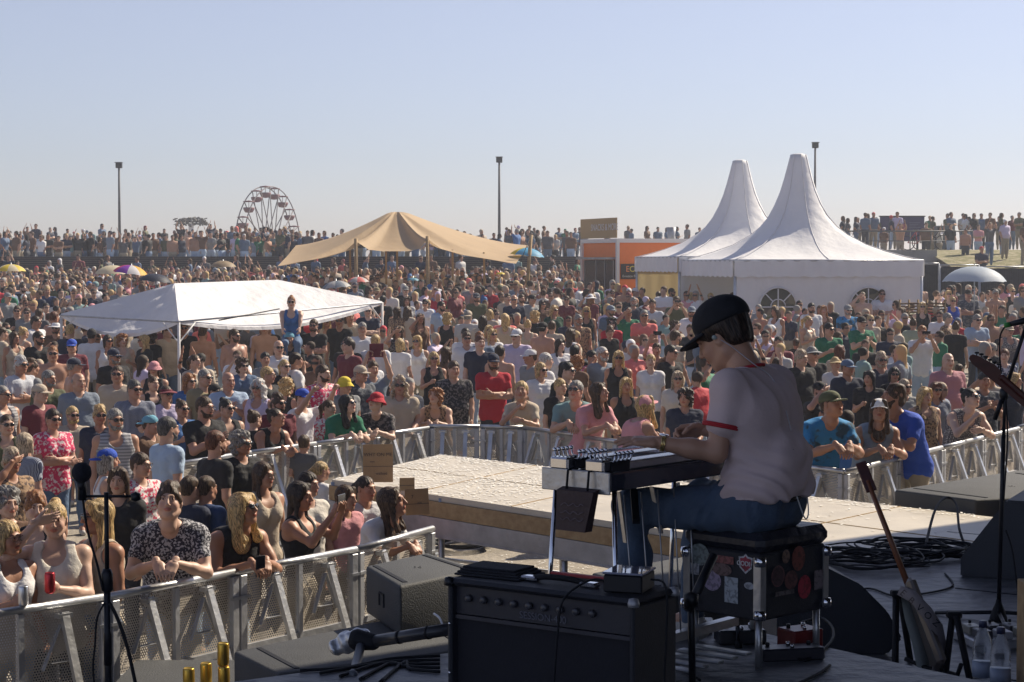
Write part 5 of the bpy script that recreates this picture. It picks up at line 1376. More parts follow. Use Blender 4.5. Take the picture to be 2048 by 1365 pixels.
# ------------------------------------------------------------------ tents
def sheet(name, V, nu, nv, m, parent=None, th=0, wrap=False):
    Q = []
    for i in range(nu - 1):
        for j in range(nv - 1 if not wrap else nv): Q.append((i * nv + j, (i + 1) * nv + j, (i + 1) * nv + (j + 1) % nv, i * nv + (j + 1) % nv))
    o = link(name, np_mesh(name, V, Q), m)
    if parent is not None: under(parent, o)
    return o
def pagoda(cx, cy, phi, half, ze, zp, label, windows, open_left=True, vis_front=True):
    g = float(G(cx, cy)); root = empty('pagoda_tent', (cx, cy, g), label, 'tent', 'white peaked festival tents', phi)
    prof = [(1, 0), (.86, .035), (.72, .08), (.58, .145), (.44, .24), (.36, .315), (.28, .42), (.22, .53), (.17, .65), (.13, .78), (.105, .88), (.085, .96), (.075, 1.0), (.04, 1.012), (.0, 1.014)]
    V = []; n = 64
    for r, z in prof:
        for k in range(n):
            a = 2 * math.pi * (k + .5) / n; c, s = math.cos(a), math.sin(a); sq = 1 / max(abs(c), abs(s)); rd = 1.0; bl = min(1, max(0, (r - .12) / .6)); R = half * r * (sq * bl + 1.15 * (1 - bl))
            rid = .012 * math.cos(8 * a) * (1 - r) * r * 8
            V.append((R * c, R * s, ze - g + (zp - ze) * z + rid * .5))
    o = sheet('roof', V, len(prof), n, m_pvc, None, wrap=True); o.parent = root
    cap = MB(); cap.lathe([(half * .084, zp - g - .13), (half * .088, zp - g - .01), (half * .05, zp - g + .03), (0, zp - g + .04)], n=20); cap.build('peak_cap', m_pvcw, root)
    # seams
    for k in range(8):
        a = 2 * math.pi * k / 8 ; P = []
        for r, z in prof[:13]:
            c, s = math.cos(a), math.sin(a); sq = 1 / max(abs(c), abs(s)); bl = min(1, max(0, (r - .12) / .6)); R = half * r * (sq * bl + 1.15 * (1 - bl)); P.append((R * c, R * s, ze - g + (zp - ze) * z + .012))
        if k % 2 == 1 or k in (6,): MB().tube(P, .012, 5).build('seam', m_pvcw, root)
    C4 = [(-half, -half), (half, -half), (half, half), (-half, half)]
    for i in range(4):
        a, b = Vector((*C4[i], 0)), Vector((*C4[(i + 1) % 4], 0)); V = []; N = 80; nn = Vector(((b - a).y, -(b - a).x, 0)).normalized()
        for k in range(N + 1):
            p = a.lerp(b, k / N) + nn * (.03 + .015 * math.sin(k * .9))
            for j, z in enumerate((0, -.2, -.40)): V.append((p.x, p.y, ze - g + z - (.035 * abs(math.sin(k / N * math.pi * 11)) if j == 2 else 0)))
        sheet('valance', V, N + 1, 3, m_pvc, None).parent = root
        MB().tube([(a.x, a.y, ze - g), (b.x, b.y, ze - g)], .03, 8).build('eave_bar', m_alu, root)
        MB().tube([(a.x * .985, a.y * .985, 0), (a.x * .985, a.y * .985, ze - g)], .04, 8).build('post', m_alu, root)
    for i in ((0, 1, 2) if open_left else (0, 1, 2, 3)):
        a, b = Vector((*C4[i], 0)) * .99, Vector((*C4[(i + 1) % 4], 0)) * .99; V = []; N = 60
        nn = Vector(((b - a).y, -(b - a).x, 0)).normalized()
        if i == 2: mm = mat('tent_lining', (.62, .50, .26), .8, trans=.25)
        else: mm = m_pvcw
        for k in range(N + 1):
            p = a.lerp(b, k / N) + nn * .012 * math.sin(k * 1.3)
            for z in (0, (ze - g) * .5, ze - g - .03): V.append((p.x, p.y, z))
        sheet('side_wall', V, N + 1, 3, mm, None).parent = root
    for wx in windows:
        w_ = .5; y0 = -half * .99 - .03
        m = MB(); pts = [(wx - w_, y0, .35)] + [(wx - w_ * math.cos(t * math.pi / 12), y0, 1.35 + w_ * math.sin(t * math.pi / 12)) for t in range(13)] + [(wx + w_, y0, .35)]
        m.add(pts, [tuple(range(len(pts)))]); m.build('window', mat('tent_window', (.07, .075, .06), .15, kind='floral', col2=(.20, .18, .12), pscale=2.2), root)
        f = MB(); y1 = y0 - .012
        f.tube([(p[0], y1, p[2]) for p in pts], .022, 6)
        for z in (.65, 1.0, 1.35): f.bar((wx - w_, y1, z), (wx + w_, y1, z), .03, .015, up=(0, 1, 0))
        f.bar((wx, y1, .35), (wx, y1, 1.82), .03, .015, up=(0, 1, 0))
        for t in (math.pi / 4, 3 * math.pi / 4): f.bar((wx + .2 * math.cos(t), y1, 1.35 + .2 * math.sin(t)), (wx + w_ * math.cos(t), y1, 1.35 + w_ * math.sin(t)), .03, .015, up=(0, 1, 0))
        f.tube([(wx + .2 * math.cos(t * math.pi / 8), y1, 1.35 + .2 * math.sin(t * math.pi / 8)) for t in range(9)], .015, 6)
        f.build('window_bars', m_pvcw, root)
pagoda(7.74, 51.5, math.radians(10), 2.55, 3.33, 6.18, 'white peaked tent with scalloped valance and two arched windows, nearer of the pair', (-1.38, 1.05))
pagoda(6.75, 56.4, math.radians(10), 2.55, 3.42, 6.27, 'white peaked tent half hidden behind the nearer white tent', ())

def popup():
    A, B, Cc = PY(122, 628, 35.5), PY(357, 641, 33.0), PY(764, 603, 38.5); D = A + (Cc - B); D.z = A.z * .5 + Cc.z * .5
    R1, R2 = PY(349, 567, 35.0), PY(556, 560, 38.0)
    g = float(G(B.x, B.y)); root = empty('pop_up_canopy', (B.x, B.y, g), 'low white pop-up canopy with wrinkled fabric roof standing in the crowd', 'canopy')
    def patch(p00, p10, p11, p01, sag0, sagm, nm='roof_panel', n=26, sd=1):
        V = []
        for i in range(n):
            u = i / (n - 1)
            for j in range(n):
                v = j / (n - 1); p = (p00 * (1 - u) + p10 * u) * (1 - v) + (p01 * (1 - u) + p11 * u) * v
                z = -sag0 * 4 * u * (1 - u) * (1 - v) ** 1.5 - sagm * 16 * u * (1 - u) * v * (1 - v)
                w_ = .03 * math.sin(9 * u + 5 * v + sd) * math.sin(7 * v + sd) + .014 * math.sin(19 * u - 13 * v + 2 * sd) * math.sin(5 * u + 3 * v); w_ *= min(1, 6 * u, 6 * (1 - u), 8 * (1 - v)) if v > .02 else 0
                V.append((p.x, p.y, p.z + z + w_))
        sheet(nm, V, n, n, m_popup, root)
    patch(B, Cc, R2, R1, .28, .08, sd=1); patch(A, B, R1, R1, .30, .05, sd=2); patch(Cc, D, R2, R2, .1, .05, sd=3); patch(D, A, R1, R2, .12, .05, sd=4)
    hem = MB()
    def cat(a, b, s): return [a.lerp(b, t / 12) - Vector((0, 0, s * 4 * (t / 12) * (1 - t / 12))) for t in range(13)]
    for a, b, s in ((B, Cc, .28), (A, B, .30), (Cc, D, .1), (D, A, .12)):
        P = cat(a, b, s); V = [];
        for p in P: V += [tuple(p), (p.x, p.y, p.z - .06)]
        sheet('hem', V, len(P), 2, m_popup, root)
    for a, b in ((B, Cc), (A, B), (Cc, D), (D, A)): under(root, MB().tube([tuple(a - Vector((0, 0, .03))), tuple(b - Vector((0, 0, .03)))], .018, 6).build('frame_bar', m_alus))
    for p in (A, B, Cc, D):
        q = p * .995; q.z = p.z; gz = float(G(p.x, p.y)); under(root, MB().tube([(p.x, p.y + .02, gz), (p.x, p.y + .02, p.z - .02)], .026, 8).build('pole', m_pvcw))
        c = (A + B + Cc + D) / 4
        for t in (B - A, Cc - B): 
            t = t.normalized() * .45; t = t if t.dot(c - p) > 0 else -t
            under(root, MB().tube([(p.x, p.y + .02, p.z - .40), (p.x + t.x, p.y + t.y, p.z - .05)], .012, 6).build('brace', m_pvcw))
    under(root, MB().tube([tuple(PY(438, 641, 33.6)), tuple(PY(560, 620, 35.3) + Vector((0, -.1, .02)))], .012, 6).build('dark_rod', m_black))
popup()

def stretch_tent():
    pk = PY(793, 417, 63.5); bnd = [(555, 533, 59), (590, 526, 59.4), (640, 517, 60), (690, 503, 60), (712, 483, 60), (738, 500, 60), (765, 503, 60), (815, 503, 60), (840, 498, 60), (855, 478, 60), (882, 498, 60), (930, 511, 60), (980, 519, 60), (1032, 528, 60), (1045, 508, 63), (1056, 491, 67), (985, 489, 70), (880, 487, 71), (800, 486, 71), (700, 487, 71), (640, 490, 69), (592, 491, 66), (575, 512, 62.5)]
    root = empty('stretch_tent', (pk.x, pk.y, float(G(pk.x, pk.y))), 'wide beige stretch tent with one peak held on wooden poles', 'tent')
    pts = [PY(*b) for b in bnd]; n = len(pts); V = []; NT = 22; sub = 3; ring = []
    for i in range(n):
        for k in range(sub):
            t = k / sub; p0, p1, p2, p3 = pts[i - 1], pts[i], pts[(i + 1) % n], pts[(i + 2) % n]
            ring.append(p1.lerp(p2, t))
    for j in range(NT):
        t = j / (NT - 1)
        for i, b in enumerate(ring):
            z = b.z + (pk.z - b.z) * ((1 - t) ** 1.55 * .98 + .02 * (1 - t)) 
            if t < .06: z -= (.06 - t) * 3
            V.append((pk.x + (b.x - pk.x) * t, pk.y + (b.y - pk.y) * t, z + .02 * math.sin(i * .7) * t * (1 - t) * 4))
    sheet('fabric', V, NT, len(ring), m_beige, root, wrap=True)
    for b in ((712, 483, 60.02), (855, 478, 60.02), (905, 500, 61), (700, 495, 62), (794, 500, 64), (968, 505, 61.5), (772, 505, 66)):
        p = PY(*b); g = float(G(p.x, p.y)); under(root, MB().tube([(p.x + .03, p.y - .2, g), (p.x, p.y, p.z + (.08 if b[0] in (712, 855) else 0))], .06 if b[0] in (712, 855) else .035, 8).build('wooden_pole', m_wood))
    for a, b in (((555, 533, 59), (500, 548, 57)), ((1040, 527, 60), (1062, 470, 61)),):
        under(root, MB().tube([tuple(PY(*a)), tuple(PY(*b))], .012, 5).build('guy_rope', m_rub))
    p = PY(1048, 515, 61.5); q = PY(1062, 470, 61.5); under(root, MB().tube([(p.x, p.y, float(G(p.x, p.y))), tuple(q)], .06, 8).build('wooden_pole', m_wood))
stretch_tent()

# ------------------------------------------------------------------ snack kiosk
def text(body, size, M, m, parent, name='lettering', ext=.001, align='CENTER'):
    c = bpy.data.curves.new(name, 'FONT'); c.body = body; c.size = size; c.align_x = align; c.align_y = 'CENTER'; c.extrude = ext; c.materials.append(m)
    t = bpy.data.objects.new('tmp', c); COL.objects.link(t); dg_ = bpy.context.evaluated_depsgraph_get(); me = bpy.data.meshes.new_from_object(t.evaluated_get(dg_)); bpy.data.objects.remove(t)
    me.name = name; o = bpy.data.objects.new(name, me); COL.objects.link(o); o.matrix_world = M
    if parent is not None: o.parent = parent; o.matrix_parent_inverse = parent.matrix_basis.inverted() if parent.type == 'EMPTY' else Matrix()
    return o
def facing(o, xdir, up=(0, 0, 1)):   # text frame: local x along xdir, local y up
    x = Vector(xdir).normalized(); y = Vector(up); z = x.cross(y).normalized(); y = z.cross(x)
    return Matrix(((x.x, y.x, z.x, o[0]), (x.y, y.y, z.y, o[1]), (x.z, y.z, z.z, o[2]), (0, 0, 0, 1)))
def kiosk():
    c = Vector((3.33, 60, 0)); u = Vector((.94, .335, 0)).normalized(); v = Vector((-.335, .94, 0)); g = float(G(3, 60)); zt = 4.02
    root = empty('snack_kiosk', (c.x, c.y, g), 'orange snack kiosk with a tan rooftop sign and white corner frame', 'kiosk'); a = math.atan2(u.y, u.x); root.rotation_euler = (0, 0, a); h = zt - g
    mo = mat('orange_panel', (.80, .19, .03), .5, var=.06); W, D = 2.7, 3.0
    MB().box((.03, .03, .08), (W - .03, D - .03, h - .06)).build('body', mo, root)
    for x, y in ((0, 0), (W, 0), (0, D), (W, D)): MB().box((x - .05, y - .05, 0), (x + .05, y + .05, h)).build('corner_post', m_pvcw, root)
    m = MB(); m.box((.05, -.05, h - .13), (W - .05, .028, h)).box((-.05, .05, h - .13), (.028, D - .05, h)); m.build('roof_frame', m_pvcw, root)
    MB().box((0.03, .03, h - .058), (W - .03, D - .03, h - .03)).build('roof', m_alus, root)
    b = MB().box((-.02, .25, 1.35), (.027, D - .25, 2.38)).build('serving_hatch', mat('hatch_dark', (.03, .03, .04), .15), root)
    for y in (.25, 1.0, 1.75, D - .25): MB().box((-.035, y - .02, 1.35), (-.021, y + .02, 2.38)).build('hatch_bar', m_alus, root)
    MB().box((-.30, .2, 2.40), (.02, D - .2, 2.47)).build('awning_box', m_alus, root); MB().box((-.25, .2, 1.22), (.02, D - .2, 1.31)).build('counter', m_wood, root)
    MB().box((-.06, -.02, h + .02), (-.02, D + .02, h + .66)).build('sign_board', mat('sign_tan', (.36, .25, .12), .6), root)
    text('SNACKS & MORE', .30, Matrix.Translation((-.075, .92, h + .36)) @ Matrix.Rotation(-math.pi / 2, 4, 'Z') @ Matrix.Rotation(math.pi / 2, 4, 'X'), m_inkw, None).parent = root
    MB().box((.12, -.018, 1.78), (.86, .028, 2.26)).build('black_sign', mat('sign_black', (.02, .02, .025), .5), root)
    for ch, x, cc in (('E', .34, (.8, .25, .08)), ('C', .49, (.75, .65, .1)), ('E', .64, (.1, .55, .6))):
        text(ch, .26, Matrix.Translation((x, -.022, 2.09)) @ Matrix.Rotation(math.pi / 2, 4, 'X'), mat('letter_%.2f' % x, cc, .5), None).parent = root
    text('Emotion Events', .105, Matrix.Translation((.49, -.022, 1.87)) @ Matrix.Rotation(math.pi / 2, 4, 'X'), m_inkw, None).parent = root
kiosk()

# ------------------------------------------------------------------ dune edge, rails, posts, far things
m_slat = mat('weathered_boards', (.10, .085, .075), .85, kind='stripes', col2=(.022, .020, .022), pscale=3.4, bump=.3, bscale=10)
wl_ = MB().box((-26, 79.3, .9), (3.2, 79.7, 3.48)); wl_.build('boarded_wall', m_slat); tag(bpy.data.objects['boarded_wall'], 'long dark boarded retaining wall along the dune below the far crowd', 'wall')
o = MB().box((15.4, 79.2, 2.6), (17.7, 79.6, 3.76)).build('concrete_wall', mat('concrete', (.30, .30, .29), .9, bump=.3, bscale=6, var=.2, vscale=2)); tag(o, 'low grey concrete wall below the dark billboard', 'wall')
o = MB().box((-26, 79.75, 3.4), (3.2, 82.5, 3.49)).build('wall_step', mat('grey_paving', (.28, .27, .26), .9, bump=.2)); o['kind'] = 'structure'
def railing(px0, px1, Y, ztop, z0, label, n, mid=1):
    m_steel = mat('rail_grey', (.10, .11, .12), .6, .3)
    a, b = PY(px0, 500, Y), PY(px1, 500, Y); root = empty('railing', (a.x, Y, z0), label, 'railing')
    under(root, MB().tube([(a.x, Y, ztop), (b.x, Y, ztop)], .035, 6).build('handrail', m_steel))
    for i in range(mid): z = z0 + (ztop - z0) * (i + 1) / (mid + 1); under(root, MB().tube([(a.x, Y, z), (b.x, Y, z)], .02, 6).build('lower_rail', m_steel))
    for i in range(n + 1): x = a.x + (b.x - a.x) * i / n; under(root, MB().tube([(x, Y, z0), (x, Y, ztop)], .025, 6).build('post', m_steel))
railing(0, 218, 104, 4.4, 3.4, 'grey metal railing on the dune top at the far left', 9)
railing(1695, 1945, 84.5, 4.62, 3.75, 'grey metal railing in front of the dark billboard', 6)
railing(1040, 1165, 95, 4.35, 3.4, 'grey railing on the dune left of the snack kiosk', 5)
def lamp(px, ytop, ybase, Y, label):
    m_steel = mat('lamp_grey', (.07, .075, .085), .7)
    a = PY(px, ytop, Y); g = float(G(a.x, Y)); root = empty('lamp_post', (a.x, Y, g), label, 'lamp post', 'tall lamp posts on the dune')
    under(root, MB().tube([(a.x, Y, g), (a.x, Y, a.z)], [.09, .055], 8).build('pole', m_steel))
    under(root, MB().box((a.x - .17, Y - .12, a.z - .02), (a.x + .17, Y + .12, a.z + .26), bev=.02).build('lamp_head', m_black)); under(root, MB().box((a.x - .20, Y - .22, a.z + .265), (a.x + .20, Y + .1, a.z + .30)).build('lamp_plate', m_black))
lamp(238, 336, 515, 104, 'tall grey lamp post on the left beside the ferris wheel'); lamp(998.5, 325, 490, 104, 'tall grey lamp post rising behind the beige tent'); lamp(1630.5, 296, 395, 104, 'tall grey lamp post rising behind the white peaked tents')
def ferris():
    Y = 200; c = PY(537, 503, Y); R = 6.75; root = empty('ferris_wheel', (c.x, Y, c.z), 'distant ferris wheel with dark red gondolas behind the dune', 'ferris wheel')
    psi = math.radians(71); u = Vector((math.cos(psi), math.sin(psi), 0)); n = Vector((math.sin(psi), -math.cos(psi), 0)); mm = mat('wheel_steel', (.11, .09, .10), .7); mr = mat('gondola_red', (.12, .02, .03), .6); wdt = .5
    hub = {}
    for s in (-1, 1):
        o_ = c + n * wdt * s; m = MB(); m.tube([o_ + (u * math.cos(t) + Vector((0, 0, math.sin(t)))) * R for t in [i * 2 * math.pi / 60 for i in range(61)]], .06, 6, False); under(root, m.build('rim', mm))
        for k in range(20):
            t = 2 * math.pi * (k + .3) / 20; p = o_ + (u * math.cos(t) + Vector((0, 0, math.sin(t)))) * R; under(root, MB().tube([tuple(c + n * wdt * s * 1.2), tuple(p)], .055, 5).build('spoke', mm))
    for k in range(20):
        t = 2 * math.pi * (k + .3) / 20; p = c + (u * math.cos(t) + Vector((0, 0, math.sin(t)))) * R
        under(root, MB().tube([tuple(p - n * wdt), tuple(p + n * wdt)], .05, 6).build('axle', mr)); 
        g = empty('gondola', (0, 0, 0), None, None); g.location = (0, 0, 0); 
        go = under(root, MB().lathe([(.0, -1.15), (.38, -1.10), (.56, -.82), (.60, -.60), (.52, -.58)], c=p, n=12).build('gondola', mr)); bpy.data.objects.remove(g)
        ro = MB().lathe([(.62, -.02), (.58, .06), (.0, .14)], c=p, n=12).tube([p, p - Vector((0, 0, 1.1))], .03, 5).build('gondola_roof', mr); under(root, ro)
    for s in (-1, 1):
        for q in (-1, 1): under(root, MB().tube([tuple(c + n * wdt * 1.6 * s), tuple(c + n * 2.2 * s + u * 2.6 * q + Vector((0, 0, -c.z - 4.4)))], .10, 6).build('support_leg', mm))
ferris()
def swing():
    Y = 190; c = PY(382.5, 515, Y); t = PY(382.5, 450, Y); root = empty('fairground_ride', (c.x, Y, -4.5), 'distant fairground ride, pale column carrying three dark clusters of seats', 'fairground ride')
    under(root, MB().lathe([(.28, -4.5), (.26, t.z), (.2, t.z + .1)], c=(c.x, Y, 0), n=12).build('column', m_pvcw)); r = random.Random(4)
    for dx, w_ in ((-1.0, .62), (0.02, .5), (1.0, .62)):
        m = MB()
        m.box((c.x + dx - w_ * .8, Y - .3, t.z + .25), (c.x + dx + w_ * .8, Y + .3, t.z + .42), bev=.05)
        for k in range(70):
            a = r.random() * 6.28; q = Vector((c.x + dx + w_ * math.cos(a) * r.random() ** .5, Y + .6 * math.sin(a), t.z + .35 + .70 * (r.random() - .45) - abs(dx) * .05)); s = r.uniform(.08, .2)
            m.bar(q, q + Vector((r.uniform(-.25, .25), r.uniform(-.2, .2), r.uniform(-.28, .1))), s, s * .6)
        under(root, m.build('seat_cluster', mat('ride_dark', (.09, .085, .075), .7)))
    under(root, MB().tube([(c.x - 1.3, Y, t.z + .3), (c.x + 1.3, Y, t.z + .3)], .06, 6).build('arm', m_black))
swing()
def billboard():
    a, b = PY(1760, 434, 92), PY(1848, 482, 92); root = empty('billboard', (a.x, 92, 3.75), 'dark purple billboard on posts behind the railing', 'billboard')
    under(root, MB().box((a.x, 91.95, b.z), (b.x, 92.05, a.z)).build('panel', mat('billboard_purple', (.035, .028, .11), .5))); under(root, MB().box((a.x - .04, 91.9, a.z), (b.x + .04, 92.1, a.z + .05)).build('frame', m_black))
    for x in (a.x + .3, b.x - .3): under(root, MB().box((x - .05, 92.06, 3.7), (x + .05, 92.14, b.z + .5)).build('post', m_black))
    t = MB(); t.box((PY(1800, 460, 91.9).x, 91.93, PY(1800, 462, 92).z), (PY(1812, 460, 91.9).x, 91.945, PY(1812, 448, 92).z)); under(root, t.build('red_mark', mat('bill_red', (.3, .03, .08), .5)))
    l = MB()
    for k in range(6):
        z = PY(1820, 446 + k * 3.2, 92).z; l.box((PY(1818, 450, 92).x, 91.93, z - .014), (PY(1840 - (k % 3) * 4, 450, 92).x, 91.945, z + .014))
    under(root, l.build('text_lines', mat('bill_text', (.12, .12, .22), .5)))
billboard()
def bike(px, py, Y, label, red=False):
    p = PY(px, py, Y); g = float(G(p.x, Y)); z = g + .35; x = p.x; root = empty('bicycle', (x, Y, g), label, 'bicycle', 'parked bicycles'); mm = m_black
    for dx in (-.52, .52): under(root, MB().tube([(x + dx + .33 * math.cos(t), Y, z + .33 * math.sin(t)) for t in [i * math.pi / 12 for i in range(25)]], .022, 6, False).build('wheel', m_rub))
    f = MB(); S_, B_, H_, R_, F_ = (x - .15, Y, g + .85), (x - .08, Y, g + .32), (x + .36, Y, g + .88), (x - .52, Y, z), (x + .52, Y, z)
    for a, b in ((S_, B_), (B_, H_), (S_, H_), (S_, R_), (B_, R_), (H_, F_)): f.tube([a, b], .022, 6)
    under(root, f.build('frame', mat('bike_red', (.4, .03, .04), .4) if red else mm)); under(root, MB().tube([(x + .36, Y, g + .88), (x + .34, Y, g + 1.05), (x + .30, Y - .26, g + 1.06)], .015, 6).tube([(x + .34, Y, g + 1.05), (x + .30, Y + .26, g + 1.06)], .015, 6).build('handlebar', mm)); under(root, MB().box((x - .28, Y - .07, g + .92), (x - .03, Y + .07, g + .97), bev=.02).build('saddle', mm))
bike(1862, 490, 86.5, 'bicycle leaning by the grey cabinet under the railing'); bike(1838, 490, 87.5, 'red bicycle parked in front of the dark billboard', True); bike(1088, 500, 97, 'bicycle parked on the dune left of the snack kiosk')
a, b = PY(1872, 452, 88), PY(1906, 500, 88)
cb = MB().box((a.x, 87.6, 3.7), (b.x, 88.4, a.z), bev=.03).build('utility_cabinet', mat('cabinet_grey', (.10, .12, .13), .7)); tag(cb, 'grey green utility cabinet on the dune right of the bicycles', 'cabinet')
a, b = PY(1333, 455, 92), PY(1352, 476, 92); bn = MB().lathe([(.16, 3.7), (.17, a.z - .5), (.24, a.z)], c=((a.x + b.x) / 2, 92, 0), n=16).build('rubbish_bin', m_alus); tag(bn, 'grey round bin standing on the dune above the snack kiosk', 'bin')
a = PY(404, 486, 100); bn = MB().box((a.x - .22, 99.8, 3.4), (a.x + .22, 100.2, PY(404, 486, 100).z), bev=.03).build('information_pillar', m_black); tag(bn, 'dark upright pillar on the dune between the lamp post and ferris wheel', 'pillar')
a = PY(460, 489, 100)
# building-like blue box far behind under the beige tent
a, b = PY(770, 500, 90), PY(812, 523, 90); bx = MB().box((a.x, 89.5, 3.4), (b.x, 91, a.z), bev=.03).build('blue_container', mat('container_blue', (.05, .20, .45), .6)); tag(bx, 'blue container glimpsed under the beige tent', 'container')

# dark screen fence at the right
def fence():
    Y = 57; root = empty('screened_fence', (11, Y, .92), 'dark cloth-covered site fence right of the white tents', 'fence'); pxs = [1846, 1880, 1960, 2060]
    for i in range(3):
        a, b = PY(pxs[i], 527, Y - i * .4), PY(pxs[i + 1], 531, Y - i * .4); g = float(G(a.x, Y)); dz = -.05 * i
        under(root, MB().box((a.x + .03, a.y, g + .05), (b.x - .03, a.y + .02, a.z - .05 + dz)).build('screen_cloth', mat('screen_cloth', (.030, .033, .04), .9, bump=.4, bscale=4, kind='vstripes', col2=(.04, .045, .055), pscale=6)))
        f = MB(); 
        for x in (a.x, b.x - .04): f.tube([(x, a.y - .02, g), (x, a.y - .02, a.z + dz)], .022, 6)
        f.tube([(a.x, a.y - .02, a.z + dz), (b.x - .04, a.y - .02, a.z + dz)], .018, 6); under(root, f.build('panel_frame', m_steel))
fence()
def willow():
    Y = 45; a, b = PY(1800, 602, Y), PY(1890, 602, Y); g = float(G(a.x, Y)); root = empty('willow_screen', (a.x, Y, g), 'low brown woven willow screen beside the white tent', 'screen'); r = random.Random(2)
    m = MB()
    for k in range(24):
        z = g + .1 + k * (a.z - g - .1) / 24; P = [(a.x + (b.x - a.x) * t / 10, Y + .02 * (-1) ** (t + k) , z + r.uniform(-.012, .012)) for t in range(11)]; m.tube(P, .02, 5)
    under(root, m.build('woven_twigs', mat('willow', (.20, .13, .075), .8, var=.4, vscale=12))); f = MB()
    for t in range(0, 11, 2): x = a.x + (b.x - a.x) * t / 10; f.tube([(x, Y, g), (x, Y, a.z + .03)], .025, 6)
    under(root, f.build('stakes', m_wood))
willow()

def umbrella(px, py, wpx, Y, cols, label, tilt=0):
    c = PY(px, py, Y); R = wpx / 2 / FPX * Y; g = float(G(c.x, Y)); root = empty('umbrella', (c.x, Y, g), label, 'umbrella', 'umbrellas held up in the crowd'); m = MB(); n = 8; rings = 6
    T_ = Matrix.Translation(c) @ Matrix.Rotation(math.radians(tilt), 4, 'Y'); vs = []
    me = bpy.data.meshes.new('canopy'); V = []; Fc = []; mi = []
    for j in range(rings + 1):
        t = j / rings
        for k in range(n * 4):
            a = 2 * math.pi * k / (n * 4); sc_ = 1 - .05 * t * abs(math.sin(a * n / 2)) ; r_ = R * math.sin(t * 1.15) / math.sin(1.15) * sc_; z = -R * .48 * (1 - math.cos(t * 1.35)) / (1 - math.cos(1.35)) + .02 * t * abs(math.sin(a * n / 2))
            V.append(T_ @ Vector((r_ * math.cos(a), r_ * math.sin(a), z)) - Vector((c.x, Y, g)))
    for j in range(rings):
        for k in range(n * 4): Fc.append((j * n * 4 + k, (j + 1) * n * 4 + k, (j + 1) * n * 4 + (k + 1) % (n * 4), j * n * 4 + (k + 1) % (n * 4))); mi.append((k // 4) % len(cols))
    me.from_pydata([tuple(v) for v in V], [], Fc); 
    for q in cols: me.materials.append(mat('umbrella_' + q, COLS.get(q, (.3, .05, .5)), .6, trans=.35))
    me.polygons.foreach_set('material_index', mi); me.polygons.foreach_set('use_smooth', [True] * len(Fc)); o = bpy.data.objects.new('canopy', me); COL.objects.link(o); o.parent = root
    MB().tube([(0, 0, .9), (0, 0, c.z - g + .05)], .014, 6).build('pole', m_steel, root)
COLS['purple'] = (.22, .03, .42); COLS['crimson'] = (.55, .03, .16); COLS['gold'] = (.80, .45, .03); COLS['sky'] = (.08, .40, .70); COLS['silver'] = (.48, .56, .66); COLS['tan'] = (.36, .27, .17); COLS['cream'] = (.70, .62, .44)
umbrella(263, 531, 72, 56, ['gold', 'purple', 'crimson', 'crimson', 'crimson', 'purple', 'white', 'gold'], 'umbrella with purple, red, yellow and white segments', 8)
umbrella(226, 531, 74, 60, ['cream'], 'cream umbrella just behind the purple and red umbrella')
umbrella(312, 548, 66, 52, ['navy'], 'navy blue umbrella right of the purple and red umbrella', 6)
umbrella(22, 529, 60, 58, ['cream', 'yellow'], 'yellow and cream umbrella at the far left'); umbrella(446, 522, 54, 62, ['tan'], 'tan patterned umbrella between the canopy and the ferris wheel')
umbrella(1056, 496, 70, 62, ['sky', 'yellow', 'yellow', 'yellow', 'yellow', 'sky', 'sky', 'sky'], 'yellow and sky blue parasol at the right end of the beige tent', 6)
umbrella(1949, 533, 130, 45, ['silver'], 'large silver blue parasol in front of the dark fence')
umbrella(672, 562, 60, 50, ['slate', 'palegrey'], 'grey umbrella among the crowd below the beige tent', -5); umbrella(716, 554, 46, 54, ['coral', 'palegrey'], 'pink and grey umbrella beside the grey umbrella'); umbrella(1001, 545, 20, 56, ['yellow'], 'small yellow umbrella in the crowd left of the kiosk')
umbrella(826, 556, 26, 54, ['skyblue'], 'small pale blue umbrella below the right tent pole')

hz = MB().box((-140, -12, -6), (140, 150, 26)).build('haze'); hz['kind'] = 'stuff'; hz['label'] = 'thin bright haze filling the air over the crowd'; hz['category'] = 'haze'
hm = bpy.data.materials.new('haze_air'); hm.use_nodes = True; hm.node_tree.nodes.remove(hm.node_tree.nodes['Principled BSDF']); pv = hm.node_tree.nodes.new('ShaderNodeVolumePrincipled'); pv.inputs['Density'].default_value = .0012; pv.inputs['Color'].default_value = (.86, .90, 1, 1); pv.inputs['Anisotropy'].default_value = .3
hm.node_tree.links.new(pv.outputs[0], hm.node_tree.nodes['Material Output'].inputs['Volume']); hz.data.materials.append(hm)
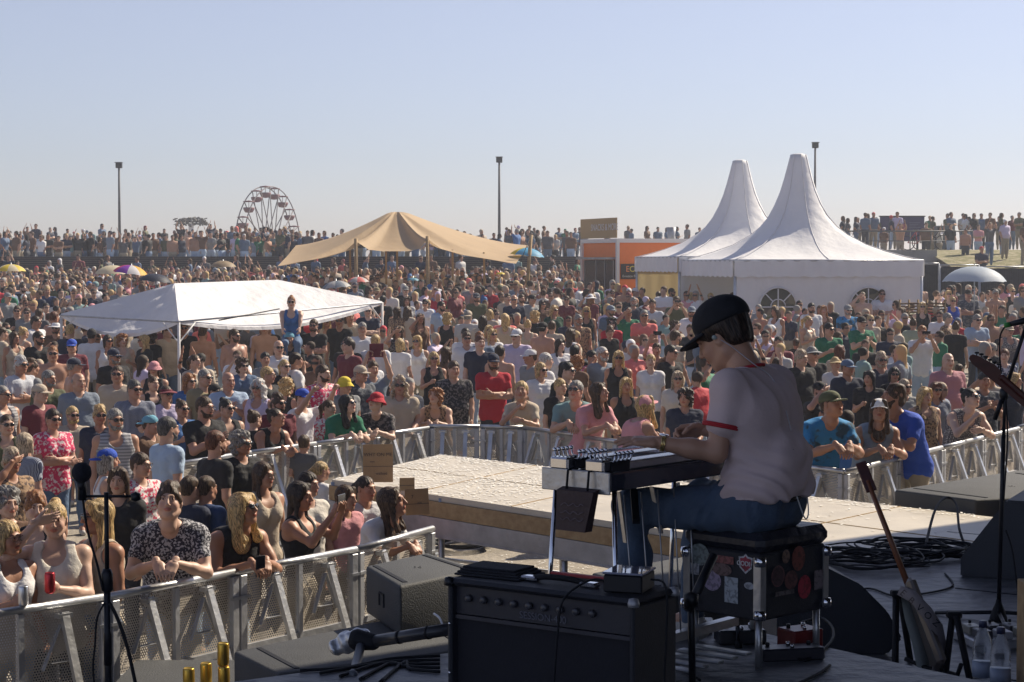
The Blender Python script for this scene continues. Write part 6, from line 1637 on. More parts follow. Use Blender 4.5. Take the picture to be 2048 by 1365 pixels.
# ------------------------------------------------------------------ the seated musician
def musician():
    th = math.radians(-128); root = empty('person', (1.005, 7.55, RISER), 'seated musician in black cap, pale ringer t-shirt and jeans playing the steel guitar', 'person', None, th)
    J = dict(pel=V3(0, 0, .640), wai=V3(0, .015, .78), che=V3(0, -.02, .975), nek=V3(0, -.075, 1.155), hed=V3(0, -.195, 1.285), sw=.184, g=.94, wa=1.0, bu=0, hs=1.0, fem=0, H=1.0, R=rot(8, -1))
    J['R'] = np.array(Matrix.Rotation(math.radians(8), 3, 'Z') @ Matrix.Rotation(math.radians(27), 3, 'X'))
    J['sh'] = [V3(-.188, -.05, 1.095), V3(.188, -.05, 1.095)]
    J['arm'] = [(V3(-.27, -.14, .86), V3(-.12, -.37, .895), V3(.6, .2, .6), 'claw'), (V3(.235, -.075, .845), V3(.374, -.262, .885), V3(-.79, -.62, .25), 'flat')]
    J['leg'] = [(V3(-.09, -.02, .62), V3(-.20, -.42, .60), V3(-.16, -.44, .10)), (V3(.09, -.02, .62), V3(.27, -.46, .60), V3(.28, -.42, .10))]
    feet = []
    for (h_, k_, a_) in J['leg']: feet += [C(a_, a_ + V3(.01, -.13, -.055), .036, .030, .02), C(a_, a_ + V3(0, .03, -.05), .036, .032, .02)]
    HM = J['R'] * 1.06; neckup = J['hed'] + HM @ V3(0, .028, -.07)
    tp = torso_prims(J)
    V, Q = isurf(tp + arm_prims(J) + leg_prims(J) + feet + [C(J['nek'] - V3(0, 0, .03), neckup, .068, .064, .03)], .0095)
    parts = [(V, Q, None)]; hv, hq, ht = head_mesh(0, .0045, 0); parts.append((hv @ HM.T + J['hed'], hq, ht))
    for i, (e, w_, t, hk) in enumerate(J['arm']):
        d = w_ - e; d = d / np.linalg.norm(d); d = d + V3(0, 0, -.10); 
        if i == 0: d = d + V3(.3, -.1, -.15)
        parts.append(posed_hand(hk, w_, d, t, (-1, 1)[i], .0036))
    V, Q, TT = join(parts); link('body', np_mesh('body', V, Q, True, TT), m_skin(0), root)
    nk = J['nek']; dn = nk - J['che']; dn /= np.linalg.norm(dn); fr = np.cross(V3(1, 0, 0), dn); fr = -fr if fr[1] > 0 else fr
    P = tp + arm_prims(J, 'sleeve') + [C(J['che'] + V3(s * .075, 0, -.04), J['pel'] + V3(s * .085, .0, .055), .092, .104, .05, (0, 1, 0), 1.05) for s in (-1, 1)]
    P += [C(J['pel'] + V3(-.08, .01, .04), J['pel'] + V3(.08, .01, .04), .112, None, .04, (0, 1, 0), 1.05), E(V3(0, .11, .80), (.10, .045, .10), .06)]
    cuts = [E(nk + dn * .035, (.070, .070, .045), .006)]
    def hem(F, X, Y, Z): return np.maximum(F, (.662 + .004 * np.sin(X * 22 + Y * 9)) - Z + 0 * F)
    V, Q = isurf(P + [('-', c) for c in cuts] + [C(V3(-.06, .015, .67), V3(.06, .015, .67), .134, None, .05, (0, 1, 0), 1.0)], .0085, .017, extra=hem)
    N = vnorm(V, Q); low = np.clip((1.0 - V[:, 2]) / .35, 0, 1)
    rr = V[:, 2] * 34 + V[:, 0] * 10 * np.sin(V[:, 2] * 7) + np.sin(V[:, 0] * 16) * 1.5
    V = V + N * ((np.abs(np.sin(rr + snoise(V, 9, 3) * 1.6)) ** 2 - .5) * .017 * low * (V[:, 2] < 1.0) + snoise(V, 17, 5, 5, (1.4, 1.4, .5)) * .0055 + np.abs(snoise(V, 9, 12, 4, (1.6, 1.6, .7))) * -.008 * np.clip((V[:, 2] - .8) * 4, 0, 1))[:, None]
    link('shirt', np_mesh('shirt', V, Q), mat('ringer_shirt', (.62, .50, .50), .85, bump=.15, bscale=9, var=.03, trans=.04), root)
    m_red = mat('red_trim', (.42, .02, .03), .8)
    for sh, (e, *_r) in zip(J['sh'], J['arm']):
        c = Vector(sh * .42 + e * .58); ax_ = Vector(e - sh).normalized(); u = ax_.orthogonal().normalized(); v = ax_.cross(u); m = MB()
        for dz in (0, .008): m.tube([c + ax_ * (dz - .004) + (u * math.cos(t) + v * math.sin(t)) * .0725 for t in [i * 2 * math.pi / 24 for i in range(25)]], .0062, 6, False)
        m.build('sleeve_cuff', m_red, root)
    c = Vector(nk + dn * .004 + fr * .003); u = Vector((1, 0, 0)); v = Vector(fr).normalized()
    MB().tube([c + u * math.cos(t) * .070 + v * math.sin(t) * .070 + Vector(dn) * (.006 - .03 * max(0, math.sin(t))) for t in [i * 2 * math.pi / 32 for i in range(33)]], .0065, 6, False).build('collar', m_red, root)
    P = leg_prims(J) + [C(J['pel'] + V3(-.08, 0, -.0), J['pel'] + V3(.08, 0, -.0), .118, None, .05), C(J['pel'] + V3(-.07, .02, .06), J['pel'] + V3(.07, .02, .06), .108, None, .04, (0, 1, 0), 1.05), ('-', E(V3(0, 0, .42), (.34, .22, .098), .02))]
    V, Q = isurf(P, .0085, .014); N = vnorm(V, Q)
    V = V + N * (snoise(V, 26, 2, 5) * .0035 + (np.abs(np.sin(V[:, 1] * 40 + snoise(V, 12, 8) * 2)) ** 3 * .006) * (V[:, 2] > .5))[:, None]
    link('jeans', np_mesh('jeans', V, Q), mat('jeans_denim', (.07, .11, .18), .85, bump=.4, bscale=60, var=.35, vscale=7), root)
    for (h_, k_, a_) in J['leg']:
        V, Q = isurf([C(a_ + V3(.01, -.14, -.055), a_ + V3(0, .04, -.05), .042, .044, .02), C(a_ + V3(0, .01, -.02), a_ + V3(0, .02, -.04), .046, .046, .02)], .009); link('shoe', np_mesh('shoe', V, Q), M_SHOE, root)
    H4 = Matrix.Translation(J['hed']) @ Matrix(HM).to_4x4()
    for nm, me, mm in (('hair', hair_mesh('s'), m_hair('darkbrown')), ('cap', hat_mesh('cap'), mat('black_cap', (.010, .011, .016), .85, bump=.3, bscale=30))):
        o = link(nm, me, mm, root); o.matrix_local = H4 @ (Matrix.Scale(1.12, 4) @ Matrix.Translation((0, .006, .010)) if nm == 'cap' else Matrix.Scale(1.06, 4))
    # belt, transmitter pack, earpiece cable, watch, ring
    MB().tube([(.135 * math.cos(t) * 1.13, .135 * math.sin(t) * 1.0 + .005, .660) for t in [i * 2 * math.pi / 36 for i in range(37)]], .014, 6, False).build('belt', m_black, root)
    o = MB().box((-.035, .0, -.05), (.035, .03, .05), bev=.006).build('transmitter_pack', m_black, root); o.location = (.075, .125, .72); o.rotation_euler = (0, 0, .35)
    MB().tube([(.06, .165, .77), (.05, .16, .86)], .002, 5).tube([(.095, .15, .77), (.11, .14, .83)], .002, 5).build('antenna', m_black, root)
    MB().tube([(.05, .155, .74), (.02, .165, .66), (-.03, .17, .58), (-.075, .16, .60), (-.06, .155, .70), (.0, .16, .75)], .0028, 6, True, True).build('cable_loop', m_inkw, root)
    e_ = H4 @ Vector((.084, .012, .0)); MB().tube([e_, H4 @ Vector((.075, .05, -.06)), (.045, -.02, 1.185), (.0, .035, 1.13), (-.005, .09, 1.02), (.01, .14, .88)], .0022, 5, True, True).build('earpiece_cable', mat('clear_wire', (.4, .38, .42), .3), root)
    MB().lathe([(.009, 0), (.009, .012), (0, .016)], n=10, M=H4 @ Matrix.Translation((.080, .006, .002)) @ Matrix.Rotation(math.pi / 2, 4, 'Y')).build('earpiece', mat('earpiece', (.35, .42, .42), .2), root)
    w0, e0_ = Vector(J['arm'][1][1]), Vector(J['arm'][1][0]); ax_ = (w0 - e0_).normalized(); c = w0 - ax_ * .022; u = ax_.orthogonal().normalized(); v = ax_.cross(u); m = MB()
    for dz in (-.006, 0, .006): m.tube([c + ax_ * dz + (u * math.cos(t) + v * math.sin(t)) * .0305 for t in [i * 2 * math.pi / 20 for i in range(21)]], .0035, 6, False)
    m.build('watch_strap', mat('watch_gold', (.6, .45, .2), .25, .9), root)
    up = Vector((0, 0, 1)); up = (up - ax_ * up.dot(ax_)).normalized(); MB().lathe([(.019, 0), (.019, .008), (.016, .010), (0, .010)], n=16, M=frame(c + up * .028, ax_, up)).build('watch', m_chrome, root)
musician()

# ------------------------------------------------------------------ the pedal steel guitar
def lead(name, pts, r, label=None, m=None, spline=True):
    o = MB().tube(pts, r, 6, True, spline).build(name, m or m_rub)
    if label: tag(o, label, 'cable')
    return o
def steel():
    u = Vector((.64, .77, 0)).normalized(); a = math.atan2(u.y, u.x); O = Vector((.248, 7.22, RISER)); root = empty('pedal_steel_guitar', O, 'double neck pedal steel guitar on slim chrome legs in front of the musician', 'steel guitar', None, a)
    MB().box((0, -.160, .725), (.90, .160, .795), bev=.006).build('body', mat('lacquer', (.02, .025, .045), .2, coat=.5), root)
    MB().box((-.014, -.163, .715), (-.001, .163, .80), bev=.003).build('end_plate', m_alu, root)
    for y in (-.095, .075):
        MB().box((.16, y - .036, .796), (.80, y + .036, .826), bev=.004).build('neck', m_alu, root)
        MB().box((.17, y - .033, .8275), (.72, y + .033, .830)).build('fretboard', mat('fret', (.45, .46, .50), .25, .6), root)
        s = MB()
        for k in range(10): yy = y - .030 + k * .0066; s.tube([(.14, yy, .846), (.80, yy, .846)], .0006, 4)
        s.build('strings', m_chrome, root)
        MB().box((-.02, y - .045, .797), (.03, y + .045, .845), bev=.008).build('keyhead', m_chrome, root)
        k_ = MB(); k_.box((.03, y - .045, .797), (.15, y - .034, .838)).box((.03, y + .034, .797), (.15, y + .045, .838)); k_.build('keyhead_cheeks', m_black, root)
        for k in range(5):
            for s_ in (-1, 1):
                x = .035 + k * .026; yy = y + s_ * .055; m = MB(); m.tube([(x, y + s_ * .03, .832), (x, yy, .838), (x, yy + s_ * .006, .862)], .004, 6); m.lathe([(0, -.009), (.008, -.006), (.009, 0), (.008, .006), (0, .009)], c=(x, yy + s_ * .006, .866), n=8); m.build('tuner', m_chrome, root)
    MB().box((.81, -.15, .797), (.87, .15, .835), bev=.01).build('changer', m_chrome, root)
    for x, y, dx, dy in ((.05, -.14, -.02, -.03), (.05, .14, -.03, .04), (.85, -.14, .02, -.03), (.85, .14, .02, .04)):
        MB().tube([(x, y, .73), (x + dx, y + dy, .0)], [.0105, .009], 10).build('leg', m_chrome, root); MB().lathe([(.016, 0), (.016, .025), (.011, .03)], c=(x + dx, y + dy, 0), n=10).build('rubber_tip', m_rub, bpy.data.objects[root.children[-1].name] if False else root)
    MB().box((.06, -.19, .10), (.84, -.15, .135)).build('pedal_bar', m_alu, root)
    for k in range(5): MB().box((.14 + k * .10, -.42, .05), (.185 + k * .10, -.16, .062), bev=.004).build('pedal', m_alu, root)
    for k in range(5): MB().tube([(.16 + k * .10, -.165, .12), (.14 + k * .11, -.12, .70)], .003, 6).build('pedal_rod', m_steel, root)
    for x, dx, h in ((.20, .03, .20), (.42, .05, .19), (.60, .02, .18)): MB().bar((x, -.05, .70), (x + dx, -.06, .70 - h), .022, .006).build('knee_lever', m_alu, root)
    MB().bar((.15, -.17, .60), (.34, -.02, .69), .028, .02).build('lever_bracket', m_black, root)
    pm = MB(); V = [(-.055, -.12, .725), (-.055, .055, .725), (-.018, .055, .735), (-.018, -.12, .735), (-.075, -.095, .575), (-.075, .045, .575), (-.030, .045, .575), (-.030, -.095, .575)]
    pm.add(V, [(0, 1, 5, 4), (3, 7, 6, 2), (0, 4, 7, 3), (1, 2, 6, 5), (4, 5, 6, 7), (0, 3, 2, 1)])
    po = pm.build('accessory_pouch', mat('pouch_leather', (.045, .022, .022), .6, bump=.3, bscale=50)); po.matrix_world = root.matrix_basis.copy() ; po.location = root.location; po.rotation_euler = root.rotation_euler; tag(po, 'dark brown leather pouch hanging from the end of the steel guitar', 'pouch')
    for y in (-.08, .02): MB().tube([(-.04, y, .72), (-.03, y, .80), (.02, y, .80)], .005, 5).build('strap', m_rub, po)
    for k, z in enumerate((.675, .645, .62)): MB().tube([(-.071 - .0015 * k, -.085 + q * .012, z + .006 * math.sin(q * 1.9 + k)) for q in range(10)], .0013, 5, True, True, 3).build('scribbled_writing', mat('faded_text', (.16, .13, .15), .6), po)  # wavy lines standing for illegible cursive writing on the pouch
steel()

def stool():
    a = math.radians(44); root = empty('road_case_seat', (.965, 7.34, RISER), 'black road case seat covered in stickers, on four tubular legs', 'seat', None, a); W, D = .43, .385
    MB().box((.004, .004, .19), (W - .004, D - .004, .455), bev=.008).build('case', m_tolex, root)
    m = MB().box((-.012, -.012, .456), (W + .012, D + .012, .535), bev=.028); m.build('cushion', mat('black_vinyl', (.014, .016, .026), .42, bump=.3, bscale=14), root)
    for x, y in ((0, 0), (W, 0), (0, D), (W, D)):
        sx, sy = (1 if x == 0 else -1), (1 if y == 0 else -1)
        m = MB(); m.box((min(x - .004 * sx, x + .03 * sx), min(y - .005 * sy, y - .001 * sy), .20), (max(x - .004 * sx, x + .03 * sx), max(y - .005 * sy, y - .001 * sy), .44)); m.box((min(x - .005 * sx, x - .001 * sx), min(y - .001 * sy, y + .03 * sy), .20), (max(x - .005 * sx, x - .001 * sx), max(y - .001 * sy, y + .03 * sy), .44)); m.build('corner_rail', m_alu, root)
        for z in (.195, .405):
            m = MB().lathe([(.0, -.022), (.022, -.018), (.026, 0), (.022, .018), (0, .022)], c=(x + .004 * sx, y + .004 * sy, z + .02), n=10); m.build('corner_cap', m_chrome, root)
        MB().tube([(x + .03 * sx, y + .03 * sy, .19), (x + .03 * sx, y + .03 * sy, 0)], .014, 12).build('leg', m_alu, root)
    def sticker(face, s, z, w_, h, col, shape='o', nm='sticker'):
        m = MB(); N = 24
        if shape == 'o': pts = [(s + w_ / 2 * math.cos(t), z + h / 2 * math.sin(t)) for t in [i * 2 * math.pi / N for i in range(N)]]
        elif shape == 'r': pts = [(s - w_ / 2, z - h / 2), (s + w_ / 2, z - h / 2), (s + w_ / 2, z + h / 2), (s - w_ / 2, z + h / 2)]
        else: pts = [(s, z - h / 2), (s + w_ * .42, z - h * .2), (s + w_ / 2, z + h * .32), (s + w_ * .15, z + h * .36), (s, z + h / 2), (s - w_ * .15, z + h * .36), (s - w_ / 2, z + h * .32), (s - w_ * .42, z - h * .2)]
        k = sticker.k = getattr(sticker, 'k', 0) + 1; e = -.0015 - .0004 * k
        if face == 'L': P = [(e + .004, p, q) for p, q in pts]
        else: P = [(p, e + .004, q) for p, q in pts]
        m.add(P, [tuple(range(len(P)))]); return m.build('sticker', mat('sticker_%d' % k, col, .5, kind='floral', col2=tuple(c * .55 for c in col), pscale=60), root)
    def sL(px): return (1525 - px) / (1525 - 1395) * D
    def sR(px): return (px - 1525) / (1660 - 1525) * W
    def zz(py, px0=0): return .455 - (py - 1118) / 132 * .265
    for px, py, w_, h, c, s in ((1420, 1135, .10, .088, (.18, .22, .22), 'o'), (1442, 1183, .095, .082, (.34, .28, .40), 'o'), (1500, 1140, .072, .080, (.50, .50, .54), 's'), (1500, 1140, .056, .062, (.34, .03, .06), 's'), (1476, 1196, .068, .102, (.40, .45, .50), 'r'), (1410, 1165, .06, .045, (.35, .36, .40), 'r'), (1463, 1138, .10, .03, (.26, .08, .08), 'r'), (1460, 1158, .10, .05, (.16, .10, .10), 'o'), (1507, 1182, .052, .028, (.40, .42, .46), 'o')):
        sticker('L', sL(px), zz(py), w_, h, c, s)
    for px, py, w_, h, c, s in ((1575, 1130, .05, .055, (.20, .12, .09), 'o'), (1600, 1138, .085, .10, (.20, .045, .035), 'o'), (1559, 1166, .085, .085, (.15, .06, .07), 'o'), (1559, 1166, .07, .07, (.07, .03, .04), 'o'), (1585, 1178, .085, .075, (.14, .05, .05), 'o'), (1612, 1197, .085, .095, (.40, .02, .05), 'o'), (1641, 1188, .058, .078, (.18, .15, .17), 'r'), (1572, 1201, .12, .018, (.14, .12, .13), 'r')):
        sticker('R', sR(px), zz(py), w_, h, c, s)
    text('CODI', .026, Matrix.Translation((-.0125, sL(1500), zz(1139))) @ Matrix.Rotation(-math.pi / 2, 4, 'Z') @ Matrix.Rotation(math.pi / 2, 4, 'X'), m_inkw, None).parent = root
stool()

def amp():
    A = Vector((-.236, 6.86, RISER)); Bv = Vector((.415, 6.41, RISER)); d = Bv - A; a = math.atan2(d.y, d.x); W, D, H = d.length, .29, .445; root = empty('guitar_amplifier', A, 'black combo guitar amplifier seen from the front with a strap handle on top', 'amplifier', None, a)
    sh = MB(); sh.box((0, .0, .40 + .02), (W, D, H), bev=.012).box((0, 0, .02), (.02, D, .419), bev=.006).box((W - .02, 0, .02), (W, D, .419), bev=.006).box((.021, 0, .02), (W - .021, D, .035)).box((.021, D - .02, .036), (W - .021, D - .001, .419))
    sh.build('cabinet', m_tolex, root)
    MB().box((.022, .03, .315), (W - .022, .06, .415)).build('control_panel', mat('panel_dark', (.022, .022, .032), .5, bump=.1), root)
    MB().box((.022, .02, .298), (W - .022, .045, .312)).build('trim_strip', mat('trim', (.06, .06, .075), .35, .5), root)
    MB().box((.022, .035, .037), (W - .022, .055, .296)).build('speaker_grille', mat('grille_cloth', (.012, .012, .018), .9, bump=.4, bscale=90), root)
    for k in range(9):
        x = .08 + k * .066; MB().lathe([(.014, 0), (.013, .014), (.009, .018), (0, .018)], M=Matrix.Translation((x, .03, .375)) @ Matrix.Rotation(math.pi / 2, 4, 'X'), n=14).build('knob', mat('knob', (.05, .05, .06), .3), root)
    text('SESSION-400', .036, Matrix.Translation((.40, .027, .338)) @ Matrix.Rotation(math.pi / 2, 4, 'X'), mat('amp_text', (.10, .105, .14), .4), None).parent = root
    for x, z in ((.012, .28), (.012, .10), (W - .03, .12)): MB().lathe([(.006, 0), (.004, .003), (0, .004)], M=Matrix.Translation((x, -.001, z)) @ Matrix.Rotation(math.pi / 2, 4, 'X'), n=10).build('screw', m_chrome, root)
    for x in (.0, W):
        for y in (0, D): MB().lathe([(.0, .010), (.016, .006), (.021, -.01), (.019, -.022), (0, -.024)], c=(x + (.006 if x == 0 else -.006), y + (.006 if y == 0 else -.006), H - .004), n=12).build('corner_cap', m_alus if x else m_black, root)
    h = MB(); h.tube([(.30, .12, H + .012), (.36, .12, H + .022), (.46, .12, H + .022), (.52, .12, H + .012)], .011, 8, True, True); h.build('handle', m_rub, root)
    for x in (.285, .535): MB().box((x - .035, .10, H + .001), (x + .035, .14, H + .020), bev=.006).build('handle_clamp', m_chrome, root)
    for x in (.05, W - .05):
        for y in (.04, D - .04): MB().lathe([(.02, 0), (.02, .02)], c=(x, y, 0), n=10).build('foot', m_rub, root)
    M = Matrix.Translation(A) @ Matrix.Rotation(a, 4, 'Z')
    o = MB().box((.28, D - .035, H + .003), (.66, D - .01, H + .015), bev=.003).build('red_strip', mat('red_strip', (.5, .07, .07), .5)); o.matrix_world = M; tag(o, 'thin red strip lying along the back of the black amplifier', 'strip')
    t = MB()
    for k in range(4): t.box((-.01 + .006 * k, .06 + .01 * k, H + .002 + k * .008), (.27 - .012 * k, .25 - .006 * k, H + .0095 + k * .008), bev=.003)
    t = t.build('folded_cloth', mat('black_towel', (.014, .016, .024), .95, bump=1, bscale=120)); t.matrix_world = M @ Matrix.Rotation(.06, 4, 'Z'); tag(t, 'folded black cloth on the left end of the amplifier', 'cloth')
    b = empty('effects_box', (0, 0, 0), 'black box with glossy lid on the right end of the amplifier', 'box'); b.matrix_world = M @ Matrix.Translation((.63, .06, H + .003)) @ Matrix.Rotation(.25, 4, 'Z')
    MB().box((0, 0, 0), (.14, .16, .062), bev=.005).build('casing', m_black, b); MB().box((-.004, -.004, .063), (.144, .164, .071), bev=.003).build('glossy_lid', mat('gloss', (.25, .27, .36), .08, coat=1), b)
    w_ = lambda x, y, z: tuple(M @ Vector((x, y, z)))
    lead('cable', [w_(.64, .10, H + .03), w_(.58, .06, H + .04), w_(.52, -.02, H - .02), w_(.50, -.03, .30), w_(.49, -.04, .10), w_(.50, -.06, .01)], .004, 'thin black cable hanging down the front of the amplifier')
    lead('cable', [w_(.775, .14, H + .05), w_(.84, .13, H + .03), w_(.86, .10, .30), w_(.865, .08, .15), w_(.87, .12, .01)], .004, 'thin black cable running down the right side of the amplifier')
amp()

# ------------------------------------------------------------------ speakers and monitors
def cab(name, quad, z0, z1, label, slots=True, cat='speaker'):
    c = Vector((sum(p[0] for p in quad) / 4, sum(p[1] for p in quad) / 4, z0)); root = empty(name, c, label, cat)
    bm = bmesh.new(); vs = [bm.verts.new((x - c.x, y - c.y, 0)) for x, y in quad] + [bm.verts.new((x - c.x, y - c.y, z1 - z0)) for x, y in quad]
    for f in ((3, 2, 1, 0), (4, 5, 6, 7), (0, 1, 5, 4), (1, 2, 6, 5), (2, 3, 7, 6), (3, 0, 4, 7)): bm.faces.new([vs[i] for i in f])
    bmesh.ops.bevel(bm, geom=list(bm.edges), offset=.022, segments=3, affect='EDGES', profile=.5); me = bpy.data.meshes.new('cabinet'); bm.to_mesh(me); bm.free(); me.polygons.foreach_set('use_smooth', [True] * len(me.polygons)); link('cabinet', me, m_box, root)
    q = [Vector((x - c.x, y - c.y, z1 - z0)) for x, y in quad]
    if slots:
        for t in (.10, .88):
            a = q[3].lerp(q[2], t); b = q[0].lerp(q[1], t); a2, b2 = a.lerp(b, .08), a.lerp(b, .92)
            MB().bar(a2 + Vector((0, 0, .002)), b2 + Vector((0, 0, .002)), .03, .005).build('rail_slot', m_rub, root)
        ce = (q[0] + q[1] + q[2] + q[3]) / 4
        for k in range(5): p = ce + Vector((.03 * math.cos(k * 1.3), .03 * math.sin(k * 1.3), .002)) * (1 if k else 0) + Vector((0, 0, .002)); MB().lathe([(.006, 0), (.006, .002), (0, .002)], c=p, n=8).build('screw', m_rub, root)
    f0, f1 = q[3], q[0]; mid = f0.lerp(f1, .5); n = Vector((f1.y - f0.y, f0.x - f1.x, 0)).normalized(); n = n if n.dot(mid) > 0 else -n; dd = (f1 - f0).normalized()
    h = MB()
    hz = -(z1 - z0) * .5
    o = Vector((mid.x, mid.y, z1 - z0 + hz)) + n * .001
    h.bar(o - dd * .055 + Vector((0, 0, .04)), o - dd * .055 - Vector((0, 0, .04)), .016, .010); h.bar(o + dd * .05 + Vector((0, 0, .04)), o + dd * .05 - Vector((0, 0, .04)), .016, .010); h.bar(o - dd * .055 + Vector((0, 0, .04)), o + dd * .05 + Vector((0, 0, .04)), .016, .010)
    h.build('handle_cup', m_rub, root); return root
cab('subwoofer', [(-.684, 11.5), (-.20, 12.15), (-.575, 12.83), (-.95, 12.26)], 1.055, 1.365, 'big black speaker standing on a flat speaker left of the amplifier')
cab('subwoofer', [(-1.30, 10.48), (-.13, 11.25), (-.52, 12.44), (-1.64, 11.09)], .40, 1.05, 'flat black speaker lying under the big black speaker')
cab('subwoofer', [(3.66, 14.94), (5.3, 15.6), (4.6, 17.1), (3.15, 15.6)], .35, 1.456, 'low black speaker past the runway at the right edge', True)
cab('subwoofer', [(.88, 11.8), (1.68, 12.6), (1.3, 13.25), (.52, 12.44)], .5, 1.29, 'beige lit speaker top glimpsed behind the seated musician', True)
led = MB().box((-2.45, 10.9, 0), (-1.70, 12.3, .74)).build('equipment_trunk', m_box); tag(led, 'low grey trunk behind the flat speaker carrying gold cans', 'trunk')
for px, py, Y, st, lab in ((372, 1392, 11.4, 0, 'gold drink can, leftmost of the cluster by the barrier'), (407, 1386, 11.55, 0, 'gold drink can, middle one of the cluster by the barrier'), (443, 1390, 11.45, 0, 'gold drink can at the bottom of the stacked pair'), (442, 1348, 11.45, 1, 'gold drink can on top of another gold can')):
    x = (px - 1024) / FPX * Y; o = link('drink_can', can_mesh(), M_CAN['gold']); o.scale = (1.25,) * 3; o.location = (x, Y, .742 + (.143 if st else 0)); tag(o, lab, 'can', 'gold cans by the barrier')
def wedge(name, P, z, W, prof, rz, label):
    root = empty(name, (P[0], P[1], z), label, 'monitor', None, rz); n = len(prof)
    V = [(-W / 2, y, zz) for y, zz in prof] + [(W / 2, y, zz) for y, zz in prof]
    bm = bmesh.new(); vs = [bm.verts.new(v) for v in V]; bm.faces.new(vs[:n]); bm.faces.new(vs[n:][::-1])
    for i in range(n): bm.faces.new((vs[i], vs[n + i], vs[n + (i + 1) % n], vs[(i + 1) % n]))
    bmesh.ops.recalc_face_normals(bm, faces=bm.faces); bmesh.ops.bevel(bm, geom=list(bm.edges), offset=.010, segments=2, affect='EDGES'); me = bpy.data.meshes.new('cabinet'); bm.to_mesh(me); bm.free(); link('cabinet', me, mat('monitor_paint', (.03, .034, .045), .6, bump=.5, bscale=120), root)
    return root
r = wedge('stage_monitor', (1.36, 9.75), STAGE, .50, [(-.05, 0), (.52, 0), (.60, .08), (.52, .22), (.38, .36), (.20, .45), (.02, .48), (-.05, .46)], math.radians(-84), 'black curved floor monitor between the seat and the guitar stand')
MB().box((-.2, .505, .03), (.2, .512, .09)).build('badge', m_rub, r)
r = wedge('stage_monitor', (3.55, 12.0), STAGE, .75, [(0, 0), (.62, 0), (.62, .12), (.34, .50), (.10, .50), (.0, .36)], math.radians(65), 'black angular floor monitor at the right edge beside the cables')
# ------------------------------------------------------------------ stands
def stand_left():
    Y = 6.0; x = (209 - 1024) / FPX * Y; zt = PY(209, 985, Y).z; root = empty('microphone_stand', (x, Y, RISER), 'thin black microphone stand with crossbar in front of the left barrier', 'microphone stand')
    z = lambda py: PY(0, py, Y).z; X = lambda px: (px - 1024) / FPX * Y
    under(root, MB().tube([(x, Y, RISER + .02), (x, Y, z(1160))], .0115, 12).build('lower_tube', m_black)); under(root, MB().tube([(x, Y, z(1170)), (x, Y, zt)], .0075, 10).build('upper_tube', m_black))
    under(root, MB().lathe([(.012, 0), (.019, .01), (.019, .06), (.012, .075)], c=(x, Y, z(1185)), n=12).build('clutch', m_black)); under(root, MB().lathe([(.013, 0), (.013, .10), (.010, .12)], c=(x, Y, z(1330)), n=10).build('height_collar', m_black))
    under(root, MB().tube([(X(160), Y, z(993)), (X(268), Y, z(993))], .0045, 8).build('crossbar', m_black)); under(root, MB().lathe([(.0, -.016), (.016, -.010), (.016, .010), (0, .016)], c=(X(268), Y, z(994)), n=10).build('end_knob', m_black))
    under(root, MB().lathe([(.014, 0), (.014, .05), (.010, .06)], c=(X(161), Y - .005, z(1000)), n=10).build('clip', m_black))
    for k in range(3): a = k * 2.09 + .4; under(root, MB().tube([(x, Y, RISER + .14), (x + .30 * math.cos(a), Y + .30 * math.sin(a), RISER + .012)], .009, 8).build('leg', m_black))
    mc = empty('microphone', (X(161), Y, z(985)), 'black microphone with round foam windshield on the left stand crossbar', 'microphone')
    under(mc, MB().tube([(X(161), Y, z(990)), (X(160), Y - .02, z(962))], [.010, .013], 10).build('handle', m_black)); V, Q = isurf([E(V3(0, 0, 0), (.031, .031, .033), .01)], .004); V += vnorm(V, Q) * (snoise(V, 300, 3) * .0008)[:, None]
    fo = link('foam_windshield', np_mesh('foam_windshield', V, Q), mat('foam', (.015, .016, .024), 1, bump=1, bscale=300)); fo.location = (X(163), Y - .02, z(944)); under(mc, fo)
    lead('cable', [(X(161), Y, z(990)), (X(172), Y - .01, z(1060)), (X(192), Y - .015, z(1130)), (X(203), Y - .018, z(1180))], .004, 'thin cable from the foam microphone down to the left stand')
    lead('cable', [(X(215), Y - .01, z(1205)), (X(232), Y - .02, z(1235)), (X(252), Y - .03, z(1290)), (X(270), Y - .04, z(1365)), (X(280), Y - .05, z(1420))], .0058, 'thick black cable curving off the right side of the left stand')
    lead('cable', [(X(205), Y - .01, z(1205)), (X(191), Y - .02, z(1235)), (X(186), Y - .02, z(1290)), (X(182), Y - .02, z(1340)), (X(190), Y - .02, z(1420))], .0034, 'thin black cable looping on the left side of the left stand')
stand_left()
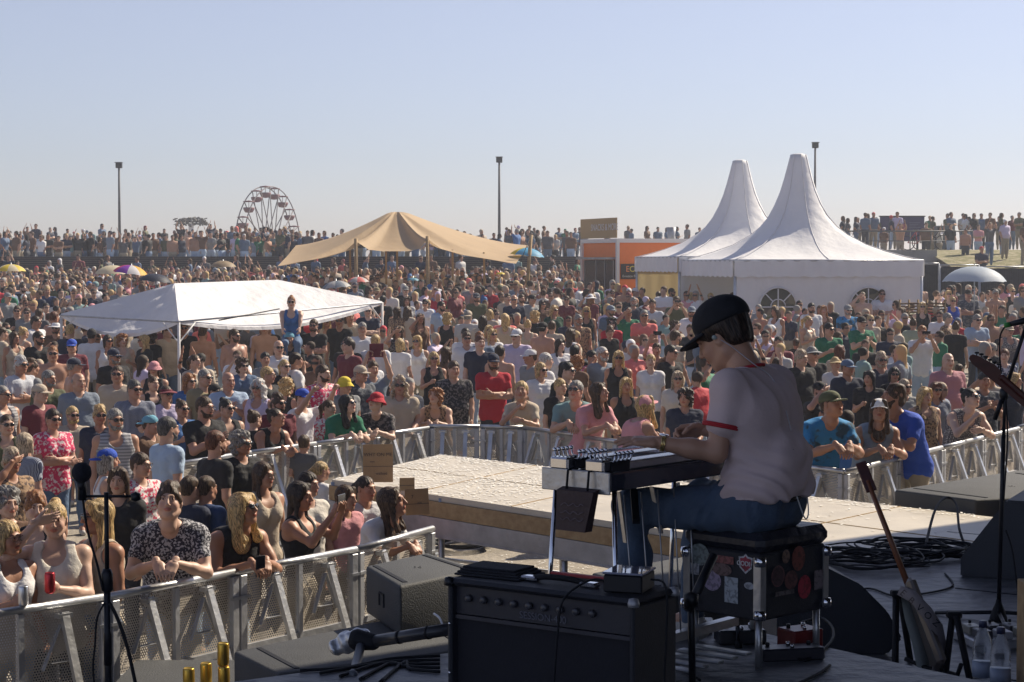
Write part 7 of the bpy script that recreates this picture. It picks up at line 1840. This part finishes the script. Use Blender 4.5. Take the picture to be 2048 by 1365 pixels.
def stand_right():
    Y = 10.45; X = lambda px: (px - 1024) / FPX * Y; z = lambda py: PY(0, py, Y).z; x = X(2004); root = empty('microphone_stand', (x, Y, STAGE), 'tall black boom microphone stand at the right edge', 'microphone stand')
    under(root, MB().tube([(x, Y, STAGE + .03), (X(2008), Y, z(1000)), (X(2010), Y, z(870))], .0125, 12).build('lower_tube', m_black)); under(root, MB().tube([(X(2010), Y, z(880)), (X(2013), Y, z(760))], .0095, 10).build('upper_tube', m_black))
    under(root, MB().tube([(X(2010), Y, z(790)), (X(2026), Y - .05, z(720)), (X(2042), Y - .1, z(655))], .011, 10).build('boom_arm', m_black)); under(root, MB().tube([(X(2006), Y, z(800)), (X(1994), Y + .02, z(840))], .014, 8).build('counterweight', m_black))
    under(root, MB().lathe([(.018, 0), (.025, .02), (.025, .05), (.015, .07)], c=(X(2010), Y, z(800)), n=12).build('boom_joint', m_black))
    under(root, MB().lathe([(.05, 0), (.048, .02), (.035, .06), (.018, .10), (.014, .12)], c=(x, Y, STAGE), n=18).build('base_hub', m_rub))
    for a in (.3, 2.6, 4.6): under(root, MB().tube([(x, Y, STAGE + .05), (x + .36 * math.cos(a), Y + .36 * math.sin(a), STAGE + .012)], .011, 8).build('leg', m_black))
    mc = empty('microphone', (X(2020), Y - .1, z(648)), 'black microphone on the right boom with green band', 'microphone')
    under(mc, MB().tube([(X(2062), Y - .12, z(634)), (X(2010), Y - .10, z(648))], [.022, .014], 12).build('handle', m_black)); under(mc, MB().tube([(X(2010), Y - .10, z(648)), (X(2000), Y - .10, z(650))], .015, 10).build('green_band', mat('green_band', (.05, .3, .06), .5)))
    lead('cable', [(X(2003), Y - .1, z(650)), (X(1994), Y - .08, z(670)), (X(1996), Y - .05, z(710)), (X(2004), Y - .02, z(760)), (X(2012), Y - .02, z(800)), (X(2016), Y - .02, z(880)), (X(2010), Y - .02, z(1000))], .0045, 'black cable looping from the right microphone down its stand')
    lead('cable', [(X(2015), Y - .02, z(1060)), (X(2030), Y, z(1100)), (X(2042), Y, z(1180)), (X(2040), Y - .1, STAGE + .01), (X(2060), Y - .4, STAGE + .006)], .005, 'black cable falling to the floor right of the right stand')
stand_right()
# ------------------------------------------------------------------ guitars
m_neck = mat('rosewood', (.10, .022, .018), .4, kind='wood', col2=(.06, .015, .012), pscale=30)
def headstock_guitar():
    Y = 6.6; P = lambda px, py, dy=0: PY(px, py, Y + dy); root = empty('electric_guitar', P(2040, 770), 'dark red electric guitar neck entering at the upper right edge', 'guitar'); out = [(1940, 712), (1946, 709), (1958, 713), (1975, 722), (1990, 730), (2000, 740), (2003, 752), (2075, 812), (2075, 838), (1995, 770), (1985, 762), (1965, 745), (1944, 728), (1938, 718)]
    m = MB(); n = len(out); V = [P(*q) for q in out] + [P(*q) + Vector((.004, .018, 0)) for q in out]; m.add(V, [tuple(range(n))[::-1], tuple(range(n, 2 * n))] + [(i, (i + 1) % n, (i + 1) % n + n, i + n) for i in range(n)]); under(root, m.build('headstock', m_neck))
    a, b = P(2000, 752), P(2200, 925); under(root, MB().bar(a + Vector((0, .012, 0)), b + Vector((0, .012, 0)), .045, .022, bev=.006).build('neck', m_neck))
    for px, py in ((1954, 706), (1963, 709), (1972, 714), (1980, 720), (1989, 725), (1998, 729)):
        q = P(px, py, .01); t = P(px - 1, py + 8, .01); mm = MB().tube([tuple(t), tuple(q)], .0022, 6); mm.lathe([(0, -.004), (.0075, -.003), (.0085, 0), (.0075, .003), (0, .004)], c=q, n=10); under(root, mm.build('tuning_peg', m_black))
    q = P(2330, 1010); V, Q = isurf([E(V3(.02, 0, -.02), (.15, .024, .13), .03), E(V3(.20, 0, -.17), (.17, .024, .16), .05)], .008); bd = link('body', np_mesh('body', V, Q), m_neck); bd.location = q; under(root, bd)
    T = template('m', 'H', 0, 0); pr = empty('person', (q.x + .22, Y + .22, STAGE), 'standing musician in a black shirt holding the dark red guitar at the stage right', 'person', None, math.radians(-10))
    link('body', T['body'], m_skin(1), pr); link('shirt', garment(T, 'tee'), m_cloth('black'), pr); link('trousers', garment(T, 'pants'), M_PANTS[1], pr); link('shoes', garment(T, 'shoes'), M_SHOE2, pr)
    o = link('hair', hair_mesh('r'), m_hair('darkbrown'), pr); o.matrix_local = Matrix.Translation(T['J']['hed']) @ Matrix(hmat(T['J'])).to_4x4()
headstock_guitar()
def floor_guitar():
    a, b = PY(1721, 925, 9.51), PY(1812, 1160, 9.26); d = (b - a).normalized(); root = empty('bass_guitar', (b.x, b.y, STAGE), 'guitar on a floor stand seen edge-on with its neck up', 'guitar')
    up = Vector((0, 1, 0)); side = d.cross(up).normalized()
    under(root, MB().tube([tuple(a + d * .10), tuple(b + d * .05)], [.0125, .016], 10).build('neck', mat('maple_neck', (.20, .075, .035), .35, bump=.1)))
    under(root, MB().bar(a, a + d * .16, .014, .055, up=side, bev=.004).build('headstock', m_neck))
    for k in range(6):
        p = a + d * (.02 + k * .024); s_ = 1 if k % 2 else -1
        for q_ in (-1, 1): under(root, MB().tube([tuple(p), tuple(p + side * .017 * q_ + up * -.02 * 0)], .003, 5).lathe([(0, -.004), (.006, 0), (0, .004)], c=p + side * .020 * q_, n=6).build('tuning_peg', m_rub))
    bl = b + d * .02; e = bl + d * .44; m = MB().bar(bl, e, .30, .05, up=side, bev=.018) ; under(root, m.build('body', mat('cream_body', (.12, .10, .09), .35, coat=.4)))
    # strap over the body
    st = empty('guitar_strap', (b.x, b.y, STAGE), 'wide woven guitar strap with white letters draped over the guitar stand', 'strap'); V = []
    P = [PY(1803, 1172, 9.13), PY(1830, 1182, 9.07), PY(1862, 1215, 9.01), PY(1885, 1250, 9.01), PY(1895, 1300, 9.07), PY(1885, 1360, 9.13)]; Q = [PY(1795, 1190, 9.13), PY(1822, 1205, 9.07), PY(1848, 1240, 9.01), PY(1868, 1272, 9.01), PY(1872, 1310, 9.07), PY(1858, 1360, 9.13)]
    for p, q in zip(P, Q): V += [tuple(p), tuple(q)]
    o = sheet('webbing', V, len(P), 2, mat('strap_webbing', (.22, .20, .21), .9, bump=.5, bscale=60)); so = o.modifiers.new('thick', 'SOLIDIFY'); so.thickness = .004; under(st, o)
    for i, ch in enumerate('EBVOZ'):
        t = .10 + i * .16; c = PY(1806 + i * 16.5, 1187 + i * 15, 9.00); text(ch, .045, facing(c, PY(1860, 1240, 9.01) - PY(1806, 1190, 9.07), (.6, 0, .8)), m_rub if i > 1 else m_ink, st)
    V = []
    for px, py, w_ in ((1812, 1195, 10), (1822, 1240, 12), (1838, 1290, 13), (1848, 1340, 13), (1846, 1365, 12)): V += [tuple(PY(px - w_, py, 9.20)), tuple(PY(px + w_, py, 9.20))]
    o = sheet('strap_tail', V, 5, 2, mat('strap_grey', (.22, .25, .25), .9)); so = o.modifiers.new('thick', 'SOLIDIFY'); so.thickness = .004; under(st, o)
floor_guitar()
def gstand():
    root = empty('guitar_stand', (2.0, 9.2, STAGE), 'black folding guitar stand holding the upright guitar', 'guitar stand'); bars = [((1792, 1190, 9.20), (1790, 1372, 8.88)), ((1800, 1188, 9.22), (1822, 1330, 9.39)), ((1905, 1232, 9.01), (1888, 1372, 9.07)), ((1913, 1232, 8.95), (1942, 1372, 8.85))]
    for p, q in bars: under(root, MB().tube([tuple(PY(*p)), tuple(PY(*q))], .0165, 10).build('leg', m_rub))
    for p in ((1796, 1186, 9.20), (1908, 1228, 8.98)): c = PY(*p); under(root, MB().box((c.x - .035, c.y - .025, c.z - .02), (c.x + .035, c.y + .025, c.z + .012), bev=.006).build('hinge', m_rub))
    under(root, MB().tube([tuple(PY(1810, 1318, 9.26)), tuple(PY(1850, 1335, 9.20)), tuple(PY(1893, 1345, 9.07))], .011, 8).build('cross_tube', m_rub)); under(root, MB().tube([tuple(PY(1893, 1345, 9.07)), tuple(PY(1915, 1350, 8.95)), tuple(PY(1922, 1330, 8.88))], .011, 8).build('cradle', m_rub))
gstand()
# ------------------------------------------------------------------ floor clutter
def cables():
    r = random.Random(9)
    for nm, cx, cy, n, R0, lab in (('cable_heap', 1740, 1130, 12, .42, 'heap of coiled black stage cables left of the upright guitar neck'), ('cable_heap', 1845, 1112, 11, .38, 'heap of coiled black cables beside the right floor monitor')):
        c = PZ(cx, cy, STAGE); m = MB()
        for k in range(n):
            R = R0 * r.uniform(.45, 1.1); ox, oy = r.gauss(0, .07), r.gauss(0, .09); ph = r.random() * 6; P = []
            for i in range(20): t = ph + i * 2 * math.pi / 17; q = R * (1 + .12 * math.sin(3 * t + k)); P.append((c.x + ox + q * math.cos(t), c.y + oy + q * math.sin(t) * .9, STAGE + .012 + .009 * k * .5 + .02 * abs(math.sin(t * 2 + k))))
            m.tube(P, r.uniform(.005, .009), 6, True, True, 3)
        tag(m.build(nm, m_rub), lab, 'cables')
    c = lambda px, py, z=.008: tuple(PZ(px, py, STAGE) + Vector((0, 0, z)))
    cr = lambda px, py, z=.008: tuple(PZ(px, py, RISER) + Vector((0, 0, z)))
    lead('cable', [c(1850, 1110, .05), c(1870, 1075, .2), c(1893, 1060, .24), c(1912, 1065, .20), c(1918, 1085, .1), c(1930, 1095)], .010, 'thick black cable arching above the heap beside the floor monitor')
    lead('cable', [cr(1560, 1300), cr(1610, 1325), cr(1660, 1290), cr(1665, 1260), cr(1640, 1240), cr(1600, 1250)], .006, 'black cable looping on the floor under the case seat')
    lead('cable', [cr(1660, 1335), cr(1640, 1350), cr(1600, 1370), cr(1560, 1385)], .006, 'black cable running to the bottom edge right of the case seat')
    lead('cable', [cr(1330, 1240), cr(1345, 1290), cr(1350, 1330), cr(1400, 1365)], .005, 'thin black cable on the floor right of the amplifier')
    lead('cable', [c(1640, 1160), c(1690, 1185), c(1740, 1180), c(1790, 1195), c(1850, 1190), c(1905, 1175), c(1890, 1150)], .006, 'loose black cable in front of the cable heaps')
    lead('cable', [c(1930, 1130), c(1975, 1140), c(2010, 1136), c(2060, 1150)], .006, 'black cable trailing toward the right floor monitor')
    # cables at the lower left on the stage edge
    for k in range(5): lead('cable', [cr(600 + 40 * k, 1345 + 6 * k), cr(690 + 30 * k, 1340 - 3 * k), cr(780 + 10 * k, 1322 + k * 5), cr(880, 1316 + k * 8)], .007, ['uppermost', 'second', 'middle', 'fourth', 'lowest'][k] + ' of the black cables along the stage edge left of the amplifier')
    g0 = lambda px, py: tuple(PZ(px, py, .05) + Vector((0, 0, 0)))
    m = MB()
    for k in range(8):
        P = []; cc = PZ(925, 1085 + k, .05)
        for i in range(14): t = i * .5; P.append((cc.x + (.25 + .05 * k * .3) * math.cos(t + k), cc.y + (.35) * math.sin(t + k), .03 + .01 * k))
        m.tube(P, .012, 6, True, True, 3)
    tag(m.build('cable_heap', m_rub), 'heap of black cables on the pit floor beside the runway leg', 'cables')
cables()
def foil():
    a, b = PY(742, 1284, 7.95), PY(905, 1258, 7.75); root = empty('taped_pipe', a, 'black pipe with crumpled silver tape lying across the flat speaker', 'pipe'); under(root, MB().tube([tuple(a), tuple(b)], .026, 14).build('pipe', mat('pipe_gloss', (.035, .036, .042), .3)))
    V, Q = isurf([C(PY(672, 1296, 8.0), PY(690, 1290, 8.0), .032, .034, .01), C(PY(690, 1284, 8.0), PY(722, 1276, 7.97), .042, .036, .02)], .006); V += vnorm(V, Q) * (snoise(V, 90, 4, 6) * .006)[:, None]
    under(root, link('silver_tape', np_mesh('silver_tape', V, Q, False), mat('foil', (.55, .56, .58), .35, .7, bump=.4, bscale=60))); V, Q = isurf([C(PY(715, 1280, 7.97), PY(745, 1284, 7.95), .045, .036, .01)], .006); under(root, link('black_wrap', np_mesh('black_wrap', V, Q), m_rub))
    under(root, MB().tube([tuple(PY(722, 1290, 7.95)), tuple(PY(712, 1330, 7.7)), tuple(PZ(705, 1352, RISER))], .020, 10, True, True).build('support_arm', mat('pipe_grey', (.10, .11, .13), .45)))
    for px in (735, 800, 858): p = a.lerp(b, (px - 742) / 163); under(root, MB().tube([tuple(p - (b - a).normalized() * .006), tuple(p + (b - a).normalized() * .006)], .0285, 14).build('ring', m_rub))
    lead('cable', [tuple(PY(868, 1228, 7.9)), tuple(PY(880, 1238, 7.85)), tuple(PY(889, 1262, 7.8))], .005, 'short white cable end with blue tip above the taped pipe', mat('white_cable', (.6, .62, .66), .4))
foil()
m_pet = mat('clear_plastic', (.86, .90, .94), .06); m_pet.node_tree.nodes['Principled BSDF'].inputs['Transmission Weight'].default_value = .93; m_pet.node_tree.nodes['Principled BSDF'].inputs['IOR'].default_value = 1.2
def bottle(px, ptop, Y, lab):
    x = (px - 1024) / FPX * Y; root = empty('water_bottle', (x, Y, STAGE), lab, 'bottle', 'water bottles'); root.scale = (1.3,) * 3; pr = [(.0, .002), (.030, .0), (.035, .010), (.035, .03)]
    for k in range(8): pr += [(.033, .038 + k * .016), (.0355, .045 + k * .016)]
    pr += [(.034, .175), (.028, .20), (.014, .228), (.0125, .236), (.0125, .248)]; MB().lathe(pr, n=20).build('bottle', m_pet, root); MB().lathe([(.015, .236), (.015, .256), (.013, .259), (0, .259)], n=16).build('cap', mat('cap_dark', (.03, .04, .10), .4), root)
    MB().lathe([(.0362, .06), (.0362, .115)], n=20).build('label', mat('bottle_label', (.30, .36, .48), .4), root)
bottle(1973, 1250, 8.7, 'clear water bottle, left of the pair at the bottom right'); bottle(2009, 1265, 8.55, 'clear water bottle, right of the pair at the bottom right')
def pedal(px, py, Y0, w_, d_, h, col, lab, knobs=2, rz=.4):
    p = PZ(px, py, RISER); root = empty('effects_pedal', (p.x, p.y, RISER + .001), lab, 'effects pedal', None, rz); MB().box((-w_ / 2, -d_ / 2, 0), (w_ / 2, d_ / 2, h), bev=.006).build('case', mat('pedal_%d' % px, col, .4), root)
    for k in range(knobs): MB().lathe([(.009, 0), (.008, .014), (0, .015)], c=(-w_ / 2 + w_ * (k + .5) / knobs, d_ * .25, h), n=12).build('knob', m_chrome if k % 2 else m_black, root)
    MB().lathe([(.008, 0), (.007, .012), (0, .013)], c=(0, -d_ * .25, h), n=12).build('foot_switch', m_chrome, root)
pedal(1600, 1300, 0, .15, .12, .09, (.18, .02, .02), 'red effects pedal on the floor under the case seat', 2, .5); pedal(1580, 1318, 0, .26, .10, .05, (.02, .02, .03), 'black flat pedal in front of the red effects pedal', 3, .2)
pedal(1480, 1285, 0, .20, .12, .06, (.02, .022, .03), 'black pedal on the floor behind the case seat legs', 2, .1); pedal(1365, 1262, 0, .26, .11, .05, (.03, .04, .06), 'dark volume pedal beside the right side of the amplifier', 3, -.1)
def board():
    p = PZ(2010, 1292, STAGE); root = empty('pedal_board', (p.x, p.y, STAGE), 'pale pedal board crowded with small effects at the right edge', 'pedal board', None, .15); MB().box((-.20, -.10, .0), (.3, .22, .05), bev=.008).build('board', m_alus, root); r = random.Random(6)
    for i in range(4):
        for j in range(2): x, y = -.14 + i * .11, -.04 + j * .14; MB().box((x - .035, y - .055, .051), (x + .035, y + .055, .09 + .01 * r.random()), bev=.005).build('small_pedal', mat('sp_%d%d' % (i, j), r.choice([(.05, .05, .06), (.4, .4, .42), (.25, .24, .2), (.03, .03, .04)]), .4), root); MB().lathe([(.008, 0), (.008, .014), (0, .015)], c=(x, y + .03, .098), n=10).build('knob', m_rub, root)
board()
o = MB().box((0, 0, 0), (.06, .4, .55), bev=.004).build('timber_post', m_wood); p = PY(2082, 1300, 8.2); o.location = (p.x, 8.2, STAGE); tag(o, 'pale timber board edge at the bottom right corner', 'board')
o = MB().tube([tuple(PZ(1385, 1385, RISER) + Vector((0, 0, .0))), tuple(PY(1382, 1190, 6.9))], .0135, 10).tube([tuple(PY(1376, 1222, 6.9)), tuple(PY(1428, 1110, 7.0))], .017, 10, True).lathe([(.0, -.03), (.026, -.025), (.028, .02), (0, .03)], c=PY(1382, 1200, 6.9), n=12).build('short_stand', m_black); tag(o, 'short black boom stand standing right of the amplifier', 'microphone stand')
# ------------------------------------------------------------------ cardboard signs
def card(px, py, w_, h, Y, lab, lines, yaw=0, tilt=0):
    c = PY(px, py, Y); root = empty('cardboard_sign', c, lab, 'sign', None, math.radians(yaw)); root.rotation_euler = (math.radians(tilt), 0, math.radians(yaw)); W, H = w_ / FPX * Y / max(.3, math.cos(math.radians(yaw))), h / FPX * Y
    MB().box((-W / 2, -.003, -H / 2), (W / 2, .003, H / 2)).build('card', m_card, root); MB().box((-W / 2, -.0045, -.002 - H * .08), (W / 2, -.0031, .002 - H * .08)).build('crease', m_ink, root)
    for s, x, z, size in lines: text(s, size, Matrix.Translation((x, -.005, z)) @ Matrix.Rotation(math.pi / 2, 4, 'X'), m_ink, None, ext=.0004).parent = root
card(756, 927, 60, 76, 16.6, 'large cardboard sign with faint marker writing held up at the runway', [('WHY ON ME', -.0, .075, .043), ('nest', -.05, .015, .025), ('walked', .03, -.09, .036)], 3, -4)
card(834, 1004, 46, 52, 15.2, 'tilted cardboard sign resting against the near barrier end', [('7', -.04, .04, .04), ('me', .02, -.01, .03)], 25, -8)
card(814, 969, 30, 26, 15.7, 'small cardboard piece behind the tilted cardboard sign', [], 10, 0)
populate()
build_mass()
LM = [(793, 440, 'the beige stretch tent'), (1640, 480, 'the white peaked tents'), (1240, 520, 'the snack kiosk'), (263, 545, 'the purple umbrella'), (122, 680, 'the left canopy pole'), (358, 690, 'the front canopy pole'), (765, 640, 'the right canopy pole'), (1949, 555, 'the silver parasol'), (755, 925, 'the cardboard sign'), (1055, 505, 'the yellow and blue parasol')]
relabel(LM)
print('objects', len(bpy.data.objects))
